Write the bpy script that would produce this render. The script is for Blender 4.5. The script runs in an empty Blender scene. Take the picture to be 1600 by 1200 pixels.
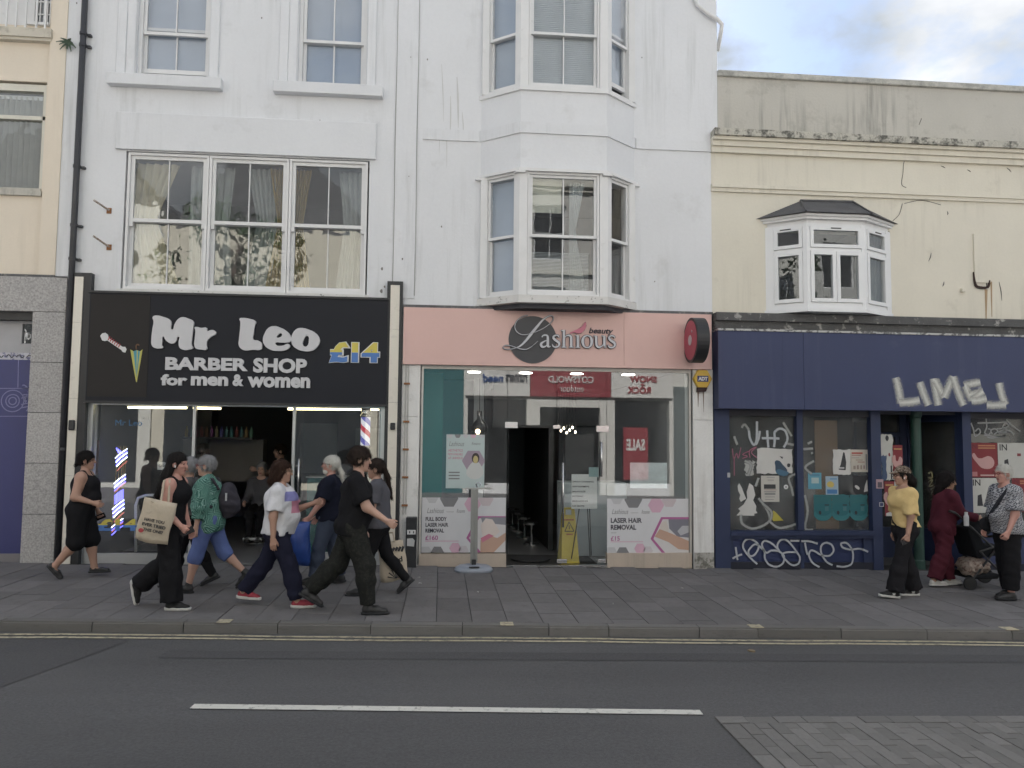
import bpy, bmesh, math, random
import numpy as np
from mathutils import Matrix, Vector
R = math.radians
rnd = random.Random(7)
sc = bpy.context.scene
COL = sc.collection
# ------------------------------------------------------------------ camera
FPX, IW, IH = 1203.0, 1600, 1200
CAM = np.array([0.0, -11.3, 1.85]); YAW, PIT, ROLL = R(5.2), R(3.9), 0.0095
_f = np.array([math.sin(YAW)*math.cos(PIT), math.cos(YAW)*math.cos(PIT), math.sin(PIT)])
_r0 = np.array([math.cos(YAW), -math.sin(YAW), 0.0]); _u0 = np.cross(_r0, _f)
_r = math.cos(ROLL)*_r0 + math.sin(ROLL)*_u0
_u = -math.sin(ROLL)*_r0 + math.cos(ROLL)*_u0
cam = bpy.data.cameras.new('camera'); cob = bpy.data.objects.new('camera', cam); COL.objects.link(cob)
cob.matrix_world = Matrix(((_r[0], _u[0], -_f[0], CAM[0]), (_r[1], _u[1], -_f[1], CAM[1]), (_r[2], _u[2], -_f[2], CAM[2]), (0, 0, 0, 1)))
cam.sensor_width = 36; cam.lens = FPX/IW*36; cam.clip_end = 2000; cam.clip_start = .05
sc.camera = cob
# ------------------------------------------------------------------ sky, sun, exposure
SUN_EL, SUN_AZ = R(44), R(-16)        # sun stands behind the shops, a little to the left
w = bpy.data.worlds.new('World'); sc.world = w; w.use_nodes = True
nt = w.node_tree; nt.nodes.clear()
def wn(t, **k):
    n = nt.nodes.new(t)
    for a, b in k.items(): setattr(n, a, b)
    return n
sky = wn('ShaderNodeTexSky', sky_type='NISHITA', sun_disc=False)
sky.sun_elevation = SUN_EL; sky.sun_rotation = SUN_AZ; sky.air_density = 1.0; sky.dust_density = 1.5
geo = wn('ShaderNodeTexCoord')
mp = wn('ShaderNodeMapping'); mp.inputs['Scale'].default_value = (1, 1, 1.7); mp.inputs['Location'].default_value = (.9, 4.4, 3.3)
n1 = wn('ShaderNodeTexNoise'); n1.inputs['Scale'].default_value = 3.4; n1.inputs['Detail'].default_value = 8; n1.inputs['Roughness'].default_value = .55
n2 = wn('ShaderNodeTexNoise'); n2.inputs['Scale'].default_value = 3.8; n2.inputs['Detail'].default_value = 7
r1 = wn('ShaderNodeValToRGB'); r1.color_ramp.elements[0].position = .36; r1.color_ramp.elements[1].position = .47
r2 = wn('ShaderNodeValToRGB'); r2.color_ramp.elements[0].position = .38; r2.color_ramp.elements[1].position = .6
r2.color_ramp.elements[0].color = (1.65, 1.82, 2.0, 1); r2.color_ramp.elements[1].color = (3.2, 3.25, 3.35, 1)
mx = wn('ShaderNodeMix', data_type='RGBA'); bg = wn('ShaderNodeBackground'); wo = wn('ShaderNodeOutputWorld')
bg.inputs['Strength'].default_value = .1
L = nt.links.new
L(geo.outputs['Generated'], mp.inputs['Vector']); L(mp.outputs['Vector'], n1.inputs['Vector']); L(mp.outputs['Vector'], n2.inputs['Vector'])
L(n1.outputs['Fac'], r1.inputs['Fac']); L(n2.outputs['Fac'], r2.inputs['Fac'])
L(r1.outputs['Color'], mx.inputs['Factor']); sk = wn('ShaderNodeVectorMath', operation='SCALE'); sk.inputs['Scale'].default_value = .6; L(sky.outputs['Color'], sk.inputs[0]); L(sk.outputs[0], mx.inputs['A']); L(r2.outputs['Color'], mx.inputs['B'])
L(mx.outputs['Result'], bg.inputs['Color']); L(bg.outputs['Background'], wo.inputs['Surface'])
sl = bpy.data.lights.new('sun', 'SUN'); sl.energy = 5.0; sl.angle = R(.6); sl.color = (1, .98, .955)
so = bpy.data.objects.new('sun', sl); COL.objects.link(so)
# direction towards the sun: from +Y side, SUN_AZ towards -X
sd = Vector((math.sin(SUN_AZ)*math.cos(SUN_EL), math.cos(SUN_AZ)*math.cos(SUN_EL), math.sin(SUN_EL)))
so.rotation_euler = sd.to_track_quat('Z', 'Y').to_euler(); so.location = (0, 0, 30)
sc.view_settings.view_transform = 'Standard'; sc.view_settings.look = 'None'
sc.view_settings.exposure = 1.73; sc.view_settings.gamma = 1; sc.view_settings.use_curve_mapping = False
sc.cycles.max_bounces = 5; sc.cycles.diffuse_bounces = 3; sc.cycles.glossy_bounces = 3; sc.cycles.transmission_bounces = 2; sc.cycles.transparent_max_bounces = 16
sc.cycles.caustics_reflective = False; sc.cycles.caustics_refractive = False
sc.cycles.use_adaptive_sampling = True; sc.cycles.adaptive_threshold = .03
sc.render.resolution_x, sc.render.resolution_y = 1024, 768

# ------------------------------------------------------------------ survey helpers: photo point -> point on the plane Y
def at(px, py, Y=0.0):
    d = _f + _r*(px-IW/2)/FPX - _u*(py-IH/2)/FPX
    return CAM + d*((Y-CAM[1])/d[1])
def rect(x0, y0, x1, y1, Y=0.0):
    a, b = at(x0, (y0+y1)/2, Y)[0], at(x1, (y0+y1)/2, Y)[0]
    t, o = at((x0+x1)/2, y0, Y)[2], at((x0+x1)/2, y1, Y)[2]
    return a, b, o, t
def gz(x): return -0.013*x - 0.015          # the street falls gently to the right
def ground(px, py, dz=0.0):
    d = _f + _r*(px-IW/2)/FPX - _u*(py-IH/2)/FPX
    return CAM + d*((-.015+dz-CAM[2])/(d[2]+.013*d[0]))
def kerb_y(x): return -3.52 - 0.036*x
# ------------------------------------------------------------------ mesh builder
WL = {}
class MB:
    def __init__(s, T=None): s.v = []; s.f = []; s.m = []; s.uv = None; s.T = T
    def add(s, vs, fs, m=0):
        o = len(s.v); s.v += [tuple(map(float, p)) for p in vs]
        for f in fs: s.f.append(tuple(i+o for i in f)); s.m.append(m)
        return s
    def box(s, x0, x1, y0, y1, z0, z1, m=0):
        return s.add([(x0,y0,z0),(x1,y0,z0),(x1,y1,z0),(x0,y1,z0),(x0,y0,z1),(x1,y0,z1),(x1,y1,z1),(x0,y1,z1)],
                     [(0,3,2,1),(4,5,6,7),(0,1,5,4),(1,2,6,5),(2,3,7,6),(3,0,4,7)], m)
    def quad(s, a, b, c, d, m=0): return s.add([a,b,c,d], [(0,1,2,3)], m)
    def prism(s, pts, y0, y1, m=0):              # outline in x,z (counter-clockwise seen from -Y), extruded in y
        n = len(pts)
        vs = [(p[0], y0, p[1]) for p in pts] + [(p[0], y1, p[1]) for p in pts]
        fs = [tuple(range(n)), tuple(range(2*n-1, n-1, -1))] + [(i, i+n, (i+1) % n+n, (i+1) % n) for i in range(n)]
        return s.add(vs, fs, m)
    def slab(s, pts, z0, z1, m=0):               # outline in x,y (counter-clockwise from above), extruded in z
        n = len(pts)
        vs = [(p[0], p[1], z0) for p in pts] + [(p[0], p[1], z1) for p in pts]
        fs = [tuple(range(n-1, -1, -1)), tuple(range(n, 2*n))] + [(i, (i+1) % n, (i+1) % n+n, i+n) for i in range(n)]
        return s.add(vs, fs, m)
    def tube(s, path, r, n=8, m=0, cap=True):
        path = [Vector(p) for p in path]; rs = r if isinstance(r, (list, tuple)) else [r]*len(path)
        o = len(s.v); prev = None
        for i, p in enumerate(path):
            d = (path[min(i+1, len(path)-1)] - path[max(i-1, 0)]).normalized()
            if prev is None:
                a = d.orthogonal().normalized()
            else:
                a = (prev - d*prev.dot(d)).normalized()
            prev = a; b = d.cross(a)
            for k in range(n):
                t = 2*math.pi*k/n; q = p + (a*math.cos(t) + b*math.sin(t))*rs[i]; s.v.append(tuple(q))
        for i in range(len(path)-1):
            for k in range(n):
                s.f.append((o+i*n+k, o+i*n+(k+1) % n, o+(i+1)*n+(k+1) % n, o+(i+1)*n+k)); s.m.append(m)
        if cap:
            s.f.append(tuple(o+k for k in range(n-1, -1, -1))); s.m.append(m)
            e = o+(len(path)-1)*n; s.f.append(tuple(e+k for k in range(n))); s.m.append(m)
        return s
    def lathe(s, prof, c=(0,0,0), n=16, m=0):    # prof: (r,z) from bottom to top
        o = len(s.v)
        for r_, z in prof:
            for k in range(n):
                t = 2*math.pi*k/n; s.v.append((c[0]+r_*math.cos(t), c[1]+r_*math.sin(t), c[2]+z))
        for i in range(len(prof)-1):
            for k in range(n):
                s.f.append((o+i*n+k, o+i*n+(k+1) % n, o+(i+1)*n+(k+1) % n, o+(i+1)*n+k)); s.m.append(m)
        s.f.append(tuple(o+k for k in range(n-1, -1, -1))); s.m.append(m)
        e = o+(len(prof)-1)*n; s.f.append(tuple(e+k for k in range(n))); s.m.append(m)
        return s
    def wall(s, x0, x1, z0, z1, holes, yf, yb, m=0):   # a wall slab pierced by rectangular openings
        xs = sorted({x0, x1, *[h[0] for h in holes], *[h[1] for h in holes]}); zs = sorted({z0, z1, *[h[2] for h in holes], *[h[3] for h in holes]})
        xs = [x for x in xs if x0 <= x <= x1]; zs = [z for z in zs if z0 <= z <= z1]
        def solid(i, j):
            if i < 0 or j < 0 or i >= len(xs)-1 or j >= len(zs)-1: return False
            cx, cz = (xs[i]+xs[i+1])/2, (zs[j]+zs[j+1])/2
            return not any(h[0] < cx < h[1] and h[2] < cz < h[3] for h in holes)
        for i in range(len(xs)-1):
            for j in range(len(zs)-1):
                if not solid(i, j): continue
                a, b, c, d = xs[i], xs[i+1], zs[j], zs[j+1]
                s.quad((a,yf,c),(b,yf,c),(b,yf,d),(a,yf,d), m); s.quad((b,yb,c),(a,yb,c),(a,yb,d),(b,yb,d), m)
                if not solid(i-1, j): s.quad((a,yb,c),(a,yf,c),(a,yf,d),(a,yb,d), m)
                if not solid(i+1, j): s.quad((b,yf,c),(b,yb,c),(b,yb,d),(b,yf,d), m)
                if not solid(i, j-1): s.quad((a,yb,c),(b,yb,c),(b,yf,c),(a,yf,c), m)
                if not solid(i, j+1): s.quad((a,yf,d),(b,yf,d),(b,yb,d),(a,yb,d), m)
        return s
    def room(s, x0, x1, y0, y1, z0, z1, m=0, floor=None):    # inward faces: back, sides, ceiling, floor
        s.quad((x0,y1,z0),(x1,y1,z0),(x1,y1,z1),(x0,y1,z1), m)
        s.quad((x0,y0,z0),(x0,y1,z0),(x0,y1,z1),(x0,y0,z1), m); s.quad((x1,y1,z0),(x1,y0,z0),(x1,y0,z1),(x1,y1,z1), m)
        s.quad((x0,y1,z1),(x1,y1,z1),(x1,y0,z1),(x0,y0,z1), m); s.quad((x0,y0,z0),(x1,y0,z0),(x1,y1,z0),(x0,y1,z0), m if floor is None else floor)
        return s
    def mesh(s, name, mats, smooth=False, bevel=0):
        me = bpy.data.meshes.new(name)
        v = s.v
        if s.T is not None: v = [tuple(s.T @ Vector(p)) for p in v]
        me.from_pydata(v, [], s.f)
        for m in (mats if isinstance(mats, (list, tuple)) else [mats]): me.materials.append(m)
        if any(s.m): me.polygons.foreach_set('material_index', s.m)
        if s.uv is not None:
            ul = me.uv_layers.new(name='UVMap')
            for l in me.loops: ul.data[l.index].uv = s.uv[l.vertex_index]
        if bevel:
            bm = bmesh.new(); bm.from_mesh(me); bmesh.ops.remove_doubles(bm, verts=bm.verts, dist=1e-5)
            es = [e for e in bm.edges if len(e.link_faces) == 2 and e.calc_face_angle(0) > .5]
            bmesh.ops.bevel(bm, geom=es, offset=bevel, segments=1, affect='EDGES'); bm.to_mesh(me); bm.free()
        if smooth: me.polygons.foreach_set('use_smooth', [True]*len(me.polygons))
        me.update()
        return me
    def build(s, name, mats, parent=None, smooth=False, bevel=0, **tags):
        me = s.mesh(name, mats, smooth, bevel)
        return place(name, me, parent, **tags)
def place(name, me, parent=None, **tags):
    ob = bpy.data.objects.new(name, me); COL.objects.link(ob)
    if parent is not None:
        ob.parent = parent; p = WL.get(parent.name, Vector()); ob.location = -p if parent.name in WL else (0,0,0)
    elif me is not None and len(me.vertices):
        n = len(me.vertices); a = np.empty(n*3); me.vertices.foreach_get('co', a); a = a.reshape(-1, 3)
        c = np.array([(a[:,0].min()+a[:,0].max())/2, (a[:,1].min()+a[:,1].max())/2, a[:,2].min()])
        me.vertices.foreach_set('co', (a-c).ravel()); me.update(); ob.location = c; WL[ob.name] = Vector(c)
    tag(ob, **tags); return ob
def tag(ob, label=None, cat=None, group=None, kind=None):
    if label: ob['label'] = label
    if cat: ob['category'] = cat
    if group: ob['group'] = group
    if kind: ob['kind'] = kind
    return ob
def thing(name, label, cat, loc=(0,0,0), group=None, rz=0):
    o = bpy.data.objects.new(name, None); COL.objects.link(o); o.location = loc; o.empty_display_size = .1
    o.rotation_euler = (0, 0, rz)
    if rz == 0: WL[o.name] = Vector(loc)
    return tag(o, label, cat, group)
def instance(src, parent=None, loc=None):
    c = src.copy(); COL.objects.link(c); c.parent = parent
    if loc is not None: c.location = loc
    return c
def clone(root, loc, rz=0, **tags):
    r_ = root.copy(); COL.objects.link(r_); r_.location = loc; r_.rotation_euler = (0, 0, rz); tag(r_, **tags)
    for ch in list(root.children):
        c = ch.copy(); COL.objects.link(c); c.parent = r_
        for g in ch.children: d = g.copy(); COL.objects.link(d); d.parent = c
    return r_
# ------------------------------------------------------------------ lettering and flat shapes
TMP = bpy.data.scenes.new('lettering_bench')      # scratch scene in which outlines are turned into meshes
def curve_mesh(cu):
    ob = bpy.data.objects.new('tmp', cu); TMP.collection.objects.link(ob)
    vl = TMP.view_layers[0]; vl.update(); me = bpy.data.meshes.new_from_object(ob.evaluated_get(vl.depsgraph))
    TMP.collection.objects.unlink(ob); bpy.data.objects.remove(ob); bpy.data.curves.remove(cu)
    n = len(me.vertices); a = np.empty(n*3); me.vertices.foreach_get('co', a)
    return me, a.reshape(-1, 3)
def text(s, box, y, depth, name, mat, parent=None, bold=0, shear=0, flip=False, keep=False, **tags):
    """raised letters filling box=(x0,x1,z0,z1); front face at y, flip: facing +Y"""
    cu = bpy.data.curves.new('t', 'FONT'); cu.body = s; cu.size = 1; cu.extrude = .5; cu.offset = bold; cu.shear = shear; cu.resolution_u = 3
    me, a = curve_mesh(cu)
    x0, x1, z0, z1 = box; mn, mxx = a.min(0), a.max(0)
    sx = (x1-x0)/(mxx[0]-mn[0]); sz = (z1-z0)/(mxx[1]-mn[1])
    if keep: sx = sz
    X = (a[:,0]-mn[0])*sx; Z = z0+(a[:,1]-mn[1])*sz; D = (.5-a[:,2])*depth
    b = np.stack([x1-X, y-D, Z], 1) if flip else np.stack([x0+X, y+D, Z], 1)
    me.vertices.foreach_set('co', b.ravel()); me.materials.clear(); me.materials.append(mat); me.update()
    return place(name, me, parent, **tags)
def shape(loops, y, depth, name, mat, parent=None, bez=False, **tags):
    """flat outline(s) in x,z with holes, front face at y"""
    cu = bpy.data.curves.new('c', 'CURVE'); cu.dimensions = '2D'; cu.fill_mode = 'BOTH'; cu.extrude = .5; cu.resolution_u = 4
    for lp in loops:
        if bez:
            sp = cu.splines.new('BEZIER'); sp.bezier_points.add(len(lp)-1)
            for p, q in zip(sp.bezier_points, lp): p.co = (q[0], q[1], 0); p.handle_left_type = p.handle_right_type = 'AUTO'
        else:
            sp = cu.splines.new('POLY'); sp.points.add(len(lp)-1)
            for p, q in zip(sp.points, lp): p.co = (q[0], q[1], 0, 1)
        sp.use_cyclic_u = True
    me, a = curve_mesh(cu)
    b = np.stack([a[:,0], y+(.5-a[:,2])*depth, a[:,1]], 1)
    me.vertices.foreach_set('co', b.ravel()); me.materials.clear(); me.materials.append(mat); me.update()
    return place(name, me, parent, **tags)
def smooth_path(pts, n=6):
    out = []
    P = [np.array(p, float) for p in pts]
    for i in range(len(P)-1):
        p0, p1, p2, p3 = P[max(i-1, 0)], P[i], P[i+1], P[min(i+2, len(P)-1)]
        for k in range(n):
            t = k/n
            out.append(.5*((2*p1)+(-p0+p2)*t+(2*p0-5*p1+4*p2-p3)*t*t+(-p0+3*p1-3*p2+p3)*t**3))
    out.append(P[-1]); return out
def stroke(mb, pts, wd, y, depth=.003, n=6):
    """brush stroke: raised ribbon along points in x,z; wd one width or one per point"""
    P = smooth_path(pts, n); k = len(P)
    ws = smooth_path([(q,) for q in wd], n) if isinstance(wd, (list, tuple)) else [(wd,)]*k
    L_, R_ = [], []
    for i, p in enumerate(P):
        d = P[min(i+1, k-1)]-P[max(i-1, 0)]; d = d/(np.linalg.norm(d)+1e-9); nn = np.array([-d[1], d[0]])*max(ws[i][0], .001)/2
        L_.append(p+nn); R_.append(p-nn)
    o = len(mb.v); 
    if mb.uv is None: mb.uv = []
    for a, yy in ((L_, y), (R_, y), (L_, y+depth), (R_, y+depth)):
        for i, p in enumerate(a):
            mb.v.append((p[0], yy, p[1])); mb.uv.append((i/(k-1)*10, 0 if a is L_ else 1))
    for i in range(k-1):
        for q in ((i+k, i+1+k, i+1, i), (i, i+1, i+1+2*k, i+2*k), (i+k+1, i+k, i+3*k, i+1+3*k)):
            mb.f.append(tuple(o+j for j in q)); mb.m.append(0)
    return mb
# ------------------------------------------------------------------ materials
def M(name, col, rough=.6, metal=0, var=.12, scale=5, fine=.08, bump=0, bscale=60, streak=0, streakcol=(.12,.12,.11), blotch=0, blotchcol=(.1,.09,.08), rndvar=0, spec=.5, coat=0, stops=(.56,.72), fscale=None, spots=0, lanes=0):
    m = bpy.data.materials.new(name); m.use_nodes = True; t = m.node_tree; N = t.nodes; K = t.links.new
    b = N['Principled BSDF']; b.inputs['Roughness'].default_value = rough; b.inputs['Metallic'].default_value = metal
    b.inputs['Specular IOR Level'].default_value = spec; b.inputs['Coat Weight'].default_value = coat
    tc = N.new('ShaderNodeTexCoord'); oi = N.new('ShaderNodeObjectInfo')
    ml = N.new('ShaderNodeMath'); ml.operation = 'MULTIPLY'; ml.inputs[1].default_value = 57.0; K(oi.outputs['Random'], ml.inputs[0])
    ad = N.new('ShaderNodeVectorMath'); ad.operation = 'ADD'; K(tc.outputs['Object'], ad.inputs[0]); K(ml.outputs[0], ad.inputs[1])
    def noise(s, d=2, vec=None, r=.55):
        n = N.new('ShaderNodeTexNoise'); n.inputs['Scale'].default_value = s; n.inputs['Detail'].default_value = d; n.inputs['Roughness'].default_value = r
        K(vec or ad.outputs[0], n.inputs['Vector']); return n
    def madd(src, k, c):
        q = N.new('ShaderNodeMath'); q.operation = 'MULTIPLY_ADD'; q.inputs[1].default_value = k; q.inputs[2].default_value = c; K(src, q.inputs[0]); return q.outputs[0]
    def mul(a_, b_):
        q = N.new('ShaderNodeMath'); q.operation = 'MULTIPLY'; K(a_, q.inputs[0]); K(b_, q.inputs[1]); return q.outputs[0]
    f = madd(noise(scale).outputs['Fac'], 2*var, 1-var)
    if fine: f = mul(f, madd(noise(fscale or scale*28, 2).outputs['Fac'], 2*fine, 1-fine))
    if rndvar: f = mul(f, madd(oi.outputs['Random'], 2*rndvar, 1-rndvar))
    vm = N.new('ShaderNodeVectorMath'); vm.operation = 'SCALE'; vm.inputs[0].default_value = col[:3]; K(f, vm.inputs['Scale'])
    out = vm.outputs[0]
    def over(c, fac):
        x = N.new('ShaderNodeMix'); x.data_type = 'RGBA'; K(fac, x.inputs['Factor']); K(out, x.inputs['A']); x.inputs['B'].default_value = (*c, 1); return x.outputs['Result']
    def ramp(src, a, b_, top):
        r_ = N.new('ShaderNodeMapRange'); r_.inputs['From Min'].default_value = a; r_.inputs['From Max'].default_value = b_; r_.inputs['To Max'].default_value = top; K(src, r_.inputs['Value']); return r_.outputs[0]
    if lanes:
        mq = N.new('ShaderNodeMapping'); mq.inputs['Scale'].default_value = (.12, 1.5, 1); K(ad.outputs[0], mq.inputs['Vector']); f2 = madd(noise(1.0, 2, mq.outputs[0]).outputs['Fac'], 2*lanes, 1-lanes); f3 = N.new('ShaderNodeVectorMath'); f3.operation = 'SCALE'; K(out, f3.inputs[0]); K(f2, f3.inputs['Scale']); out = f3.outputs[0]
    if streak:
        mpn = N.new('ShaderNodeMapping'); mpn.inputs['Scale'].default_value = (7, 7, .45); K(ad.outputs[0], mpn.inputs['Vector'])
        s1 = noise(1.0, 3, mpn.outputs[0], .7); s2 = noise(.55, 1)
        out = over(streakcol, mul(ramp(s1.outputs['Fac'], .5, .8, streak), ramp(s2.outputs['Fac'], .42, .62, 1.0)))
    if blotch:
        out = over(blotchcol, ramp(noise(scale*2.2, 4, None, .7).outputs['Fac'], stops[0], stops[1], blotch))
    if spots:          # trodden gum and stains
        vo = N.new('ShaderNodeTexVoronoi'); vo.inputs['Scale'].default_value = 5.0; K(ad.outputs[0], vo.inputs['Vector'])
        lt = N.new('ShaderNodeMath'); lt.operation = 'LESS_THAN'; lt.inputs[1].default_value = .085; K(vo.outputs['Distance'], lt.inputs[0]); sp = N.new('ShaderNodeSeparateColor'); K(vo.outputs['Color'], sp.inputs[0])
        g2 = N.new('ShaderNodeMath'); g2.operation = 'GREATER_THAN'; g2.inputs[1].default_value = .72; K(sp.outputs[0], g2.inputs[0]); mm = mul(lt.outputs[0], g2.outputs[0]); out = over((.05,.05,.052), mul(mm, madd(sp.outputs[1], spots, .1)))
    K(out, b.inputs['Base Color'])
    if bump:
        bn = N.new('ShaderNodeBump'); bn.inputs['Strength'].default_value = bump; bn.inputs['Distance'].default_value = .01
        K(noise(bscale, 2).outputs['Fac'], bn.inputs['Height']); K(bn.outputs['Normal'], b.inputs['Normal'])
    return m
def flat(name, col, rough=.6): return M(name, col, rough, var=.05, fine=.03)
def emis(name, col, st):
    m = bpy.data.materials.new(name); m.use_nodes = True; b = m.node_tree.nodes['Principled BSDF']
    b.inputs['Base Color'].default_value = (*col, 1); b.inputs['Emission Color'].default_value = (*col, 1); b.inputs['Emission Strength'].default_value = st
    return m
def glass(name, tint=(.92,.95,.94), refl=1.0, ior=1.5, wav=.0, rough=0.0, dust_veil=.03):
    m = bpy.data.materials.new(name); m.use_nodes = True; t = m.node_tree; N = t.nodes; K = t.links.new; N.clear()
    o = N.new('ShaderNodeOutputMaterial'); x = N.new('ShaderNodeMixShader'); tr = N.new('ShaderNodeBsdfTransparent'); g = N.new('ShaderNodeBsdfGlossy'); f = N.new('ShaderNodeFresnel')
    tr.inputs['Color'].default_value = (*tint, 1); g.inputs['Roughness'].default_value = rough; f.inputs['IOR'].default_value = ior
    gb = N.new('ShaderNodeNewGeometry'); qi = N.new('ShaderNodeMath'); qi.operation = 'MULTIPLY_ADD'; qi.inputs[1].default_value = 1/ior-ior; qi.inputs[2].default_value = ior; K(gb.outputs['Backfacing'], qi.inputs[0]); K(qi.outputs[0], f.inputs['IOR'])
    q = N.new('ShaderNodeMath'); q.operation = 'MULTIPLY'; q.inputs[1].default_value = refl; q.use_clamp = True
    K(f.outputs[0], q.inputs[0]); K(q.outputs[0], x.inputs[0]); K(g.outputs[0], x.inputs[2]); K(x.outputs[0], o.inputs['Surface'])
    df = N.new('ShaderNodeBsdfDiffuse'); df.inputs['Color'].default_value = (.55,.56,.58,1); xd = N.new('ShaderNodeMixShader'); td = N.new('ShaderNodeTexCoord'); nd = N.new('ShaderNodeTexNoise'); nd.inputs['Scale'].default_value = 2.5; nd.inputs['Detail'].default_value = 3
    md = N.new('ShaderNodeMath'); md.operation = 'MULTIPLY'; md.inputs[1].default_value = dust_veil*2; K(td.outputs['Object'], nd.inputs['Vector']); K(nd.outputs['Fac'], md.inputs[0]); K(md.outputs[0], xd.inputs[0]); K(tr.outputs[0], xd.inputs[1]); K(df.outputs[0], xd.inputs[2]); K(xd.outputs[0], x.inputs[1])  # pale film: dirt on dirty panes, on all others lens haze painted into glass
    if wav:
        tc = N.new('ShaderNodeTexCoord'); n = N.new('ShaderNodeTexNoise'); n.inputs['Scale'].default_value = 2.2; n.inputs['Detail'].default_value = 2
        b = N.new('ShaderNodeBump'); b.inputs['Strength'].default_value = wav; b.inputs['Distance'].default_value = .02
        K(tc.outputs['Object'], n.inputs['Vector']); K(n.outputs['Fac'], b.inputs['Height']); K(b.outputs['Normal'], g.inputs['Normal'])
    return m
WHITE = M('white_render', (.735,.745,.765), .85, var=.07, scale=.8, fine=.03, bump=.15, bscale=30, streak=.45, streakcol=(.4,.41,.4), blotch=.28, blotchcol=(.42,.41,.39), stops=(.6,.8))
TRIM = M('white_paint', (.74,.74,.74), .5, var=.06, scale=4, fine=.03, blotch=.3, blotchcol=(.4,.39,.36), stops=(.62,.78))
UPVC = M('upvc_white', (.78,.79,.8), .35, var=.03, fine=.02)
CREAM = M('cream_render', (.72,.68,.58), .85, var=.08, scale=1.0, fine=.03, bump=.15, bscale=30, streak=.35, streakcol=(.25,.23,.19), blotch=.25, blotchcol=(.3,.27,.21), stops=(.62,.8))
CREAM2 = M('cream_render_warm', (.75,.67,.56), .85, var=.06, scale=1.2, fine=.03, bump=.12, bscale=30, streak=.2, streakcol=(.3,.26,.2))
GRIMY = M('grimy_render', (.52,.5,.45), .9, var=.12, scale=1.2, fine=.05, bump=.25, bscale=30, streak=.85, streakcol=(.13,.13,.12), blotch=.4, blotchcol=(.24,.23,.2), stops=(.55,.75))
MOSSY = M('weathered_moulding', (.5,.48,.42), .95, var=.2, scale=3, fine=.2, bump=.6, bscale=40, blotch=.9, blotchcol=(.085,.085,.075), stops=(.46,.6))
COPING = M('weathered_coping', (.5,.49,.45), .95, var=.2, scale=2, fine=.15, bump=.5, bscale=40, blotch=.6, blotchcol=(.2,.2,.19), stops=(.46,.66))
LEADY = M('weathered_lead', (.11,.11,.115), .8, var=.35, scale=5, fine=.15, bump=.5, bscale=30, blotch=.7, blotchcol=(.3,.29,.27), stops=(.55,.68))
SLATE = M('slate', (.1,.1,.105), .75, var=.3, scale=6, fine=.1, bump=.4)
GRANITE = M('granite', (.37,.36,.355), .5, var=.08, scale=3, fscale=42, fine=.7, bump=.05, rndvar=.06, blotch=.25, blotchcol=(.12,.12,.12), stops=(.55,.7))
PIPE = M('dark_pipe_paint', (.035,.036,.042), .4, var=.2, blotch=.8, blotchcol=(.4,.4,.4), stops=(.72,.76))
BLACK = M('black_board', (.012,.0135,.02), .5, spec=.25, var=.15, scale=1.5, fine=.05)
BLACKP = M('black_paint', (.02,.021,.024), .45, var=.1)
BLUE = M('blue_paint', (.026,.038,.105), .5, var=.12, scale=1.2, fine=.06, streak=.25, streakcol=(.1,.12,.2), blotch=.15, blotchcol=(.12,.14,.22), stops=(.62,.78))
BLUED = M('blue_paint_worn', (.022,.034,.085), .6, var=.2, scale=2, fine=.1, streak=.3, streakcol=(.02,.02,.03))
PINK = M('salon_pink', (.68,.45,.41), .42, var=.04, scale=.8, fine=.02)
ALU = M('aluminium', (.5,.51,.52), .38, .7, var=.08)
STEEL = M('brushed_steel', (.6,.6,.6), .25, .9, var=.05)
MARBLE = M('cream_marble', (.7,.66,.58), .3, var=.08, scale=3, blotch=.35, blotchcol=(.45,.42,.38), stops=(.58,.7))
SALONP = M('salon_pilaster', (.73,.725,.71), .6, var=.08, scale=2, streak=.5, streakcol=(.2,.18,.16), blotch=.25, blotchcol=(.35,.33,.3))
PLINTH = M('salon_plinth', (.5,.42,.35), .6, var=.1, scale=3, streak=.3, blotch=.3, blotchcol=(.3,.25,.2))
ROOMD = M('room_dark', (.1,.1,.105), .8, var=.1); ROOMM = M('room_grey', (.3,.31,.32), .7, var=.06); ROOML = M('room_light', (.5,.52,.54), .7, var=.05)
TILE = M('interior_floor', (.16,.16,.165), .35, var=.1)
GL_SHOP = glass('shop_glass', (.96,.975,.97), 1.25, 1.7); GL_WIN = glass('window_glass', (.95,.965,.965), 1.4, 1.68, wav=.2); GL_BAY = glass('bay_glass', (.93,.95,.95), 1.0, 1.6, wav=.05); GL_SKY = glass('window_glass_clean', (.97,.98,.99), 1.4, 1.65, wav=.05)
GL_DIRTY = glass('dirty_shop_glass', (.72,.74,.73), .7, 1.5, wav=.1, rough=.08, dust_veil=.09)
RUST = M('rust', (.28,.13,.06), .9, var=.4, scale=30, bump=.5)
PAPER = flat('paper', (.68,.68,.67), .7); INK = flat('ink', (.025,.025,.03)); 
SAND = flat('letter_silver', (.58,.58,.6), .45)
def solid(c, r=.6, _c={}):
    k = tuple(c)+(r,)
    if k not in _c: _c[k] = flat('paint_%d' % len(_c), c, r)
    return _c[k]
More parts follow.
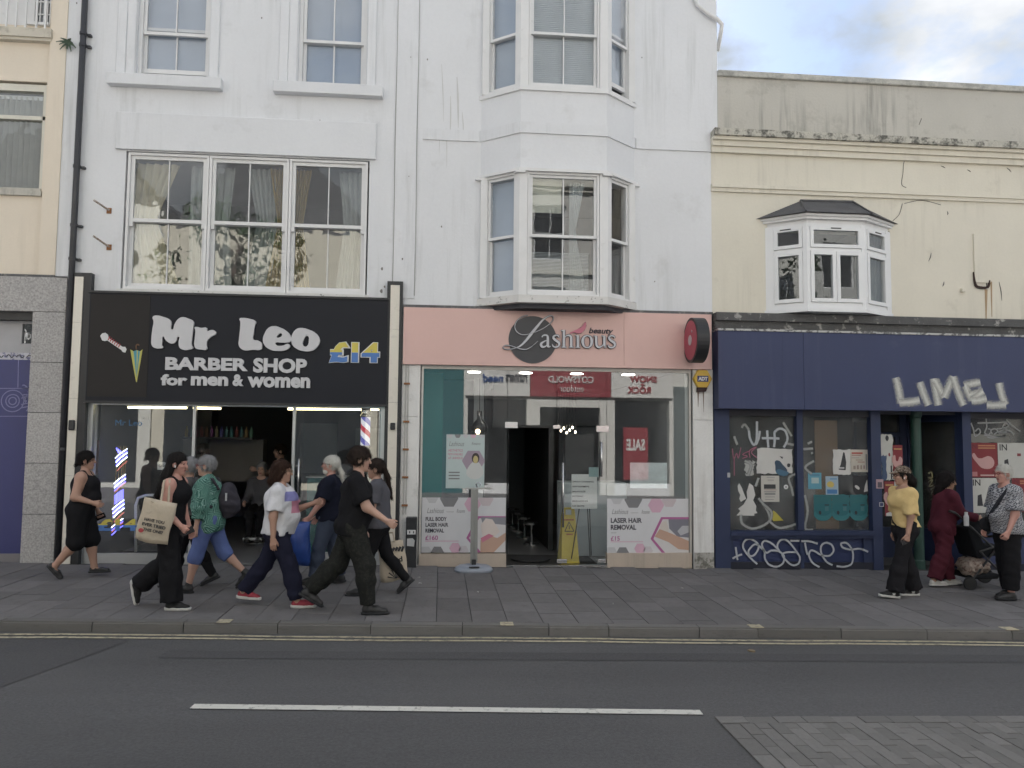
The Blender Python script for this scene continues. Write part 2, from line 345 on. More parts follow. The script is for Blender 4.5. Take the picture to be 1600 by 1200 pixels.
# ================================================================== ground, road, pavement
ASPH = M('asphalt', (.088,.087,.091), .85, var=.16, scale=.45, lanes=.3, fine=.42, fscale=48, bump=.6, bscale=200, streak=0, blotch=.35, blotchcol=(.11,.108,.108), stops=(.52,.75))
ASPH2 = M('asphalt_old_patch', (.07,.069,.073), .88, var=.14, scale=.8, fine=.42, fscale=48, bump=.5, bscale=220)
SLABM = M('paving_slab', (.14,.134,.136), .8, var=.2, scale=2.0, fine=.2, fscale=110, spots=.5, bump=.3, bscale=120, rndvar=.17, blotch=.35, blotchcol=(.06,.058,.058), stops=(.54,.7))
KERBM = M('kerb_stone', (.15,.145,.14), .8, var=.15, scale=3, fine=.2, bump=.4, bscale=90, rndvar=.12, blotch=.4, blotchcol=(.07,.065,.06))
JOINT = M('joint_sand', (.035,.034,.033), .95, var=.2, scale=20)
BLOCK = M('paving_block', (.17,.165,.16), .8, var=.15, scale=4, fine=.2, bump=.4, bscale=120, rndvar=.16, blotch=.3, blotchcol=(.09,.085,.085))
LINEW = M('road_line_white', (.6,.59,.55), .75, var=.1, scale=8, fine=.1, blotch=.7, blotchcol=(.13,.128,.128), stops=(.56,.66))
LINEY = M('road_line_yellow', (.46,.41,.29), .75, var=.15, scale=6, fine=.15, blotch=.75, blotchcol=(.11,.108,.105), stops=(.5,.62))
SLOPE = -math.atan(.013)*-1
def sheet(name, pts, dz, mat, sub=1, **t):
    mb = MB(); mb.add([(x, y, gz(x)+dz) for x, y in pts], [tuple(range(len(pts)))]); return mb.build(name, mat, **t)
sheet('ground', [(-400,-300),(400,-300),(400,300),(-400,300)], -.6, M('far_ground', (.09,.09,.085), .9), kind='structure')
XL, XR = -40, 40
sheet('road', [(XL,-10.3),(XR,-10.3),(XR,kerb_y(XR)+.05),(XL,kerb_y(XL)+.05)], -.1, ASPH, kind='structure')
sheet('asphalt_patch', [(-9,-5.9),(-3.55,-5.9),(-2.85,-3.72),(-2.95,-3.66),(-9,-3.5)], -.096, ASPH2, kind='structure')
sheet('asphalt_trench_patch', [(-2.4,-4.28),(12,-4.72),(12,-4.45),(-2.4,-4.05)], -.0965, ASPH2, kind='structure')
pav = sheet('pavement', [(XL,kerb_y(XL)+.12),(XR,kerb_y(XR)+.12),(XR,1.2),(XL,1.2)], -.014, JOINT, kind='structure')
unit = MB().box(-.5,.5,-.5,.5,-1,0).mesh('slab_mesh', SLABM, bevel=0)
bm = bmesh.new(); bm.from_mesh(unit); bmesh.ops.bevel(bm, geom=[e for e in bm.edges if all(v.co.z > -.5 for v in e.verts)], offset=.012, segments=1, affect='EDGES'); bm.to_mesh(unit); bm.free()
def block(name, me, parent, x, y, wx, wy, h, dz=0, rz=0.0):
    o = bpy.data.objects.new(name, me); COL.objects.link(o); o.parent = parent
    p = WL.get(parent.name, Vector()) if parent else Vector()
    o.location = (x-p[0], y-p[1], gz(x)+dz-p[2]); o.scale = (wx, wy, h); o.rotation_euler = (0, math.atan(.013), rz); return o
cw = .36; x = -6.5; k = 0
while x < 9.6:
    y1 = kerb_y(x+cw/2)+.135; y = .02 if k % 2 else -.14; first = True
    if x > -5.6 and x < 9.2:
        while y > y1+.02:
            ln = rnd.choice([.46,.52,.6,.66]) ; ye = max(y-ln, y1)
            if ye - y1 < .16: ye = y1
            block('slab', unit, pav, x+cw/2, (y+ye)/2, cw-.007, (y-ye)-.007, .05, rnd.uniform(-.002,.002)); y = ye
    x += cw; k += 1
# the rest of the paving, out of view to both sides
mb = MB()
for xa, xb in ((-30,-5.66),(9.34,30)):
    x = xa
    while x < xb:
        y = .1; y1 = kerb_y(x)+.135
        while y > y1+.1:
            ye = max(y-.6, y1); mb.box(x, x+.594, ye, y-.008, gz(x)-.05, gz(x)); y = ye
        x += .6
mb.build('slab', SLABM, pav, kind='stuff')
kerb = MB(); kerb.add([(XL,kerb_y(XL)+.02,gz(XL)-.2),(XR,kerb_y(XR)+.02,gz(XR)-.2),(XR,kerb_y(XR)+.02,gz(XR)-.012),(XL,kerb_y(XL)+.02,gz(XL)-.012),(XL,kerb_y(XL)+.12,gz(XL)-.012),(XR,kerb_y(XR)+.12,gz(XR)-.012)],[(0,1,2,3),(3,2,5,4)])
kb = kerb.build('kerb', JOINT, kind='structure')
km = MB().box(-.5,.5,-.5,.5,-1,0).mesh('kerb_mesh', KERBM)
bm = bmesh.new(); bm.from_mesh(km); bmesh.ops.bevel(bm, geom=[e for e in bm.edges if all(v.co.z > -.5 and v.co.y < 0 for v in e.verts)], offset=.09, segments=3, affect='EDGES'); bm.to_mesh(km); bm.free()
x = -8.0
KA = -math.atan(.036)
while x < 9.5:
    ln = rnd.choice([.86,.9,.92,.9,.6]); block('kerb_stone', km, kb, x+ln/2, kerb_y(x+ln/2)+.065, ln-.008, .13, .2, rnd.uniform(0,.003), KA); x += ln
# yellow loading marks across the kerb
for i, (px, lab) in enumerate(((350,'faded yellow kerb mark in front of the barber shop'),(792,'faded yellow kerb mark in front of the salon door'),(1180,'faded yellow kerb mark in front of the graffiti-tagged shop'),(1574,'faded yellow kerb mark nearest the pushchair'))):
    p = ground(px, 972+(px-350)*.008); mb = MB(Matrix.Translation((p[0], kerb_y(p[0])+.065, gz(p[0])+.004)) @ Matrix.Rotation(KA, 4, 'Z'))
    mb.box(-.065,.065,-.066,.066,-.002,.003); mb.build('kerb_mark', LINEY, label=lab, cat='kerb mark', group='yellow kerb marks')
for i, (d, lab) in enumerate(((.075,'thin yellow road line closest to the kerb'),(.185,'thin yellow road line farther out from the kerb'))):
    mb = MB(); n = 60
    for k in range(n):
        xa, xb = -15+30*k/n, -15+30*(k+1)/n; ja, jb = [.012*math.sin(q*1.7)+.006*math.sin(q*5.1) for q in (xa, xb)]
        mb.add([(xa,kerb_y(xa)-d-.055+ja,gz(xa)-.094),(xb,kerb_y(xb)-d-.055+jb,gz(xb)-.094),(xb,kerb_y(xb)-d+jb,gz(xb)-.094),(xa,kerb_y(xa)-d+ja,gz(xa)-.094)],[(0,1,2,3)])
    mb.build('yellow_line', LINEY, label=lab, cat='road marking', group='double yellow lines')
a, b = ground(300,1105,-.1), ground(1096,1114.5,-.1)
def strip(name, a, b, wd, mat, **t):
    mb = MB(); n = 24; N_ = np.array([-(b-a)[1], (b-a)[0]]); N_ = N_/np.linalg.norm(N_)*wd/2
    for k in range(n):
        p, q = a+(b-a)*k/n, a+(b-a)*(k+1)/n
        mb.add([(p[0]-N_[0],p[1]-N_[1],gz(p[0])-.092),(q[0]-N_[0],q[1]-N_[1],gz(q[0])-.092),(q[0]+N_[0],q[1]+N_[1],gz(q[0])-.092),(p[0]+N_[0],p[1]+N_[1],gz(p[0])-.092)],[(0,1,2,3)])
    return mb.build(name, mat, **t)
strip('centre_line', a, b, .095, LINEW, label='long white painted dash in the middle of the road', cat='road marking')
# block-paved strip in the carriageway
bx0 = 1.97
bp = sheet('block_paving', [(bx0,-9.8),(14,-9.8),(14,-6.1),(bx0,-5.83)], -.094, JOINT, kind='structure')
bu = MB().box(-.5,.5,-.5,.5,-1,0).mesh('paver_mesh', BLOCK)
bm = bmesh.new(); bm.from_mesh(bu); bmesh.ops.bevel(bm, geom=[e for e in bm.edges if all(v.co.z > -.5 for v in e.verts)], offset=.03, segments=1, affect='EDGES'); bm.to_mesh(bu); bm.free()
def ytop(x): return -5.82-.02*(x-bx0)
x = bx0
while x < 5.0:
    block('paver', bu, bp, x+.105, ytop(x+.1)-.06, .204, .12, .03, -.087+rnd.uniform(-.002,.002)); x += .21
y = -5.96
while y > -7.1:
    block('paver', bu, bp, bx0+.065, y-.13, .125, .256, .03, -.088); y -= .262
x = bx0+.135; k = 0
while x < 4.75:
    y = ytop(x)-.125 - (.1 if k % 2 else 0)
    if k % 2: block('paver', bu, bp, x+.05, y+.05, .096, .096, .03, -.088)
    while y > -7.0:
        block('paver', bu, bp, x+.05, y-.1, .096, .196, .03, -.088+rnd.uniform(-.003,.003)); y -= .2
    x += .1; k += 1
mb = MB(); x = bx0+.135
while x < 12:
    y = -7.05 if x < 4.75 else ytop(x)-.125
    while y > -9.6: mb.box(x, x+.096, y-.196, y, gz(x)-.12, gz(x)-.088); y -= .2
    x += .1
mb.build('paver', BLOCK, bp, kind='stuff')
# far pavement, on which the photographer stands
sheet('opposite_pavement', [(XL,-14.6),(XR,-14.6),(XR,-10.3),(XL,-10.3)], -.0, SLABM, kind='structure')
mb = MB(); mb.add([(XL,-10.3,gz(XL)-.3),(XR,-10.3,gz(XR)-.3),(XR,-10.3,gz(XR)+.002),(XL,-10.3,gz(XL)+.002)],[(3,2,1,0)]); mb.build('opposite_kerb', KERBM, kind='structure')
# litter and gum specks on the pavement
GUM = solid((.42,.41,.4)); LEAF = solid((.2,.15,.09))
for i,(px,py,s,lab) in enumerate(((655,903,.02,'white litter scrap on the slabs right of the black bin'),(656,912,.016,'small white litter scrap closest to the black bin'),(958,944,.014,'pale chewing-gum spot on slabs before the salon'),(1066,920,.013,'pale litter fleck on slabs near salon corner'),(747,926,.012,'tiny pale fleck on slabs below the metal stand'),(174,979,.03,'crumpled white litter lying in the gutter'),(205,980,.022,'brown scrap lying in the gutter beside crumpled litter'),(957,987,.03,'dry twig lying in the gutter by dark kerb stone'),(1175,1018,.035,'dark dead leaf lying on the road'))):
    r_ = py > 976; p = ground(px, py, -.1 if r_ else 0); mb = MB()
    pts = [(p[0]+s*math.cos(t)*rnd.uniform(.6,1.3), p[1]+s*math.sin(t)*rnd.uniform(.6,1.3)) for t in [j*math.pi/3.5 for j in range(7)]]
    z = gz(p[0])+(-.1 if r_ else 0)
    mb.slab(pts, z+.001, z+.012); mb.build('litter', LEAF if i in (6,7,8) else GUM, label=lab, cat='litter')
# ================================================================== sash helper
def sash_frame(mb, x0,x1,z0,z1,y0,y1, w=.045, wb=None, bars=(), bw=.018):
    wb = wb or w
    mb.box(x0,x0+w,y0,y1,z0,z1); mb.box(x1-w,x1,y0,y1,z0,z1); mb.box(x0+w,x1-w,y0,y1,z0,z0+wb); mb.box(x0+w,x1-w,y0,y1,z1-w,z1)
    for t in bars:
        c = x0+w+(x1-x0-2*w)*t; mb.box(c-bw/2,c+bw/2,y0+.004,y1-.004,z0+wb,z1-w)
def panes(parent, T, x0,x1,z0,z1,y, bars, gl, w=.045, wb=None, bw=.018):
    wb = wb or w; xs = [x0+w]+[x0+w+(x1-x0-2*w)*t for t in bars]+[x1-w]
    for i in range(len(xs)-1):
        a = xs[i]+(bw/2 if i else 0); b = xs[i+1]-(bw/2 if i < len(xs)-2 else 0)
        MB(T).box(a-.003,b+.003,y,y+.005,z0+wb-.003,z1-w+.003).build('pane', gl, parent)
def sash_window(parent, T, x0,x1,z0,zm,z1, y=.06, bars=(.5,), mat=None, gl=None, fr=.05, raised=0.0, horn=False, barw=.018, rail=.045):
    """double-hung window: box frame (part) with two sashes and their panes"""
    mat = mat or TRIM; gl = gl or GL_SKY
    mb = MB(T); mb.box(x0,x0+fr,y-.03,y+.12,z0,z1); mb.box(x1-fr,x1,y-.03,y+.12,z0,z1); mb.box(x0+fr,x1-fr,y-.03,y+.12,z1-fr,z1); mb.box(x0+fr,x1-fr,y-.03,y+.12,z0,z0+.03)
    win = mb.build('window', mat, parent)
    mb = MB(T); sash_frame(mb, x0+fr+.002,x1-fr-.002,zm-.02,z1-fr-.002,y,y+.045,rail,None,bars,barw)
    if horn:
        for xx in (x0+fr+.002, x1-fr-.002-rail): mb.box(xx,xx+rail,y+.002,y+.043,zm-.09,zm-.02)
    mb.build('sash', mat, win); panes(win,T,x0+fr+.002,x1-fr-.002,zm-.02,z1-fr-.002,y+.02,bars,gl,rail,None,barw)
    zl = z0+.032+raised
    mb = MB(T); sash_frame(mb, x0+fr+.002,x1-fr-.002,zl,zm+.025+raised,y+.05,y+.095,rail,.065,bars,barw); mb.build('sash', mat, win)
    panes(win,T,x0+fr+.002,x1-fr-.002,zl,zm+.025+raised,y+.07,bars,gl,rail,.065,barw)
    return win
# ================================================================== cream building on the far left
A = thing('cream_building', 'cream rendered building with granite shop front at the left edge', 'building', (-6.8,0,gz(-6.8)))
mb = MB(); mb.wall(-8.6,-5.69,4.06,10.6,[(-8.0,-5.74,5.22,6.88),(-7.9,-5.74,7.71,9.6)],.05,.35); mb.build('facade_wall', CREAM2, A)
mb = MB(); mb.box(-5.69,-5.47,-.02,.35,4.06,10.6); mb.build('pilaster', CREAM2, A)
mb = MB(); mb.box(-8.6,-5.66,-.07,.05,7.49,7.62); mb.box(-8.6,-5.672,-.04,.05,7.45,7.49); mb.build('ledge', M('stained_ledge',(.58,.54,.46),.9,var=.15,scale=4,streak=.6,blotch=.5,blotchcol=(.25,.22,.18)), A)
mb = MB(); mb.box(-8.6,-5.47,-.03,.05,4.02,4.06); mb.build('lead_flashing', LEADY, A)
mb = MB(); mb.box(-8.0,-5.72,.0,.16,5.2,5.27); mb.box(-8.0,-5.74,.02,.1,5.27,5.31); mb.build('window_sill', M('stained_sill',(.5,.48,.43),.8,streak=.6,blotch=.4), A)
w_ = MB().box(-8.0,-5.74,.08,.2,6.75,6.85).box(-8.0,-5.74,.08,.2,6.33,6.385).box(-5.79,-5.74,.08,.2,5.31,6.75).box(-6.9,-6.84,.08,.2,5.31,6.75).build('window', M('cream_frame',(.66,.64,.56),.5), A)
for z0,z1 in ((5.31,6.33),(6.385,6.75)):
    for x0,x1 in ((-8,-6.9),(-6.84,-5.79)): MB().box(x0,x1,.13,.136,z0,z1).build('pane', GL_WIN, w_)
T0 = Matrix.Identity(4)
w_ = MB().box(-6.04,-5.995,.12,.2,7.75,9.6).box(-5.995,-5.74,.12,.2,7.75,7.8).box(-5.79,-5.74,.12,.2,7.8,9.6).box(-7.9,-6.04,.12,.3,7.71,9.6).box(-6.04,-5.74,.0,.25,7.71,7.75).build('window', TRIM, A)
for zz in (7.93,8.12,8.31): MB().box(-5.995,-5.79,.14,.17,zz,zz+.018).build('glazing_bar', TRIM, w_)
for xx in (-5.94,-5.885,-5.84): MB().box(xx,xx+.016,.142,.168,7.8,9.6).build('glazing_bar', TRIM, w_)
MB().box(-5.995,-5.79,.153,.158,7.8,9.6).build('pane', GL_WIN, w_)
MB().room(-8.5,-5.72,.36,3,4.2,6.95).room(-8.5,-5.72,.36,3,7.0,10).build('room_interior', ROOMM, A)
MB().box(-8.6,-5.47,.35,.37,10.3,10.6).box(-8.6,-8.4,.35,9,-.2,10.6).box(-5.62,-5.47,.35,9,-.2,10.6).box(-8.6,-5.47,8.8,9,-.2,10.59).box(-8.59,-5.48,.36,9,10.4,10.58).build('building_shell', CREAM2, A)
# granite blocks of the shop front
zs = [gz(-5.5)-.02,.72,1.42,2.12,2.82,3.53]
for i in range(5): MB().box(-5.715,-5.275,-.06,.3,zs[i]+.003,zs[i+1]-.003).build('granite_block', GRANITE, A, bevel=.004)
for x0,x1 in ((-8.6,-7.1),(-7.094,-5.275)): MB().box(x0,x1,-.06,.3,3.533,4.02).build('granite_block', GRANITE, A, bevel=.004)
MB().box(-5.7,-5.285,-.05,.28,0,4.0).box(-8.6,-5.285,-.05,.28,3.54,4.0).build('joint_backing', JOINT, A)
MB().box(-8.6,-5.72,.02,.12,3.42,3.53).build('shutter_box', BLACKP, A)
hb = MB().box(-8.6,-5.72,.06,.1,.17,2.86).build('hoarding', M('hoarding_blue',(.042,.047,.155),.45,var=.1,scale=2), A)
MB().box(-8.6,-5.72,.03,.12,gz(-6)-.05,.17).build('shop_plinth', M('plinth_grey',(.2,.19,.2),.8), A)
MB().box(-8.6,-5.72,.07,.12,2.86,2.96).build('torn_film_edge', M('film_white',(.5,.5,.55),.6,var=.2,scale=8,blotch=.8,blotchcol=(.08,.08,.2),stops=(.5,.56)), A)
mb = MB()
for t in range(9):
    cx = -5.78-.14*t; stroke(mb, [(cx-.05,2.9),(cx-.01,2.93),(cx+.03,2.89),(cx+.06,2.92)], .012, .066)
mb.build('scrawl', INK, hb)
mb = MB(); cx, cz = -5.98, 2.28
PALEB = solid((.2,.2,.36))
for r_ in (.05,.09,.15): stroke(mb, [(cx+r_*math.cos(t), cz+r_*math.sin(t)) for t in [k*math.pi/6 for k in range(13)]], .014, .057)
for t in range(9):
    a_ = t*.7; stroke(mb, [(cx+.2+.05*math.cos(a_), cz-.12+.04*t*.8), (cx+.22+.07*math.sin(a_*2), cz-.1+.04*t), (cx+.14+.05*math.cos(a_*3), cz-.14+.045*t)], .016, .057)
stroke(mb, [(-6.35,2.45),(-5.73,2.46)], .012, .057); stroke(mb, [(-6.35,2.06),(-5.73,2.07)], .01, .057); stroke(mb, [(-5.93,2.86),(-5.92,2.47)], .014, .057)
mb.build('gear_motif', PALEB, hb)
fr = MB(); fr.box(-8.6,-5.72,.14,.2,2.96,3.1); fr.box(-5.98,-5.94,.13,.2,3.1,3.42); fr.box(-8.6,-5.98,.16,.2,3.1,3.42); fr.box(-5.94,-5.72,.13,.2,3.38,3.42)
tw = fr.build('transom_window', M('grey_frame',(.4,.4,.42),.5), A); MB().box(-5.94,-5.72,.16,.165,3.1,3.38).build('pane', GL_WIN, tw)
MB().room(-8.4,-5.72,.3,2,.2,3.5).build('shop_room', ROOMD, A)
# railing on the ledge
rl = thing('railing', 'white metal bar railing on the ledge of the cream building', 'railing', (-6.6,-.02,7.62))
MB().box(-8.5,-5.7,-.03,-.005,8.55,8.59).build('top_rail', TRIM, rl)
for i,px in enumerate((-8,-7,10,25,40,57,71)):
    xx = at(px,30,-.02)[0] if i > 1 else -6.45-.14*(i); MB().box(xx-.011,xx+.011,-.03,-.008,7.621,8.55).build('bar', TRIM, rl)
# vertical blind
vb = thing('vertical_blind', 'grey vertical slat blind in the window of the cream building', 'blind', (-6.6,.3,5.3))
MB().box(-7.9,-5.8,.18,.21,6.66,6.72).build('head_rail', UPVC, vb)
sm = MB(Matrix.Rotation(R(64),4,'Z')).box(-.046,.046,-.002,.002,0,1.37).mesh('slat_mesh', M('blind_fabric',(.6,.6,.56),.8))
for k in range(17):
    o = place('slat', sm, vb); o.location = (-5.82-.075*k+6.6, -.1, .03)
# ================================================================== white building above the barber shop
B = thing('white_building', 'white rendered building with the barber shop on its ground floor', 'building', (-2.9,0,gz(-2.9)))
W1 = (-4.5,-3.475,7.02,8.75); W2 = (-2.2,-1.2,7.0,8.75); W3 = (-4.58,-1.12,3.88,5.9)
mb = MB(); mb.wall(-5.47,-.585,3.77,10.9,[W1,W2,W3],0,.3); mb.build('facade_wall', WHITE, B)
mb = MB(); mb.wall(-5.3,-.585,-.05,3.77,[(-4.93,-.82,-.06,2.32)],.0,.3); mb.build('ground_floor_wall', WHITE, B)
MB().box(-5.465,-5.3,.0,.3,3.77,4.05).box(-5.46,-5.26,.3,9,-.2,10.88).box(-.8,-.6,.3,9,-.2,10.88).box(-5.26,-.8,8.8,9,-.2,10.88).box(-5.26,-.8,.31,8.8,10.7,10.87).build('building_shell', WHITE, B)
MB().box(-.745,-.43,-.012,.0,3.86,10.8).build('render_strip', WHITE, B)
MB().box(-4.72,-1.03,-.05,.0,5.915,6.46).build('window_header', WHITE, B, bevel=.006)
for (a,b,c,d),sx0,sx1 in ((W1,-4.85,-3.26),(W2,-2.52,-.94)):
    MB().box(a-.27,a-.14,-.035,.0,c,d+.25).box(b+.01,b+.14,-.035,.0,c,d+.25).box(a-.27,b+.14,-.035,0,d+.251,d+.4).box(a-.14,a-.012,-.02,.0,c,d+.24).build('architrave', WHITE, B, bevel=.008)
    MB().box(sx0,sx1,-.13,.0,6.84,7.005).build('sill', WHITE, B, bevel=.006)
sash_window(B, T0, *W1[:2], 7.02,7.72,8.75, y=.09, raised=.085)
sash_window(B, T0, *W2[:2], 7.0,7.73,8.75, y=.09)
for i in range(3):
    a = -4.55+i*1.138; sash_window(B, T0, a,a+1.13, 3.9,4.9,5.885, y=.03, bars=(.5,), gl=GL_WIN, fr=.035, horn=True, barw=.014, rail=.05)
MB().box(-4.62,-1.09,-.05,.06,3.8,3.89).build('sill', M('peeling_sill',(.68,.68,.66),.7,var=.1,scale=6,blotch=.8,blotchcol=(.14,.13,.12),stops=(.6,.68)), B)
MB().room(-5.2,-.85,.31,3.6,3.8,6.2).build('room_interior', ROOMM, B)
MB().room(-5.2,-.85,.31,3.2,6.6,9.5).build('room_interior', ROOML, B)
for (a,b,c,d),lab in ((W1,'pale roller blind behind the left upper sash window'),(W2,'pale roller blind behind the right upper sash window')):
    MB().box(a+.05,b-.05,.2,.206,c+(.12 if 'left' in lab else .02),d-.05).build('blind_or_backing', solid((.44,.5,.59),.8), label=lab, cat='blind')
# curtains in the wide window
def curtain(x0,x1,z0,z1,y,mat,lab,pinch=1.0,seed=0,side=0):
    mb = MB(); n, m_ = 40, 14; vs = []
    for j in range(m_+1):
        t = j/m_; g = 1-(1-pinch)*math.sin(math.pi*min(t*1.1,1)*.62)
        for i in range(n+1):
            s = i/n; xx = (x0+(x1-x0)*s) ; an = x0 if side == 0 else x1; xx = an+(xx-an)*(1-(1-pinch)*(1-abs(2*(1-t)-.9)) ) if pinch < 1 else xx
            vs.append((xx, y+.03*math.sin(s*34+seed)+.012*math.sin(s*71+seed+t*3), z0+(z1-z0)*t))
    mb.add(vs, [(j*(n+1)+i, j*(n+1)+i+1, (j+1)*(n+1)+i+1, (j+1)*(n+1)+i) for j in range(m_) for i in range(n)])
    return mb.build('curtain', mat, smooth=True, label=lab, cat='curtain')
NET = M('net_curtain',(.36,.38,.37),.9,var=.15,scale=6); GOLD = M('gold_curtain',(.36,.27,.12),.9,var=.2,scale=6); CRM = M('cream_curtain',(.6,.54,.4),.9,var=.1)
curtain(-4.55,-3.85,3.95,5.8,.22,CRM,'pale cream curtain at the left end of the wide three-sash window',.5,1)
curtain(-3.75,-3.1,3.95,5.8,.26,NET,'grey net curtain behind the first mullion of the wide window',.9,2)
curtain(-2.95,-2.5,3.95,5.8,.27,NET,'grey net curtain in the middle sash of the wide window',.6,5,1)
curtain(-2.62,-2.28,3.95,5.8,.23,GOLD,'gold curtain beside the middle sash of the wide window',.55,3,1)
curtain(-2.26,-1.98,3.95,5.8,.23,GOLD,'gold curtain at the left of the right-hand sash',.55,4,0)
curtain(-1.6,-1.13,3.95,5.8,.26,NET,'grey net curtain at the right end of the wide window',.8,6,1)
# rusty stubs on the wall
for i,(a,b,lab) in enumerate((((147,313),(171,329),'upper rusty iron bracket sticking out of the white wall'),((146,369),(171,386),'lower rusty iron bracket sticking out of the white wall'))):
    p, q = at(*a,-.28), at(*b,0)
    br = thing('iron_bracket', lab, 'bracket', (q[0],0,q[2]), group='rusty iron brackets')
    mb = MB(); mb.tube([p,q],.014,6); mb.build('arm', M('flaking_paint_%d'%i,(.5,.46,.42),.8,var=.3,scale=30,blotch=.8,blotchcol=(.2,.09,.04),stops=(.45,.55)), br)
    MB().box(q[0]-.035,q[0]+.03,-.012,.001,q[2]-.045,q[2]+.035).build('wall_plate', RUST, br)
# downpipe and fern
dp = thing('downpipe', 'dark chipped downpipe between the cream and the white building', 'drainpipe', (-5.22,-.07,gz(-5.2)))
MB().tube([(-5.215,-.075,gz(-5.2)),(-5.215,-.075,11)],.042,12).build('pipe', PIPE, dp, smooth=True)
for z in (1.6,4.27,4.75,5.6,7.38,7.55):
    MB().lathe([(.05,0),(.05,.04)],(-5.215,-.075,z),12).box(-5.175,-5.12,-.06,.0,z,z+.03).build('pipe_bracket', PIPE, dp)
fn = thing('fern', 'small green fern growing behind the dark downpipe high up', 'plant', tuple(at(105,66,-.04)))
p0 = at(107,66,-.03)
FERN = M('fern_leaf',(.05,.08,.05),.7,var=.3,scale=20)
for k in range(13):
    t = k*2*math.pi/13+rnd.uniform(-.2,.2); ln = rnd.uniform(.07,.15); mb = MB(); d = np.array([math.cos(t), -.35, math.sin(t)*.85])
    pts = [p0+d*ln*s+np.array([0,0,-.05*s*s]) for s in (0,.35,.7,1)]
    for i in range(3):
        a, b = pts[i], pts[i+1]; wv = np.array([-math.sin(t),-.2,math.cos(t)])*(.022-.006*i)
        mb.add([a-wv,b-wv*.8,b+wv*.8,a+wv],[(0,1,2,3)])
    mb.build('frond', FERN, fn)
# ================================================================== white building with the bay, salon below
C = thing('white_bay_building', 'white rendered building with two-storey bay above the pink salon', 'building', (1.75,0,gz(1.75)))
BW = [(.53,0.0),(1.08,-.42),(2.36,-.42),(2.87,0.0)]
mb = MB(); mb.wall(-.585,4.08,3.73,6.58,[(.55,2.85,3.8,5.72)],0,.3); mb.wall(-.585,4.19,6.58,10.9,[(.55,2.85,6.98,9.2)],0,.3); mb.build('facade_wall', WHITE, C)
mb = MB(); mb.wall(-.585,4.07,-.12,3.73,[(-.3,3.74,-.13,2.9)],.0,.3); mb.build('ground_floor_wall', WHITE, C)
MB().box(-.58,-.42,.3,9,-.2,10.88).box(3.99,4.07,.3,9,-.2,10.88).box(-.42,3.99,8.8,9,-.2,10.88).box(-.42,3.99,.31,8.8,10.7,10.87).build('building_shell', WHITE, C)
def baypoly(off, o2=.0): # bay outline pushed out by off
    return [(BW[0][0]-off*1.2,0.0),(BW[1][0]-off*.45,BW[1][1]-off),(BW[2][0]+off*.45,BW[2][1]-off),(BW[3][0]+off*1.2,0.0)]
def bayslab(mb, off, z0, z1, back=.0): 
    p = baypoly(off); mb.slab([(p[0][0],back)]+p+[(p[3][0],back)] if back else p, z0, z1)
mb = MB(); bayslab(mb, 0, 5.735, 6.9); mb.build('bay_wall', WHITE, C)
mb = MB(); bayslab(mb, 0, 8.9, 10.6); mb.build('bay_wall', WHITE, C)
mb = MB(); bayslab(mb, .035, 6.9, 6.965); mb.build('bay_sill', TRIM, C)
mb = MB(); bayslab(mb, .025, 6.26, 6.425); mb.box(-.34,.48,-.025,.0,6.26,6.425); mb.box(2.9,4.07,-.025,.0,6.26,6.425); mb.build('string_course', WHITE, C)
mb = MB(); bayslab(mb, .05, 5.69, 5.735); mb.build('bay_cornice', TRIM, C)
mb = MB(); bayslab(mb, .03, 3.79, 3.88); bayslab(mb, .05, 3.765, 3.79); mb.build('bay_base', M('peeling_paint',(.66,.65,.63),.7,var=.1,scale=5,blotch=.8,blotchcol=(.12,.11,.1),stops=(.6,.7)), C)
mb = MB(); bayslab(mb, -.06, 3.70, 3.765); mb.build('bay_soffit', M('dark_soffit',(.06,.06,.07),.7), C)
facets = []
for i in range(3):
    a, b = Vector((*BW[i],0)), Vector((*BW[i+1],0)); d = (b-a); ln = d.length; d.normalize(); n_ = Vector((-d.y,d.x,0))   # inward normal
    facets.append((Matrix(((d.x,n_.x,0,a.x),(d.y,n_.y,0,a.y),(0,0,1,0),(0,0,0,1))), ln))
for i,(T,ln) in enumerate(facets):
    m0, m1 = (.09,.05) if i == 0 else ((.115,.115) if i == 1 else (.05,.09))
    bars = (.5,) if i == 1 else ()
    sash_window(C, T, m0, ln-m1, 3.88, 4.76, 5.69, y=.03, bars=bars, gl=GL_SKY if i != 1 else GL_BAY, fr=.03, raised=.0, rail=.04)
    sash_window(C, T, m0, ln-m1, 6.965, 7.8, 8.9, y=.03, bars=bars, gl=GL_SKY, fr=.03, raised=.13 if i == 2 else 0, rail=.04)
for (px,py) in BW:
    s = -1 if px < 1 else (1 if px > 2.5 else 0); e = .065
    for z0,z1 in ((3.88,5.69),(6.965,8.9)):
        if s: MB().box(px+(.0 if s<0 else -.1), px+(.1 if s<0 else 0), -.07, .0, z0, z1).build('corner_post', TRIM, C)
        else:
            q = 1 if px < 1.5 else -1
            MB().slab([(px-e*1.25 if q>0 else px-.11, py+.06),(px-.01 if q>0 else px-.11, py-.012),(px+.11 if q>0 else px+.01, py-.012),(px+.11 if q>0 else px+e*1.25, py+.06),(px,py+.14)],z0,z1).build('corner_post', TRIM, C)
    if s == 0 or True: MB().slab([(px-.09,py+.05),(px-.07,py-.06),(px+.07,py-.06),(px+.09,py+.05)],5.66,5.688).build('post_cap', LEADY if False else TRIM, C)
MB().room(.0,3.9,.31,3.6,3.8,6.2).build('room_interior', ROOMD, C); MB().room(.0,3.9,.31,3.2,6.6,9.5).build('room_interior', ROOML, C)
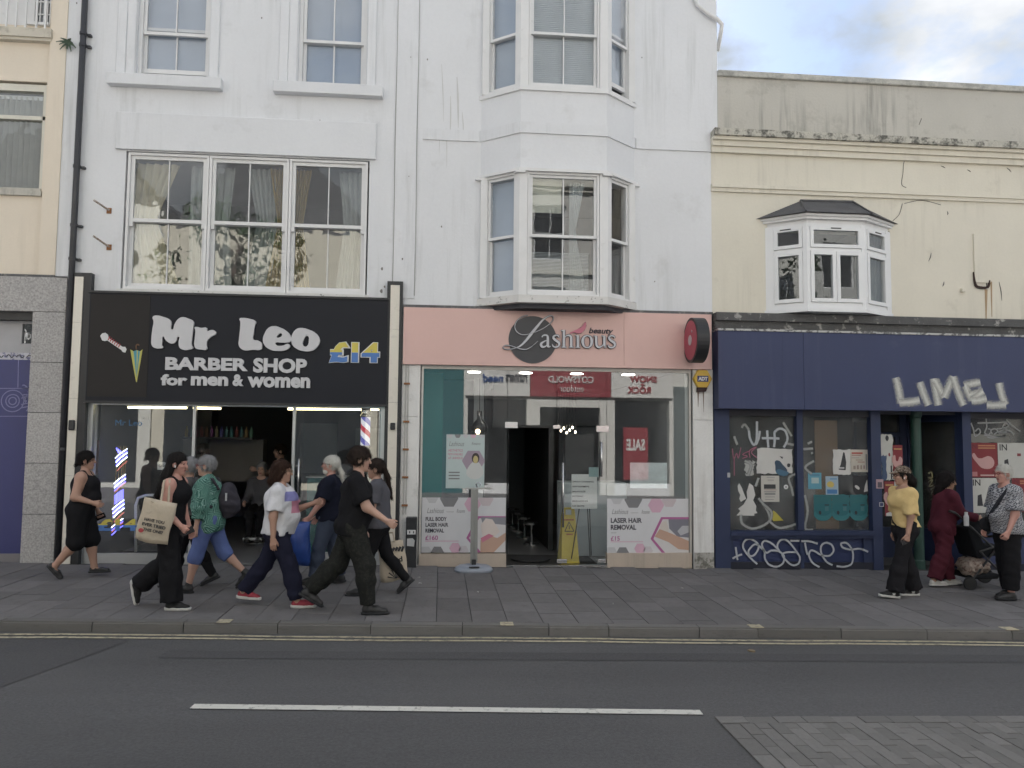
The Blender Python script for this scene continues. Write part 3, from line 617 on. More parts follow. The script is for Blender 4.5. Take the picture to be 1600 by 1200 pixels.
for (ti,z0_,z1_,lab) in ((0,6.99,8.85,'added pale sheet imitating reflection in the left side of the upper bay window'),(2,7.15,8.85,'added pale sheet imitating reflection in the right side of the upper bay window'),(0,3.95,5.62,'added pale blue sheet imitating reflection in the left side of the lower bay window')):
    T_, ln_ = facets[ti]; MB(T_).box(.1,ln_-.1,.155,.16,z0_,z1_).build('blind_or_backing', solid((.44,.51,.6),.8), label=lab, cat='blind')  # sheets added behind side panes; their pale colour stands in for reflections
MB().box(1.22,2.2,-.27,-.262,6.99,8.85).build('slatted_blind', M('blind_pale',(.52,.55,.56),.7,var=.05), label='pale slatted blind in the middle of the upper bay window', cat='blind')
bl = bpy.data.objects['slatted_blind']; mb = MB()
for k in range(60): mb.box(1.22,2.2,-.28,-.27,7.0+k*.03,7.018+k*.03)
mb.build('slat', M('blind_slat',(.6,.63,.64),.6), bl, kind='stuff')
mb = MB()
for k in range(30): mb.box(1.24,2.12,-.255,-.235,3.93+k*.021,3.938+k*.021)
mb.build('slatted_blind', M('blind_slat2',(.4,.42,.43),.6), label='half-raised slatted blind in the middle of the lower bay window', cat='blind')
MB().box(1.22,1.71,-.27,-.262,5.17,5.66).box(1.22,1.71,-.285,-.262,5.13,5.17).build('blind_or_backing', M('ivory_blind',(.62,.6,.52),.8), label='short ivory roller blind in lower bay window', cat='blind')
curtain(1.84,2.08,3.95,5.62,-.2,M('white_curtain',(.6,.63,.66),.9),'tied white curtain in the lower bay window',.35,2,0)
MB().box(-.58,4.06,-.09,.0,3.715,3.755).build('lead_flashing', LEADY, C)
# bent overflow pipe at the corner
pp = [at(1084,-6,-.05),at(1090,8,-.05),at(1104,20,-.06),at(1121,30,-.06),at(1128,38,-.05),at(1127,48,.0),at(1121,80,.1)]
MB().tube(pp,.032,10).build('overflow_pipe', TRIM, smooth=True, label='bent white overflow pipe at the top corner of the bay building', cat='drainpipe')
# ================================================================== low cream building on the right
D = thing('low_cream_building', 'low cream building with stained parapet above the blue shop', 'building', (7.5,0,gz(7.5)))
OR = (4.96,6.95,3.8,5.12)
mb = MB(); mb.wall(4.081,11.5,3.74,5.66,[OR],0,.3); mb.build('facade_wall', CREAM, D)
mb = MB(); mb.wall(4.081,11.5,5.66,6.55,[],0,.3); mb.build('frieze', CREAM, D)
mb = MB(); mb.box(4.193,11.5,.0,.3,6.55,7.47); mb.build('parapet', GRIMY, D)
MB().box(4.19,11.5,-.05,.36,7.47,7.565).build('coping', COPING, D, bevel=.01)
MB().box(4.075,11.5,-.2,.0,6.47,6.575).build('cornice_top', MOSSY, D)
MB().box(4.075,11.5,-.15,.0,6.42,6.47).box(4.075,11.5,-.1,.0,6.34,6.42).box(4.075,11.5,-.06,.0,6.25,6.34).build('cornice', CREAM, D)
MB().box(4.075,11.5,-.06,.0,5.7,5.75).box(4.075,11.5,-.035,.0,5.64,5.7).build('moulding', CREAM, D)
MB().box(4.2,4.35,.3,9,-.2,7.2).box(11.3,11.5,.3,9,-.2,7.2).box(4.35,11.3,8.8,9,-.2,7.2).box(4.2,11.5,.31,8.8,7.0,7.19).build('building_shell', CREAM, D)
mb = MB(); mb.wall(4.073,11.5,-.3,3.74,[(4.3,9.75,-.31,2.45)],.0,.3); mb.build('ground_floor_wall', BLUED, D)
MB().box(4.075,11.5,-.2,.0,3.62,3.74).box(4.075,11.5,-.14,.0,3.5,3.62).build('weathered_band', M('peeled_band',(.1,.1,.1),.9,var=.4,scale=3,fine=.3,bump=.7,bscale=25,blotch=.9,blotchcol=(.4,.39,.37),stops=(.58,.66)), D)
# cracks in the render
CR = solid((.09,.085,.075))
for pts,nm in (([(1427,230),(1424,243),(1413,252),(1411,270),(1409,288),(1416,293)],'a'),([(1410,318),(1405,335),(1395,345)],'b'),([(1413,318),(1440,313),(1470,320)],'c'),([(1436,195),(1440,185),(1438,190)],'d')):
    mb = MB(); stroke(mb, [(at(*p,-.004)[0],at(*p,-.004)[2]) for p in pts], .009, -.004 if nm != 'a' else -.004, .003, 4); mb.build('crack', CR, D)
mb = MB()
for px,py,l,a in ((1561,440,30,.15),(1455,395,14,-.3),(1475,440,8,-.3),(1565,225,8,1),(1573,262,10,.8),(1590,258,8,1.2),(1545,250,6,.5),(1511,265,7,1),(1470,259,8,1.1),(1540,435,14,.1),(1480,330,6,.1)):
    p = at(px,py,-.004); q = at(px+l*math.sin(a),py+l*math.cos(a),-.004); stroke(mb, [(p[0],p[2]),((p[0]+q[0])/2+.01,(p[2]+q[2])/2),(q[0],q[2])],[.004,.016,.004],-.004,.003,3)
mb.build('render_chip', CR, D)
# oriel window
ow = [(4.93,0.0),(5.44,-.4),(6.34,-.4),(6.98,0.0)]
ow = [(4.93,0.0),(5.42,-.36),(6.33,-.36),(6.96,0.0)]
def orpoly(off): return [(ow[0][0]-off*1.2,0),(ow[1][0]-off*.5,ow[1][1]-off),(ow[2][0]+off*.5,ow[2][1]-off),(ow[3][0]+off*1.2,0)]
oriel = MB()
oriel.slab(orpoly(.02),3.755,3.81); oriel.slab(orpoly(.0),3.81,3.85); orl = oriel.build('oriel_base', UPVC, D)
MB().slab(orpoly(-.03),5.1,5.16).slab(orpoly(.03),5.16,5.2).slab(orpoly(.06),5.2,5.235).build('oriel_cornice', TRIM, D)
rf = MB(); o_ = orpoly(.12); rf.add([(o_[0][0],-.0,5.235),(o_[1][0],o_[1][1],5.24),(o_[2][0],o_[2][1],5.24),(o_[3][0],0,5.235),(5.5,0,5.545),(6.36,0,5.56)],[(0,1,4),(1,2,5,4),(2,3,5),(0,3,2,1),(0,4,5,3)]); rf.tube([(5.5,-.01,5.55),(6.36,-.01,5.565)],.02,6); rf.tube([(o_[1][0],o_[1][1],5.245),(5.5,-.01,5.55)],.014,6); rf.tube([(o_[2][0],o_[2][1],5.245),(6.36,-.01,5.565)],.014,6); rf.build('oriel_roof', SLATE, D)
for i in range(3):
    a, b = Vector((*ow[i],0)), Vector((*ow[i+1],0)); d = (b-a); ln = d.length; d.normalize(); n_ = Vector((-d.y,d.x,0))
    T = Matrix(((d.x,n_.x,0,a.x),(d.y,n_.y,0,a.y),(0,0,1,0),(0,0,0,1)))
    m0, m1 = ((.13,.06),(.05,.05),(.06,.13))[i]; fr = .05
    mb = MB(T); mb.box(0,m0,.0,.08,3.85,5.1); mb.box(ln-m1,ln,.0,.08,3.85,5.1); mb.box(m0,ln-m1,.01,.07,3.85,3.9); mb.box(m0,ln-m1,.01,.07,4.68,4.73); mb.box(m0,ln-m1,.01,.07,5.05,5.1); wn_ = mb.build('window', UPVC, D)
    cols = [(m0,ln-m1)] if i != 1 else [(m0,ln/2),(ln/2,ln-m1)]
    for (a0,a1) in cols:
        mb = MB(T); sash_frame(mb,a0+.004,a1-.004,3.904,4.676,-.012,.05,.055); mb.build('casement', UPVC, wn_); MB(T).box(a0+.055,a1-.055,.02,.026,3.95,4.63).build('pane', GL_BAY, wn_)
    mb = MB(T); sash_frame(mb,m0+.004,ln-m1-.004,4.734,5.046,-.012,.05,.05); mb.build('fanlight', UPVC, wn_); MB(T).box(m0+.05,ln-m1-.05,.02,.026,4.78,5.0).build('pane', GL_BAY, wn_)
    MB(T).box(ln/2-.08,ln/2+.08,-.02,-.012,5.02,5.035).build('trickle_vent', BLACKP, wn_)
MB().room(4.5,7.4,.31,3.0,3.78,5.6).build('room_interior', ROOMD, D)
curtain(6.62,6.9,3.9,5.05,.1,NET,'grey net curtain in the right side of the oriel window',1,2)
# patched sign bracket hole and small box on the wall
pb = thing('wall_patch', 'painted-over rectangular patch with torn rusty bracket at its foot', 'wall fixture', (at(1532,410)[0],0,at(1532,450)[2]))
r4 = rect(1521,366,1545,442); MB().box(r4[0],r4[1],-.022,.001,r4[2],r4[3]).build('cover_plate', CREAM, pb)
mb = MB(); stroke(mb,[(at(*q,-.02)[0],at(*q,-.02)[2]) for q in ((1521,425),(1523,440),(1527,448),(1543,449),(1546,438))],[.01,.025,.035,.035,.018],-.03,.02,4); mb.build('bracket_remains', M('burnt_rust',(.05,.03,.025),.9), pb)
mb = MB(); stroke(mb,[(at(*q,-.005)[0],at(*q,-.005)[2]) for q in ((1541,452),(1541,498))],[.05,.015],-.003,.002,3); stroke(mb,[(at(*q,-.005)[0],at(*q,-.005)[2]) for q in ((1549,440),(1550,495))],[.03,.01],-.003,.002,3); mb.build('rust_stain', solid((.42,.3,.18),.9), pb)
p = at(1503,454); MB().box(p[0]-.03,p[0]+.03,-.05,.001,p[2]-.03,p[2]+.03).build('junction_box', CREAM, bevel=.006, label='small cream junction box on the wall left of the patch', cat='junction box')

# drip stains on the white render
STAIN = M('drip_stain',(.6,.605,.6),.9,var=.1)
for pts,wd in (([(697,200),(698,262)],.012),([(686,200),(686,245)],.008),([(714,120),(716,200)],.03),([(704,150),(703,215)],.02),([(722,175),(724,212)],.016),([(690,100),(693,190)],.014),([(770,245),(771,262)],.01)):
    mb = MB(); q_ = [(at(*p,-.003)[0],at(*p,-.003)[2]) for p in pts]; stroke(mb,[q_[0],((q_[0][0]+q_[1][0])/2+.006,(q_[0][1]+q_[1][1])/2),q_[1]],[wd*.4,wd,wd*.2],-.0032 if pts[0][1] > 215 or True else 0,.002,4); mb.build('drip_stain', STAIN, C)
for x_ in (-.748,-.428):
    mb = MB(); stroke(mb,[(x_,3.9),(x_+.004,5.0),(x_-.003,6.3),(x_+.002,7.6),(x_,8.8)],[.012,.008,.012,.007,.006],-.0155,.003,6); mb.build('render_joint', solid((.3,.3,.29)), B if x_ < -.6 else B)
for px_,py_,r_ in ((409,28,.012),(642,90,.008),(668,93,.012),(1003,90,.01),(639,276,.008),(500,188,.008),(247,194,.01),(120,5,.012),(629,405,.014),(690,354,.012),(1023,440,.01),(597,420,.02),(596,455,.025),(601,448,.015)):
    p = at(px_,py_,0); X_ = B if p[0] < -.585 else C; mb = MB(); yy = -.015 if -.745 < p[0] < -.43 else -.003
    mb.prism([(p[0]+r_*math.cos(t)*(1 if k%2 else .7), p[2]+r_*1.3*math.sin(t)) for k,t in enumerate([j*math.pi/3 for j in range(6)])],yy,yy+.002); mb.build('render_chip', solid((.2,.19,.18)), X_)
# ================================================================== barber shop front
def xz(px, py, Y=0.0): p = at(px, py, Y); return (p[0], p[2])
FY = -.12
bs = thing('barber_sign', 'black fascia sign reading Mr Leo barber shop for men and women', 'sign', (-2.9,FY,2.3))
r4 = rect(137,463,605,629,FY); x0,x1,z0,z1 = r4
MB().box(x0,x1,FY,0,z0,z1).build('sign_board', BLACK, bs)
MB().box(*[xz(139,545,FY)[0],xz(232,545,FY)[0]],FY-.004,FY,z0+.06,z1-.02).build('side_panel', M('board_warm',(.02,.018,.018),.5,var=.1,spec=.25), bs)
MB().box(x0-.02,x1+.02,FY-.02,0,z0-.03,z0).box(x0-.02,x1+.01,FY-.02,0,z1,z1+.03).build('board_trim', BLACKP, bs)
def Z1(p): return xz(220+p[0]/8, 480+p[1]/8, FY)
def Z2(p): return xz(360+p[0]/6.4, 480+p[1]/6.4, FY)
gl_M = [(160,125),(200,108),(290,125),(370,160),(388,190),(400,285),(430,220),(480,150),(530,128),(600,145),(668,185),(665,240),(648,400),(645,480),(662,510),(620,530),(530,532),(490,500),(482,440),(480,370),(450,430),(400,458),(350,440),(310,400),(292,370),(278,430),(272,480),(288,505),(250,518),(170,505),(145,470),(142,420),(155,280),(170,180)]
gl_r = [(682,255),(715,250),(760,262),(835,265),(838,300),(880,290),(920,292),(948,320),(945,340),(900,365),(860,395),(835,430),(830,480),(833,530),(760,532),(700,520),(680,490),(685,380),(690,290)]
gl_L = [(1240,150),(1290,138),(1370,150),(1430,170),(1448,195),(1435,220),(1418,330),(1412,405),(1470,420),(1515,450),(1522,490),(1515,525),(1400,535),(1310,542),(1265,525),(1232,480),(1235,400),(1250,250),(1250,180)]
gl_e = [(330,320),(345,270),(385,210),(435,192),(500,205),(570,245),(605,290),(608,340),(570,355),(500,355),(455,358),(460,378),(520,388),(590,372),(598,400),(570,425),(480,440),(400,425),(345,380)]
gl_e2 = [(468,303),(485,275),(505,262),(520,272),(518,290),(500,303)]
gl_o = [(612,330),(625,270),(665,222),(710,210),(790,228),(860,265),(895,320),(890,370),(850,420),(810,440),(740,442),(670,420),(625,380)]
gl_o2 = [(730,380),(745,310),(765,288),(785,300),(788,340),(775,385),(755,397)]
for g,f in (([gl_M],Z1),([gl_r],Z1),([gl_L],Z1),([gl_e,gl_e2],Z2),([gl_o,gl_o2],Z2)):
    shape([[f(p) for p in lp] for lp in g], FY-.035, .035, 'letter', SAND, bs, bez=True)
for s,b in (('BARBER',(259,559,388,579)),('SHOP',(396,560,480,583)),('for',(252,585,293,602.5)),('men',(299,588,357,603)),('&',(364,585,381,603.5)),('women',(387,589,485,606))):
    text(s, rect(*b,FY), FY-.022, .022, 'lettering', SAND, bs, bold=.045)
def two_tone(name, zc):
    m = bpy.data.materials.new(name); m.use_nodes = True; t = m.node_tree; N = t.nodes; b = N['Principled BSDF']; b.inputs['Roughness'].default_value = .5
    g = N.new('ShaderNodeNewGeometry'); s = N.new('ShaderNodeSeparateXYZ'); c = N.new('ShaderNodeMath'); c.operation = 'GREATER_THAN'; c.inputs[1].default_value = zc
    x = N.new('ShaderNodeMix'); x.data_type = 'RGBA'; x.inputs['A'].default_value = (.08,.2,.5,1); x.inputs['B'].default_value = (.62,.53,.1,1)
    t.links.new(g.outputs['Position'], s.inputs[0]); t.links.new(s.outputs['Z'], c.inputs[0]); t.links.new(c.outputs[0], x.inputs['Factor']); t.links.new(x.outputs['Result'], b.inputs['Base Color']); return m
q = rect(515,535,593,567,FY); zc = q[2]+(q[3]-q[2])*.5
text('£14', (q[0]-.01,q[1]+.01,q[2]-.01,q[3]+.01), FY-.008, .008, 'price_outline', PAPER, bs, bold=.085)
text('£14', q, FY-.014, .006, 'price', two_tone('blue_yellow', zc), bs, bold=.05)
# the sign's umbrella and striped bone (the animal figure between them is left off)
TEAL = solid((.08,.3,.38)); YEL = solid((.5,.47,.12)); RED = solid((.4,.05,.06)); WHT = solid((.68,.68,.68))
um = [(204,546),(209,549),(214,547),(219,549),(223,546),(219,570),(214,597),(213,597),(208,570)]
shape([[xz(*p,FY) for p in um]], FY-.009, .005, 'umbrella_canopy', YEL, bs)
for pts in ([(209,549),(214,547),(213.7,590)],[(216,548),(219,549),(214.2,588)]): shape([[xz(*p,FY) for p in pts]], FY-.011, .003, 'umbrella_panel', TEAL, bs)
mb = MB(); stroke(mb,[xz(*p,FY) for p in ((213.5,546),(213,541),(215,538),(218,540))],.018,FY-.01,.006,4); mb.build('umbrella_handle', solid((.12,.06,.03)), bs)
bone = [(157,525),(160,521),(165,520),(169,523),(170,528),(192,542),(196,542),(198,546),(196,551),(192,550),(190,547),(168,532),(164,533),(160,532)]
shape([[xz(*p,FY) for p in bone]], FY-.009, .005, 'bone', WHT, bs)
mb = MB()
for k in range(6):
    a = (171+k*3.2,527+k*2.3); stroke(mb,[xz(a[0]+1,a[1]-1,FY),xz(a[0]-1.5,a[1]+4.5,FY)],.014,FY-.0115,.003,2)
mb.build('bone_stripe', RED, bs)
# pilasters with marble facing
for xa,xb,ma,mb_,nm in ((-5.165,-4.935,-5.15,-5.035,'l'),(-.815,-.59,-.765,-.635,'r')):
    g0 = gz(xa); MB().box(xa,xb,-.1,.0,g0-.05,4.09).build('pilaster', BLACKP, B)
    for z0_,z1_ in ((g0,1.25),(1.253,2.32),(2.323,3.38),(3.383,4.03)): MB().box(ma,mb_,-.116,-.1,z0_,z1_).build('marble_slab', MARBLE, B)
MB().box(-5.125,-5.05,-.16,-.116,1.88,2.02).build('wall_lamp', BLACKP, label='small black wall box on the left marble pilaster', cat='wall fixture', bevel=.01)
MB().box(-.73,-.66,-.16,-.116,1.93,2.03).build('wall_lamp', BLACKP, label='small black wall box on the right marble pilaster', cat='wall fixture', bevel=.01)
# glazing
sf = MB(); sf.box(-4.93,-.82,.0,.08,2.24,2.32); sf.box(-4.93,-4.87,.0,.08,.0,2.24); sf.box(-.88,-.82,.0,.08,-.02,2.24); sf.box(-3.52,-3.48,.02,.08,.17,2.24); sf.box(-2.13,-2.09,.02,.08,.15,2.24)
shopB = sf.build('shop_front_frame', ALU, B)
for a,b in ((-4.87,-3.52),(-2.09,-.88)):
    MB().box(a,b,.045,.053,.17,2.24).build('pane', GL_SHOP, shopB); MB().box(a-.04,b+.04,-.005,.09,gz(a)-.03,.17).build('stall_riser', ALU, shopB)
MB().box(-3.5,-2.1,.0,.5,-.03,gz(-3.5)+.0).build('threshold', TILE, B)
for xh,nm in ((-3.5,-1),(-2.11,1)):
    MB().box(xh-.006,xh+.006,.09,.82,.03,2.2).build('door_leaf', GL_SHOP, shopB)
mb = MB(); mb.tube([(-2.02,-.02,.95),(-2.02,-.02,1.5)],.013,8); mb.tube([(-2.02,-.02,1.4),(-2.12,.1,1.4)],.008,6); mb.tube([(-2.02,-.02,1.02),(-2.12,.1,1.02)],.008,6); mb.build('door_handle', STEEL, shopB, smooth=True)
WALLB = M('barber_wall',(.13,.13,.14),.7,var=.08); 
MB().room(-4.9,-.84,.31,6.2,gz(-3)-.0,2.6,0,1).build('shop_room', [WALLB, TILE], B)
def panel(name, x0,x1,y0,y1,z0,z1,mat,lab=None,cat=None,parent=None,bevel=0,**k): return MB().box(x0,x1,y0,y1,z0,z1).build(name,mat,parent,bevel=bevel,label=lab,cat=cat,**k)
TUBE = emis('warm_tube',(1,.86,.5),2.2)
for i,(a,b,py,lab) in enumerate(((200,292,636.5,'left warm strip light at the barber shop ceiling'),(302,345,637.5,'short warm strip light left of the barber doorway'),(450,592,639,'long warm strip light on the right of the barber shop'))):
    p, q = at(a,py,.55), at(b,py+.8,.55); f_ = thing('strip_light', lab, 'light', ((p[0]+q[0])/2,.55,p[2]), group='barber strip lights')
    MB().tube([p,q],.016,8).build('tube', TUBE, f_); MB().box(p[0]-.02,q[0]+.02,.53,.57,p[2]+.018,p[2]+.06).build('fitting', UPVC, f_)
# neon spiral pole
c = at(184,765,.3); npole = thing('neon_barber_pole', 'glowing barber pole with slanted neon stripes in the left window', 'barber pole', (c[0],.3,.3))
GOLDM = M('brass_lattice',(.3,.22,.07),.35,.6,var=.3,scale=20); NW = emis('neon_white',(.75,.85,1),2.2); NB = emis('neon_blue',(.12,.12,1),2.0); NR = emis('neon_red',(.6,.15,.12),.5)
for k in range(5): MB().tube([(c[0]-.06+.03*k,.34-.02*abs(k-2),.5),(c[0]-.02+.03*k,.34-.02*abs(k-2),1.66)],.006,5).build('rod', GOLDM, npole)
def neon(p0,p1,mat,w_=.006,yo=0): 
    a, b = at(*p0,.26), at(*p1,.26); MB().tube([a,(a+b)/2+np.array([0,-.02,.004]),b],w_,5).build('neon_tube', mat, npole)
for (ys,cnt) in ((728,4),(768,3),(808,4),(837,2)):
    for k in range(cnt):
        neon((180-(ys-728)*.06+k*1.0, ys-12+k*6.5),(199-(ys-728)*.06, ys-27+k*6.5), NW if k != cnt-1 else NR,.0055)
        if k < 2: neon((181-(ys-728)*.06, ys-8+k*7),(199-(ys-728)*.06, ys-23+k*7), NB,.005)
for k in range(6): neon((179,775+k*2.5),(193,765+k*2.6),NB,.005)
for k in range(4): neon((182+k*3,700+k*2),(186+k*3,708+k),NB,.007)
# hanging pink print and posters in the left window
panel('window_print',*xz(163,0,.4)[:1],xz(190,0,.4)[0],.4,.41,xz(170,742,.4)[1],xz(170,688,.4)[1],M('pink_print',(.36,.2,.22),.7,var=.5,scale=12),'pinkish print hanging in the left barber window','poster')
text('Mr Leo', rect(180,656,222,665,.04), .044, .001, 'window_lettering', solid((.05,.15,.3)), label='small blue lettering on the left barber window', cat='lettering')
q = rect(152,811,214,830,.04); text('£14', q, .0435, .0015, 'price_sticker', two_tone('blue_yellow_low', (q[2]+q[3])/2), bold=.05, label='yellow and blue £14 price sticker low on the barber window', cat='sticker')
cs = thing('cash_notice','small white notice reading CASH ONLY in the barber window','notice',(at(258,728,.4)[0],.4,at(258,733,.4)[2])); q = rect(246,722,272,734,.4)
MB().box(q[0],q[1],.4,.405,q[2],q[3]).build('card', PAPER, cs); text('CASH ONLY',(q[0]+.02,q[1]-.02,q[2]+.035,q[3]-.035),.398,.002,'print',INK,cs,bold=.02)
mb = MB(); mb.tube([(x_,.7,z_) for x_,z_ in (xz(212,862,.7),xz(212,790,.7),xz(216,778,.7),xz(228,774,.7),xz(250,773,.7))],.022,8); mb.build('white_rail', UPVC, smooth=True, label='curved white tube rail inside the left barber window', cat='rail')
# interior: shelves, mirrors, chairs, counter
MIR = M('mirror',(.55,.58,.6),.04,1,var=.02); LEATH = M('black_leather',(.02,.02,.022),.35,var=.1); WOODL = M('beige_board',(.15,.14,.125),.6,var=.1)
panel('wall_cabinet',-4.6,-3.2,3.0,3.3,1.0,1.75,WOODL,'beige board unit on the back left of the barber shop','cabinet')
sh = thing('product_shelf','dark shelf of small bottles on the left of the barber shop','shelf',(-4.0,2.6,1.78))
MB().box(-4.5,-3.3,2.6,2.85,1.75,1.79).build('shelf_board', BLACKP, sh)
for k in range(14): MB().lathe([(.028,0),(.03,.12),(.012,.15),(.012,.19)],(-4.45+k*.085,2.7,1.79),8).build('bottle', solid((rnd.choice((.3,.1,.4,.15)),rnd.choice((.1,.2,.3)),rnd.choice((.1,.3,.2)))), sh)
panel('wall_mirror',-3.1,-2.3,6.1,6.15,1.0,2.1,ROOML,'pale wall panel at the back of the barber shop','panel')
panel('back_door',-1.9,-1.2,6.1,6.16,0,2.0,M('grey_door',(.3,.31,.31),.6),'grey door at the back of the barber shop','door')
ct = thing('glass_counter','teal tinted glass counter inside the right of the barber shop','counter',(-1.6,.9,0))
GTEAL = M('teal_panel',(.02,.13,.13),.2,var=.1); MB().box(-2.0,-1.05,.6,1.0,.02,1.2).build('counter_body', GTEAL, ct); MB().box(-2.02,-1.03,.58,1.02,1.2,1.22).build('counter_top', ALU, ct)
def barber_chair(x,y,lab):
    t = thing('barber_chair',lab,'chair',(x,y,0),group='barber chairs')
    MB().lathe([(.26,0),(.26,.03),(.05,.06),(.05,.4)],(x,y,0),16).build('base', STEEL, t, smooth=False)
    MB().box(x-.25,x+.25,y-.25,y+.25,.42,.54).build('seat', LEATH, t, bevel=.04); MB().box(x-.24,x+.24,y+.2,y+.32,.55,1.1).build('backrest', LEATH, t, bevel=.04)
    for s in (-1,1): MB().box(x+s*.29-.035,x+s*.29+.035,y-.2,y+.25,.68,.74).build('armrest', LEATH, t, bevel=.02)
    MB().box(x-.15,x+.15,y-.55,y-.3,.12,.16).build('footrest', STEEL, t)
barber_chair(-3.05,2.3,'black barber chair occupied by the customer'); barber_chair(-2.0,3.3,'empty black barber chair deeper in the shop')
# helical barber pole lamp
c = at(571,675,.3); bp_ = thing('barber_pole','red, white and blue striped barber pole in the right window','barber pole',(c[0],.3,c[2]-.32))
CHR = M('chrome',(.7,.7,.7),.12,1,var=.02)
m = bpy.data.materials.new('barber_stripes'); m.use_nodes = True; t_ = m.node_tree; b_ = t_.nodes['Principled BSDF']; b_.inputs['Roughness'].default_value = .2
tc = t_.nodes.new('ShaderNodeUVMap'); sp_ = t_.nodes.new('ShaderNodeSeparateXYZ'); a1 = t_.nodes.new('ShaderNodeMath'); a1.operation = 'FRACT'; cr = t_.nodes.new('ShaderNodeValToRGB'); cr.color_ramp.interpolation = 'CONSTANT'
e = cr.color_ramp.elements; e[0].color = (.55,.55,.6,1); e[1].position = .25; e[1].color = (.35,.03,.05,1)
for ps,cl in ((.5,(.55,.55,.6,1)),(.75,(.08,.08,.3,1))): q_ = e.new(ps); q_.color = cl
t_.links.new(tc.outputs[0], sp_.inputs[0]); t_.links.new(sp_.outputs['X'], a1.inputs[0]); t_.links.new(a1.outputs[0], cr.inputs[0]); t_.links.new(cr.outputs[0], b_.inputs['Base Color']); t_.links.new(cr.outputs[0], b_.inputs['Emission Color']); b_.inputs['Emission Strength'].default_value = .35
mb = MB(); n = 24; mb.uv = []; zb = c[2]-.2
for j in range(2):
    for k in range(n+1):
        t = 2*math.pi*k/n; mb.v.append((c[0]+.07*math.cos(t),.3+.07*math.sin(t),zb+j*.42)); mb.uv.append((k/n+j*1.2,j))
for k in range(n): mb.f.append((k,k+1,k+n+2,k+n+1)); mb.m.append(0)
mb.build('striped_cylinder', m, bp_, smooth=True)
MB().lathe([(.08,0),(.08,.06),(.06,.09),(.085,.11),(.085,.13)],(c[0],.3,zb-.13),20).build('lower_cap', CHR, bp_, smooth=True); MB().lathe([(.085,0),(.085,.03),(.06,.05),(.08,.08),(.06,.14),(.02,.16)],(c[0],.3,zb+.42),20).build('upper_cap', CHR, bp_, smooth=True)
MB().box(c[0]-.01,c[0]+.01,.3,.42,c[2]-.05,c[2]+.05).build('wall_bracket', CHR, bp_)
# ================================================================== salon front
SY = -.1
ss = thing('salon_sign','pink fascia sign reading Lashious beauty','sign',(1.74,SY,2.87))
x0,x1,z0,z1 = rect(630,485.5,1112,573,SY)
for a,b in ((x0,xz(975,530,SY)[0]-.002),(xz(975,530,SY)[0]+.002,x1)): MB().box(a,b,SY,0,z0,z1).build('sign_panel', PINK, ss)
def LZ(p): return xz(770+p[0]/8, 485+p[1]/8, SY)
c0 = LZ((497,367)); rr = abs(LZ((795,367))[0]-LZ((195,367))[0])/2
CHAR = M('charcoal_disc',(.035,.037,.045),.4); LSIL = flat('letter_grey',(.55,.56,.6),.4); LDARK = flat('letter_dark',(.045,.035,.05),.5)  # disc, letter faces, and the dark tone of letter edges and small lettering
shape([[(c0[0]+rr*math.cos(k*math.pi/24), c0[1]+rr*.985*math.sin(k*math.pi/24)) for k in range(48)]], SY-.012, .012, 'disc', CHAR, ss)
Lp = [(435,65),(360,85),(300,135),(272,200),(290,260),(340,300),(400,308),(460,295),(540,270),(640,220),(720,160),(755,105),(735,72),(690,78),(620,125),(560,195),(490,280),(420,370),(350,440),(290,470),(220,487),(150,485),(128,462),(160,440),(220,445),(290,468),(370,490),(430,485),(500,440),(560,385)]
Lw = [.6,.8,1,1.1,1.1,1,.9,.8,.8,.8,.8,.8,.9,1.6,2.6,3.6,4.2,3.6,2.4,1.3,.9,.8,.8,.8,.9,1.1,1.2,1,.7,.4]
def serif(glyph):   # strokes in photo-zoom pixels, widths in the same
    return glyph
gly = {'a':[([(610,340),(625,318),(655,312),(680,325),(684,360),(684,440),(695,458),(718,450)],[14,16,18,22,30,30,20,10]),([(684,372),(640,390),(605,415),(600,440),(620,460),(655,452),(684,425)],[8,14,26,30,26,16,10])],
 's':[([(825,345),(815,322),(785,314),(758,328),(756,352),(785,380),(818,402),(826,432),(806,456),(775,462),(748,448),(740,425)],[8,16,18,22,28,30,30,26,20,18,14,6])],
 'h':[([(848,262),(872,252)],[10,12]),([(884,248),(884,350),(884,462)],[30,30,30]),([(852,462),(918,462)],[11,11]),([(886,350),(915,322),(950,316),(972,335),(975,380),(975,462)],[8,14,22,28,30,30]),([(945,462),(1008,462)],[11,11])],
 'i':[([(1025,322),(1050,316)],[8,12]),([(1058,316),(1058,462)],[30,30]),([(1028,464),(1088,464)],[11,11])],
 'o':[([(1175,318),(1135,335),(1118,390),(1135,448),(1175,468),(1215,448),(1232,392),(1215,335),(1175,318)],[12,24,34,24,12,24,34,24,12])],
 'u':[([(1252,324),(1278,322)],[10,12]),([(1286,322),(1288,400),(1296,448),(1325,464),(1360,448),(1382,420)],[28,28,28,22,14,8]),([(1352,324),(1380,322)],[10,12]),([(1388,322),(1388,450)],[30,30]),([(1388,462),(1414,460)],[16,10])]}
gly['s2'] = [([(p[0]+694,p[1]+6) for p in gly['s'][0][0]], gly['s'][0][1])]
pxm = (LZ((800,0))[0]-LZ((0,0))[0])/800
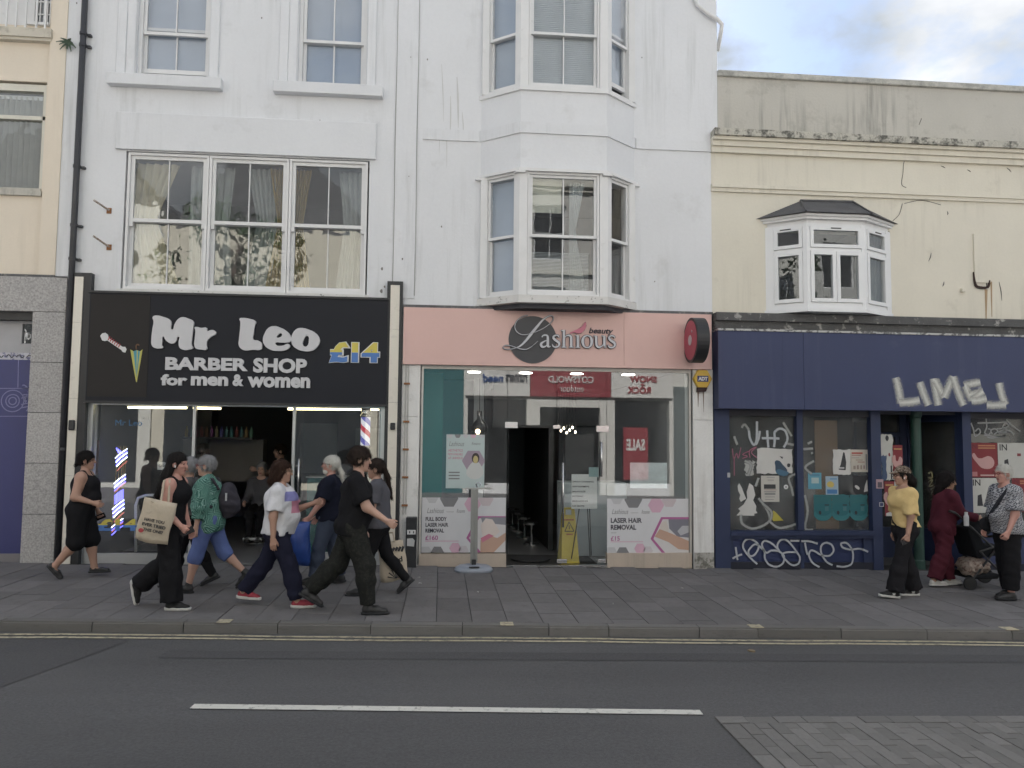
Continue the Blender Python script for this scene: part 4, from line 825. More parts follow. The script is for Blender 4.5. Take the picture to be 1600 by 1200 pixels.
for extra,yy,dd,mat,nm in ((13,SY-.03,.03,LDARK,'letter_edge'),(0,SY-.036,.006,LSIL,'letter_face')):
    mb = MB(); stroke(mb,[LZ(p) for p in Lp],[max((q*8+extra*.6)*pxm,.004) for q in Lw],yy-.004,dd,6); mb.build(nm, mat, ss)
    for g in ('a','s','h','i','o','u','s2'):
        mb = MB()
        for k,(pts,ws) in enumerate(gly[g]): stroke(mb,[LZ(p) for p in pts],[(q+extra)*pxm for q in ws],yy-.0006*k,dd,5)
        mb.build(nm, mat, ss)
leaf = [(960,290),(1000,262),(1060,235),(1110,205),(1140,160),(1152,152),(1162,200),(1140,250),(1100,285),(1060,290),(1010,278)]
cx_, cy_ = 1070, 235
shape([[LZ((cx_+(p[0]-cx_)*1.06,cy_+(p[1]-cy_)*1.1)) for p in leaf]], SY-.026,.026,'leaf_edge',LDARK,ss); shape([[LZ(p) for p in leaf]], SY-.032,.006,'leaf',solid((.62,.22,.29)),ss,bez=True)
text('beauty', rect(920,512.5,958,524,SY), SY-.014,.014,'small_lettering',LDARK,ss,bold=.02,shear=.25)
# round projecting sign
pr = thing('projecting_sign','round black and red projecting sign at right end of pink fascia','sign',(3.8,-.4,3.3))
cc = (3.7,-.38,3.28)
T = Matrix.Translation(cc) @ Matrix.Rotation(R(90),4,'Y')
MB(T).lathe([(.33,-.09),(.33,.09)],(0,0,0),40).build('drum', BLACKP, pr); 
for s in (-1,1): MB(T).lathe([(.29,s*.09-.004),(.29,s*.09+.004)],(0,0,0),40).build('face', solid((.42,.06,.1),.4), pr); MB(T).lathe([(.075,s*.096-.003),(.075,s*.096+.003)],(0,0,0),20).build('emblem', solid((.55,.5,.5)), pr); MB(T).lathe([(.02,s*.098-.003),(.02,s*.098+.003)],(-.12,-.09 if s<0 else .09,0),8).build('emblem_dot', solid((.5,.4,.42)), pr)
MB().box(cc[0]-.06,cc[0]+.06,-.12,-.1,3.1,3.46).box(cc[0]-.03,cc[0]+.03,-.12,-.04,3.2,3.36).build('wall_bracket', BLACKP, pr)
# pilasters and glazing
for a,b in ((-.575,-.315),(3.755,4.06)):
    for z0_,z1_ in ((gz(a)-.05,2.12),(2.126,2.88)): MB().box(a,b,-.05,.0,z0_,z1_).build('pilaster_panel', SALONP, C)
MB().box(3.76,4.055,-.06,-.05,gz(4)-.05,.16).build('pilaster_foot', M('scuffed_foot',(.42,.4,.37),.9,var=.3,scale=6,streak=.9,streakcol=(.05,.05,.04),blotch=.8,blotchcol=(.1,.1,.08),stops=(.46,.58)), C)
FRW = M('salon_frame',(.55,.53,.5),.45,.2,var=.05)
f_ = MB(); f_.box(-.315,3.755,.0,.07,2.83,2.9); f_.box(-.315,-.27,.0,.07,-.02,2.83); f_.box(3.71,3.755,.0,.07,-.1,2.83)
sfr = f_.build('shop_front_frame', FRW, C)
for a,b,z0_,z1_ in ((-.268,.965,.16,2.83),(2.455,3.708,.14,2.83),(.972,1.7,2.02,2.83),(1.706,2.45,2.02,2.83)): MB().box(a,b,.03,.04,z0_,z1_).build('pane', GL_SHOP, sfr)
for a,b in ((-.29,.965),(2.455,3.73)): MB().box(a,b,-.02,.1,gz(b)-.06,.15).build('stall_riser', PLINTH, sfr)
MB().box(.965,2.455,-.01,.06,gz(1)-.05,gz(2)+.022).build('threshold_strip', STEEL, sfr)
MB().box(1.73,2.45,.032,.042,.03,2.0).build('door_leaf', GL_SHOP, sfr); MB().box(.985,.995,.06,.8,.03,2.0).build('door_leaf', GL_SHOP, sfr)
for (px,py,w_,h_) in ((799,664,10,5),(870,667,6,3),(942,670,10,5),(878,877,8,3),(941,877,7,3)):
    p = at(px,py,.02); MB().box(p[0]-w_/106,p[0]+w_/106,.02,.055,p[2]-h_/106,p[2]+h_/106).build('patch_fitting', STEEL, sfr, bevel=.004)
for px,y0_,y1_ in ((880,723,824),(940,690,745)):
    p, q = at(px,y0_,-.03), at(px,y1_,-.03); MB().tube([p,q],.014,8).build('door_handle', STEEL, sfr, smooth=True)
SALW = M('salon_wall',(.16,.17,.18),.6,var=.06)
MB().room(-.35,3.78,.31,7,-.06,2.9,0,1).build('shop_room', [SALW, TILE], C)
PSHADE = M('passage_shade',(.03,.03,.032),.5)  # near-black panels; the passage's shade is put into their colour
panel('partition',.3,2.6,5.6,5.7,-.05,2.88,PSHADE,'shade-coloured end panel of the passage seen through the open salon door','partition')
panel('partition',1.82,1.9,1.7,5.6,-.05,2.88,PSHADE,'shade-coloured side panel along the salon passage','partition')
panel('partition',.78,.86,2.6,5.6,-.05,2.88,PSHADE,'shade-coloured left panel of the salon passage','partition')
panel('passage_header',.86,1.82,1.62,1.7,2.0,2.88,PSHADE,'shade-coloured header above the salon passage','partition')
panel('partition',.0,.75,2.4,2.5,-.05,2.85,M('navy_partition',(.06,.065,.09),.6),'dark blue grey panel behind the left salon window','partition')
panel('display_panel',-.3,.02,1.0,1.05,-.05,2.85,M('teal_display',(.012,.09,.085),.5),'deep teal panel at the left of the salon window','panel')
panel('wall_column',.55,.72,1.9,2.0,-.05,2.85,ROOML,'pale column inside the salon behind the left window','column')
panel('reception_counter',1.95,3.0,1.0,1.6,-.05,1.12,M('counter_pale',(.5,.55,.58),.4,var=.04),'pale grey reception counter right of the salon door','counter',bevel=.01)
panel('counter_shelf',2.1,2.6,1.7,2.0,-.05,1.9,M('dark_unit',(.05,.05,.055),.5),'dark shelf unit behind the reception counter','shelf')
SPOT = emis('spot_lamp',(1,.95,.85),6)
for i,(px,lab) in enumerate(((741,'first ceiling spotlight from the left in the salon'),(822,'second ceiling spotlight from the left in the salon'),(902,'third ceiling spotlight from the left in the salon'),(983,'rightmost ceiling spotlight in the salon'))):
    p = at(px,579,.5); MB().lathe([(.1,0),(.1,.012)],(p[0],.55,2.83),20).build('ceiling_spotlight', SPOT, label=lab, cat='light', group='salon ceiling spotlights')
pl = thing('pendant_lamp','dark glass pendant lamp hanging behind the left salon window','lamp',(at(748,660,.8)[0],.8,1.9)); pc = at(749,668,.8)
MB().lathe([(.02,-.16),(.09,-.13),(.13,-.02),(.1,.07),(.045,.13),(.04,.26)],(pc[0],.8,pc[2]),20).build('shade', M('smoked_glass',(.03,.03,.032),.1,.3), pl, smooth=True); MB().tube([(pc[0],.8,pc[2]+.26),(pc[0],.8,2.9)],.006,6).build('cord', BLACKP, pl)
MB().lathe([(.02,-.02),(.035,.02),(.02,.05)],(pc[0]-.03,.66,pc[2]-.08),10).build('bulb', emis('bulb',(1,.75,.45),8), pl)
ch = thing('chandelier','small cluster of lit bulbs hanging above the salon door','lamp',tuple(at(885,672,2.2)))
for k in range(7):
    p = at(872+k*4.5, 668+(k*7 % 11), 2.0+.1*(k % 3)); MB().lathe([(.008,0),(.018,.02),(.008,.045)],tuple(p),8).build('bulb', emis('bulb_%d'%k,(1,.85,.65),5), ch)
    MB().tube([p+np.array([0,0,.04]),(p[0],p[1],2.88)],.004,5).build('cord', STEEL, ch)
# wet floor sign, easel, mat, stools
wf = thing('wet_floor_sign','yellow folding wet-floor sign inside the salon door','sign',(at(888,845,.4)[0],.4,-.05)); xa, xb, za, zb_ = rect(874,793,902,846,.4)
YW = solid((.55,.42,.05),.5); wz = -.055
hgt = zb_-wz
for s in (-1,1):
    mb = MB(Matrix.Translation(((xa+xb)/2,.4,wz+hgt)) @ Matrix.Rotation(s*R(14),4,'X'))
    pts = [(-.13,-hgt),(.13,-hgt),(.085,0),(-.085,0)]; hole = [(-.045,-.1),(.045,-.1),(.04,-.04),(-.04,-.04)]
    mb.prism([(-.135,-hgt),(.135,-hgt),(.1,-.12),(-.1,-.12)],-.01,.01); mb.prism([(-.1,-.12),(-.05,-.12),(-.045,-.03),(-.088,-.0)],-.01,.01); mb.prism([(.05,-.12),(.1,-.12),(.088,0),(.045,-.03)],-.01,.01); mb.prism([(-.045,-.03),(.045,-.03),(.088,0),(-.088,0)],-.01,.01)
    mb.build('panel', YW, wf)
    if s < 0:
        pass
T = Matrix.Translation(((xa+xb)/2,.4,wz+hgt)) @ Matrix.Rotation(R(-14),4,'X')
mb = MB(T); 
for a,b in (((-.07,-.36),(.07,-.36)),((.07,-.36),(0,-.22)),((0,-.22),(-.07,-.36)),((0,-.33),(0,-.27))): stroke(mb,[a,b],.013,-.0135,.003,2)
mb.uv = None; mb.build('warning_triangle', INK, wf)
mb = MB(T); mb.box(-.075,.075,-.0135,-.0105,-.2,-.175); mb.box(-.05,.05,-.0135,-.0105,-.415,-.395); mb.build('printed_line', solid((.35,.12,.04)), wf)
ez = thing('easel_notice','white printed notice on a thin black easel inside the salon','notice',(at(914,860,.12)[0],.12,-.05)); q = rect(893,741,933,795,.12)
MB().box(q[0],q[1],.12,.126,q[2],q[3]).build('board', flat('bright_card',(.85,.85,.85),.6), ez)
for a,b in (((905,795),(893,873)),((918,793),(922,870)),((921,793),(924,868))): MB().tube([at(*a,.13),at(*b,.16)],.008,6).build('leg', BLACKP, ez)
for k,(s_,w_) in enumerate((('SPRAY TANNING',.9),('NEW TREATMENTS',.7),('BALAYAGE',.55),('IN TODAY',.45),('BREADING',.65),('NO MORE',.5))):
    zz = q[3]-.1-k*.072; text(s_,(q[0]+.015,q[0]+.015+(q[1]-q[0]-.03)*w_,zz-.022,zz),.118,.002,'printed_line',INK,ez,bold=.02)
panel('small_card',*rect(920,730,935,745,.12)[:2],.11,.116,*rect(920,730,935,745,.12)[2:],solid((.35,.5,.5)),'small pale green card on top of the easel notice','notice')
mt = thing('oval_mat','dark oval door mat inside the salon entrance','mat',(at(831,866,.45)[0],.6,-.05))
mc = ground(831,866); shape([[(math.cos(k*math.pi/16)*.3, math.sin(k*math.pi/16)*.26) for k in range(32)]],0,.02,'mat_pad',M('rubber_mat',(.025,.025,.027),.8),mt)
mo = mt.children[0]; mo.rotation_euler = (R(90),0,0); mo.location = (0,0,.02)
for k in range(5):
    p = (1.62-.03*k,2.4+k*.9,0); st = thing('stool','chrome stool number %s from the door along the salon passage' % ('one','two','three','four','five')[k],'stool',(p[0],p[1],-.06),group='salon stools')
    MB().lathe([(.15,0),(.15,.02),(.02,.04),(.02,.34),(.13,.36),(.14,.4)],(p[0],p[1],-.06),14).build('seat_and_post', STEEL, st)
# window posters
MAG = solid((.42,.13,.3)); SKIN1 = solid((.52,.34,.26)); LG = solid((.5,.5,.52)); DG = solid((.2,.2,.21)); PKL = solid((.62,.4,.5)); VIN = flat('vinyl_white',(.62,.62,.64),.4)
def hexa(cx,cz,r_,flat_=True): return [(cx+r_*math.cos(k*math.pi/3),cz+r_*math.sin(k*math.pi/3)) for k in range(6)]
def clip(poly,x0,x1,z0,z1):
    def cut(P,f):
        out=[]
        for i in range(len(P)):
            a,b=P[i],P[(i+1)%len(P)]; fa,fb=f(a),f(b)
            if fa>=0: out.append(a)
            if fa*fb<0: t=fa/(fa-fb); out.append((a[0]+(b[0]-a[0])*t,a[1]+(b[1]-a[1])*t))
        return out
    for f in (lambda p:p[0]-x0,lambda p:x1-p[0],lambda p:p[1]-z0,lambda p:z1-p[1]): poly=cut(poly,f) if poly else poly
    return poly
def deco(P,parent,y,box,mat,nm):
    P=clip(P,*box)
    if len(P)>2: shape([P],y,.0008,nm,mat,parent)
PY=.026
def salon_poster(box,lab,lines,price,right):
    x0,x1,z0,z1=box; t=thing('window_poster',lab,'poster',((x0+x1)/2,PY,z0)); W_,H_=x1-x0,z1-z0
    MB().box(x0,x1,PY,PY+.003,z0,z1).build('vinyl', VIN, t); U=lambda u,v:(x0+u*W_,z1-v*H_)
    for (u,v,r_,m_) in ((.12,.0,.075,LG),(.32,.02,.11,DG),(.6 if not right else .6,.12,.1,PKL),(.76,.03,.09,solid((.55,.48,.5)))): deco(hexa(*U(u,v),r_*W_),t,PY-.001,box,m_,'hexagon')
    for (u,v,r_,m_) in ((.05,1.0,.08,LG),(.19,1.0,.08,DG),(.4,.92,.07,PKL),(.5,.96,.06,solid((.56,.52,.55)))): deco(hexa(*U(u,v),r_*W_),t,PY-.001,box,m_,'hexagon')
    vL=.26
    for k,s_ in enumerate(lines[:-0] if False else lines):
        a=U(.045,vL+.11+.105*k*(1 if len(lines)>2 else 1.2)); wd={'FULL BODY':.25,'LASER HAIR':.27 if not right else .38,'REMOVAL':.22 if not right else .31}[s_]
        text(s_,(a[0],a[0]+wd*W_,a[1]-(.038 if not right else .05)*W_,a[1]+.0*W_+.012),PY-.0015,.001,'headline',solid((.05,.045,.06)),t,bold=.035)
    a=U(.045,.72); text(price,(a[0],a[0]+(.15 if len(price)>3 else .11)*W_,a[1]-.035*W_,a[1]+.02*W_),PY-.0015,.001,'price',MAG,t,bold=.02)
    a=U(.05,.62); text('FROM',(a[0],a[0]+.06*W_,a[1]-.012*W_,a[1]),PY-.0015,.001,'small_print',DG,t)
    MB().box(x0+.045*W_,x0+.44*W_,PY-.0012,PY,U(0,.80)[1],U(0,.785)[1]).build('small_print', PKL, t)
    a=U(.06,.27); text('Lashious',(a[0],a[0]+.2*W_,a[1]-.01*W_,a[1]+.05*W_),PY-.0015,.001,'script_logo',DG,t,shear=.35); MB().box(a[0]+.23*W_,a[0]+.32*W_,PY-.0012,PY,a[1]+.004,a[1]+.009).build('small_print', DG, t)
    a=U(.41 if not right else .42,.27); text('Roxanne',(a[0],a[0]+.1*W_,a[1]-.005*W_,a[1]+.04*W_),PY-.0015,.001,'script_logo',DG,t,shear=.5)
    hx=[U(.66,.34),U(1.02,.34),U(1.02,1.02),U(.68,1.02),U(.53,.74)]; deco(hx,t,PY-.0016,box,MAG,'picture_border')
    hx=[U(.68,.38),U(1.0,.38),U(1.0,1.0),U(.71,1.0),U(.565,.74)]; deco(hx,t,PY-.0022,box,solid((.62,.6,.6)) ,'picture')
    if right:
        deco([U(.75,.38),U(1,.38),U(1,.72),U(.86,.7),U(.76,.55)],t,PY-.0028,box,solid((.2,.2,.24)),'picture_shape')
        deco([U(.58,.7),U(.64,.56),U(.75,.62),U(1,.78),U(1,.95),U(.87,.93),U(.75,.8)],t,PY-.0034,box,SKIN1,'picture_shape'); deco([U(.64,.56),U(.66,.44),U(.72,.4),U(.75,.55),U(.75,.62)],t,PY-.0038,box,solid((.6,.54,.5)),'picture_shape'); deco([U(.86,.6),U(.92,.5),U(1,.5),U(1,.62),U(.9,.68)],t,PY-.0034,box,solid((.45,.45,.48)),'picture_shape')
    else:
        deco([U(.7,.36),U(1,.36),U(1,.5),U(.72,.46)],t,PY-.0028,box,solid((.25,.25,.28)),'picture_shape'); deco([U(.7,.5),U(.76,.38),U(.84,.4),U(.93,.62),U(.86,.72),U(.72,.7)],t,PY-.0034,box,solid((.66,.58,.54)),'picture_shape'); deco([U(.7,.78),U(.78,.68),U(.9,.74),U(1,.64),U(1,.78),U(.86,1),U(.7,1)],t,PY-.0038,box,SKIN1,'picture_shape'); deco([U(.7,.74),U(.8,.66),U(.86,.7),U(.72,.82)],t,PY-.0042,box,solid((.55,.2,.28)),'picture_shape')
    return t
salon_poster((-.262,.958,.165,.955),'white and pink full body laser hair removal poster in the left salon window',('FULL BODY','LASER HAIR','REMOVAL'),'£160',False)
salon_poster((2.462,3.7,.145,.945),'white and pink laser hair removal poster in the right salon window',('LASER HAIR','REMOVAL'),'£15',True)
q = rect(697,679,757,763,.026); wp = thing('window_poster','tall pale poster with portrait in the upper left salon window','poster',((q[0]+q[1])/2,.026,q[2]))
MB().box(q[0],q[1],.026,.029,q[2],q[3]).build('vinyl', flat('pale_mint',(.46,.54,.54),.4), wp)
for k in range(5): deco(hexa(q[0]+.05+k*.115,q[3]-.01,.045),wp,.0248,q,(LG,DG,LG,PKL,LG)[k],'hexagon')
text('Lashious',(q[0]+.04,q[0]+.26,q[3]-.17,q[3]-.1),.0245,.001,'script_logo',DG,wp,shear=.35); text('Roxanne',(q[0]+.37,q[0]+.5,q[3]-.15,q[3]-.11),.0245,.001,'script_logo',DG,wp,shear=.4)
for k,s_ in enumerate(('AESTHETICS','NEW AVAILABLE','AT LASHIOUS')): text(s_,(q[0]+.03,q[0]+.24,q[3]-.25-.055*k,q[3]-.215-.055*k),.0245,.001,'headline',solid((.5,.12,.2)),wp)
for k in range(3): MB().box(q[0]+.04,q[0]+.2,.0245,.026,q[2]+.22-.045*k,q[2]+.24-.045*k).build('small_print', DG, wp)
pc_ = (q[0]+.43,q[2]+.3)
shape([hexa(pc_[0]-.03,pc_[1]+.1,.17)],.0243,.001,'picture',solid((.33,.27,.33)),wp); shape([[(pc_[0]-.12,pc_[1]-.12),(pc_[0]+.1,pc_[1]-.12),(pc_[0]+.07,pc_[1]+.05),(pc_[0],pc_[1]+.09),(pc_[0]-.09,pc_[1]+.03)]],.0236,.001,'picture_shape',solid((.55,.56,.55)),wp,bez=True)
shape([[(pc_[0]+.055*math.cos(k*.5),pc_[1]+.14+.075*math.sin(k*.5)) for k in range(12)]],.023,.001,'picture_shape',solid((.05,.04,.04)),wp,bez=True); shape([[(pc_[0]+.036*math.cos(k*.5),pc_[1]+.12+.055*math.sin(k*.5)) for k in range(12)]],.0224,.001,'picture_shape',solid((.5,.42,.2)),wp,bez=True)
q = rect(985,723,1043,763,.026); wp = thing('window_poster','pale blue sheet taped inside the upper right salon window','poster',((q[0]+q[1])/2,.026,q[2]))
MB().box(q[0],q[1],.046,.05,q[2],q[3]).build('sheet', M('crinkled_sheet',(.74,.82,.84),.3,var=.2,scale=10,bump=1.0,bscale=14), wp)
# alarm box
al = thing('alarm_box','yellow hexagonal alarm box reading ADT on the salon pilaster','alarm',(3.93,-.1,2.6)); q = rect(1085,578,1110,606,-.1); hc = ((q[0]+q[1])/2,(q[2]+q[3])/2)
hx = [(hc[0]+.145*math.cos(k*math.pi/3),hc[1]+.15*math.sin(k*math.pi/3)) for k in range(6)]
MB().prism(hx,-.12,-.05).build('case', solid((.55,.35,.04),.4), al, bevel=.008); MB().box(hc[0]-.085,hc[0]+.085,-.124,-.12,hc[1]-.045,hc[1]+.045).build('badge', solid((.03,.04,.14)), al); text('ADT',(hc[0]-.07,hc[0]+.07,hc[1]-.028,hc[1]+.028),-.128,.004,'lettering',WHT,al,bold=.04)
MB().prism([(hc[0]-.08,hc[1]-.2),(hc[0]+.05,hc[1]-.19),(hc[0]+.075,hc[1]-.13),(hc[0]-.075,hc[1]-.13)],-.11,-.05).build('bracket', M('old_bracket',(.05,.03,.03),.9,var=.3), al)
mb = MB(); stroke(mb,[(hc[0]-.05,hc[1]-.18),(hc[0]-.052,hc[1]-.42)],[.03,.005],-.052,.0015,3); stroke(mb,[(hc[0]+.03,hc[1]-.18),(hc[0]+.032,hc[1]-.5)],[.02,.004],-.052,.0015,3); mb.build('rust_run', solid((.2,.15,.12)), al)
# conduits on the left salon pilaster and black cabinet
cd = thing('conduit','pair of thin cable conduits on the left salon pilaster','conduit',(-.52,-.06,.7))
for dx in (-.525,-.488): MB().tube([(dx,-.062,.72),(dx,-.062,2.87)],.009,6).build('pipe', M('conduit_grey%f'%dx,(.5,.49,.47),.6), cd)
for z in (.85,1.25,1.65,2.05,2.6): MB().box(-.55,-.465,-.08,-.05,z-.014,z+.014).build('clip', RUST, cd)
bn = thing('black_cabinet','narrow black service cabinet with a 1 1 label by the barber pilaster','cabinet',(-.42,-.13,gz(-.4))); g0 = gz(-.4); xa,xb = at(634,850,-.14)[0], at(651,850,-.14)[0]
MB().box(xa,xb,-.2,-.052,g0-.01,at(640,808,-.15)[2]).build('case', BLACKP, bn, bevel=.008); q = rect(636,828,650,835,-.2); MB().box(q[0],q[1]-.005,-.204,-.2,q[2],q[3]).build('label_plate', PAPER, bn)
text('1',(q[0]+.03,q[0]+.045,q[2]+.015,q[3]-.015),-.206,.002,'digit',INK,bn,bold=.04); text('1',(q[0]+.085,q[0]+.1,q[2]+.015,q[3]-.015),-.206,.002,'digit',INK,bn,bold=.04)
q = rect(636,841,648,854,-.2); shape([[(q[0],q[2]+.01),(q[1]-.01,q[2]),(q[1],q[3]-.03),(q[1]-.03,q[3]),(q[0],q[3]-.005)]],-.203,.003,'torn_sticker',solid((.5,.5,.5)),bn)
# poster stand on the pavement
p = ground(740,892); sx_, sy_ = p[0], p[1]; g0 = gz(sx_)
sd_ = thing('sign_stand','empty grey metal sign stand with plastic base outside the salon','sign stand',(sx_,sy_,g0))
base = [(.26*math.copysign(abs(math.cos(t))**.7,math.cos(t))*(1-.12*math.sin(t)**2 if math.sin(t)>0 else 1), .2*math.copysign(abs(math.sin(t))**.7,math.sin(t))) for t in [k*2*math.pi/28 for k in range(28)]]
mb = MB(); n = 28; lev = [(1.0,0),(1.03,.025),(.97,.05),(.8,.075),(.45,.09)]
for s_,z_ in lev: mb.v += [(sx_+x_*s_,sy_+y_*s_,g0+z_) for x_,y_ in base]
for j in range(len(lev)-1):
    for k in range(n): mb.f.append((j*n+k,j*n+(k+1)%n,(j+1)*n+(k+1)%n,(j+1)*n+k)); mb.m.append(0)
mb.f.append(tuple(range((len(lev)-1)*n,len(lev)*n))); mb.m.append(0)
mb.build('base', M('grey_plastic',(.28,.31,.36),.5,var=.1,blotch=.3,blotchcol=(.15,.15,.16)), sd_, smooth=False)
MB().box(sx_-.07,sx_+.07,sy_-.19,sy_-.15,g0+.075,g0+.085).build('base_slot', BLACKP, sd_)
MB().box(sx_-.03,sx_+.03,sy_-.04,sy_+.04,g0+.08,g0+.16).build('clamp', BLACKP, sd_); MB().box(sx_-.05,sx_-.012,sy_-.02,sy_+.02,g0+.1,g0+1.13).box(sx_+.012,sx_+.05,sy_-.02,sy_+.02,g0+.12,g0+1.13).box(sx_-.012,sx_+.012,sy_-.008,sy_+.014,g0+.12,g0+1.12).build('upright', M('grey_steel',(.3,.3,.29),.4,.6), sd_)
MB().box(sx_-.13,sx_+.24,sy_-.025,sy_+.025,g0+1.13,g0+1.15).build('top_bar', M('grey_steel2',(.4,.4,.39),.4,.5), sd_); MB().tube([(sx_+.04,sy_,g0+1.15),(sx_+.02,sy_,g0+1.2),(sx_+.06,sy_,g0+1.23),(sx_+.09,sy_,g0+1.18)],.012,6).build('hook', STEEL, sd_)
# ================================================================== disused blue shop
BY = -.25
x0 = 4.075; zt, zb = at(1340,521,BY)[2], at(1340,641,BY)[2]
fb = thing('blue_fascia','blank blue shop fascia with white LIME graffiti','sign',(7.5,BY,zb))
xs = [x0, at(1223,580,BY)[0], at(1256,580,BY)[0], 11.5]
for i in range(3): MB().box(xs[i]+.0015,xs[i+1]-.0015,BY+(.004 if i==1 else 0),-.01,zb,zt).build('fascia_panel', BLUE, fb)
MB().box(x0,11.5,BY-.02,-.01,zt,zt+.03).build('top_trim', M('flaky_white',(.5,.5,.49),.8,var=.2,scale=5,blotch=.9,blotchcol=(.1,.1,.1),stops=(.5,.56)), fb)
def spray(name, col, soft=.5):
    m = bpy.data.materials.new(name); m.use_nodes = True; t = m.node_tree; N = t.nodes; K = t.links.new; b = N['Principled BSDF']; b.inputs['Base Color'].default_value = (*col,1); b.inputs['Roughness'].default_value = .7
    uv = N.new('ShaderNodeUVMap'); s = N.new('ShaderNodeSeparateXYZ'); K(uv.outputs[0], s.inputs[0])
    pp = N.new('ShaderNodeMath'); pp.operation = 'PINGPONG'; pp.inputs[1].default_value = .5; K(s.outputs['Y'], pp.inputs[0])
    tc = N.new('ShaderNodeTexCoord'); n = N.new('ShaderNodeTexNoise'); n.inputs['Scale'].default_value = 60; n.inputs['Detail'].default_value = 3; K(tc.outputs['Object'], n.inputs['Vector'])
    a = N.new('ShaderNodeMath'); a.operation = 'MULTIPLY_ADD'; a.inputs[1].default_value = .35; K(n.outputs['Fac'], a.inputs[0]); K(pp.outputs[0], a.inputs[2])
    r = N.new('ShaderNodeMapRange'); r.inputs['From Min'].default_value = .17; r.inputs['From Max'].default_value = .17+soft; K(a.outputs[0], r.inputs['Value']); K(r.outputs[0], b.inputs['Alpha']); return m
SPW = spray('spray_white',(.6,.6,.56),.5); SPT = spray('marker_white',(.45,.47,.5),.12); SPG = spray('marker_grey',(.3,.31,.31),.25); SPP = spray('marker_pink',(.35,.12,.18),.2); SPD = spray('whitewash',(.32,.33,.32),.35)
def tagset(name, strokes, f, wd, y, mat, parent=None, **k):
    if parent is None:
        c_ = f(strokes[0][0]); parent = thing(name, k['label'], k['cat'], (c_[0], y, c_[1]))
    for i, st in enumerate(strokes):
        mb = MB()
        w_ = wd if len(st) < 2 or not isinstance(st[-1], (int,float)) else st[-1]; pts = [p for p in st if not isinstance(p,(int,float))]
        stroke(mb, [f(p) for p in pts], w_, y-.0007*i, .0004, 6); mb.build('stroke', mat, parent)
f8 = lambda p: xz(1080+p[0]*.325, 270+(985+(p[1]-985)*.86)*.325, BY)
tagset('graffiti', [[(983,985),(995,1040),(1008,1128)],[(1000,1125),(1050,1122),(1098,1112)],[(1098,1010),(1115,1070),(1140,1140)],[(1165,990),(1175,1060),(1188,1140)],[(1172,1000),(1215,1095)],[(1215,1095),(1258,980)],[(1258,980),(1280,1060),(1308,1140)],[(1388,1010),(1345,1020),(1312,1032)],[(1315,1030),(1335,1080),(1350,1110)],[(1335,1082),(1370,1072),(1402,1062)],[(1402,1062),(1370,1092),(1345,1115)],[(1345,1115),(1380,1112),(1418,1102)],[(1478,1015),(1490,1080),(1508,1138)],[(1510,1136),(1460,1140),(1418,1138)]], f8, .17, BY-.004, SPW, fb)
# framing
GY = .06
fr = MB(); fr.box(4.08,4.31,-.06,.0,gz(4.2)-.1,zb)
bf = fr.build('shop_front_frame', BLUED, D)
MB().box(5.38,5.475,-.02,.1,.48,2.32).build('mullion', BLUED, bf)
for a,b in ((6.545,6.7),(8.03,8.17),(9.6,9.75)): MB().box(a,b,-.05,.06,gz(a)-.1,2.32).build('pilaster', BLUED, bf)
DH = M('dark_head',(.03,.03,.04),.6)
for q in ((4.31,6.545,0,.1,2.2,2.44),(8.17,9.6,.0,.1,2.2,2.44),(6.7,8.03,.1,.2,2.25,2.44)): MB().box(*q).build('window_head', DH, bf)
MB().box(4.31,6.545,-.09,.1,.41,.475).box(4.31,6.545,-.06,.1,.36,.41).build('window_sill', BLUED, bf); MB().box(8.17,9.6,-.09,.1,.41,.475).build('window_sill', BLUED, bf)
for a,b in ((4.31,5.4),(5.46,6.545),(8.17,9.6)):
    MB().box(a,b,-.0,.1,gz(b)-.1,.36).build('stall_riser', BLUE, bf); MB().box(a,b,-.035,.0,gz(b)-.1,gz(b)+.1).build('kick_board', M('kick_dark_%f'%a,(.02,.022,.035),.8,var=.2), bf)
for q in ((5.4,5.46,-.03,.1,gz(5.4)-.1,.36),(6.4,6.545,-.03,.0,gz(6)-.05,.36),(4.31,4.36,-.03,.0,gz(4)-.05,.36)): MB().box(*q).build('riser_stile', BLUED, bf)
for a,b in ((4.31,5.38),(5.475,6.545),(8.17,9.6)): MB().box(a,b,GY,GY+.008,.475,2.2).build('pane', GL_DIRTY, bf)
MB().room(4.25,9.7,.3,5,-.1,2.5).build('shop_room', M('derelict_room',(.09,.09,.09),.9,var=.3,scale=2,blotch=.4,blotchcol=(.03,.03,.03)), D)
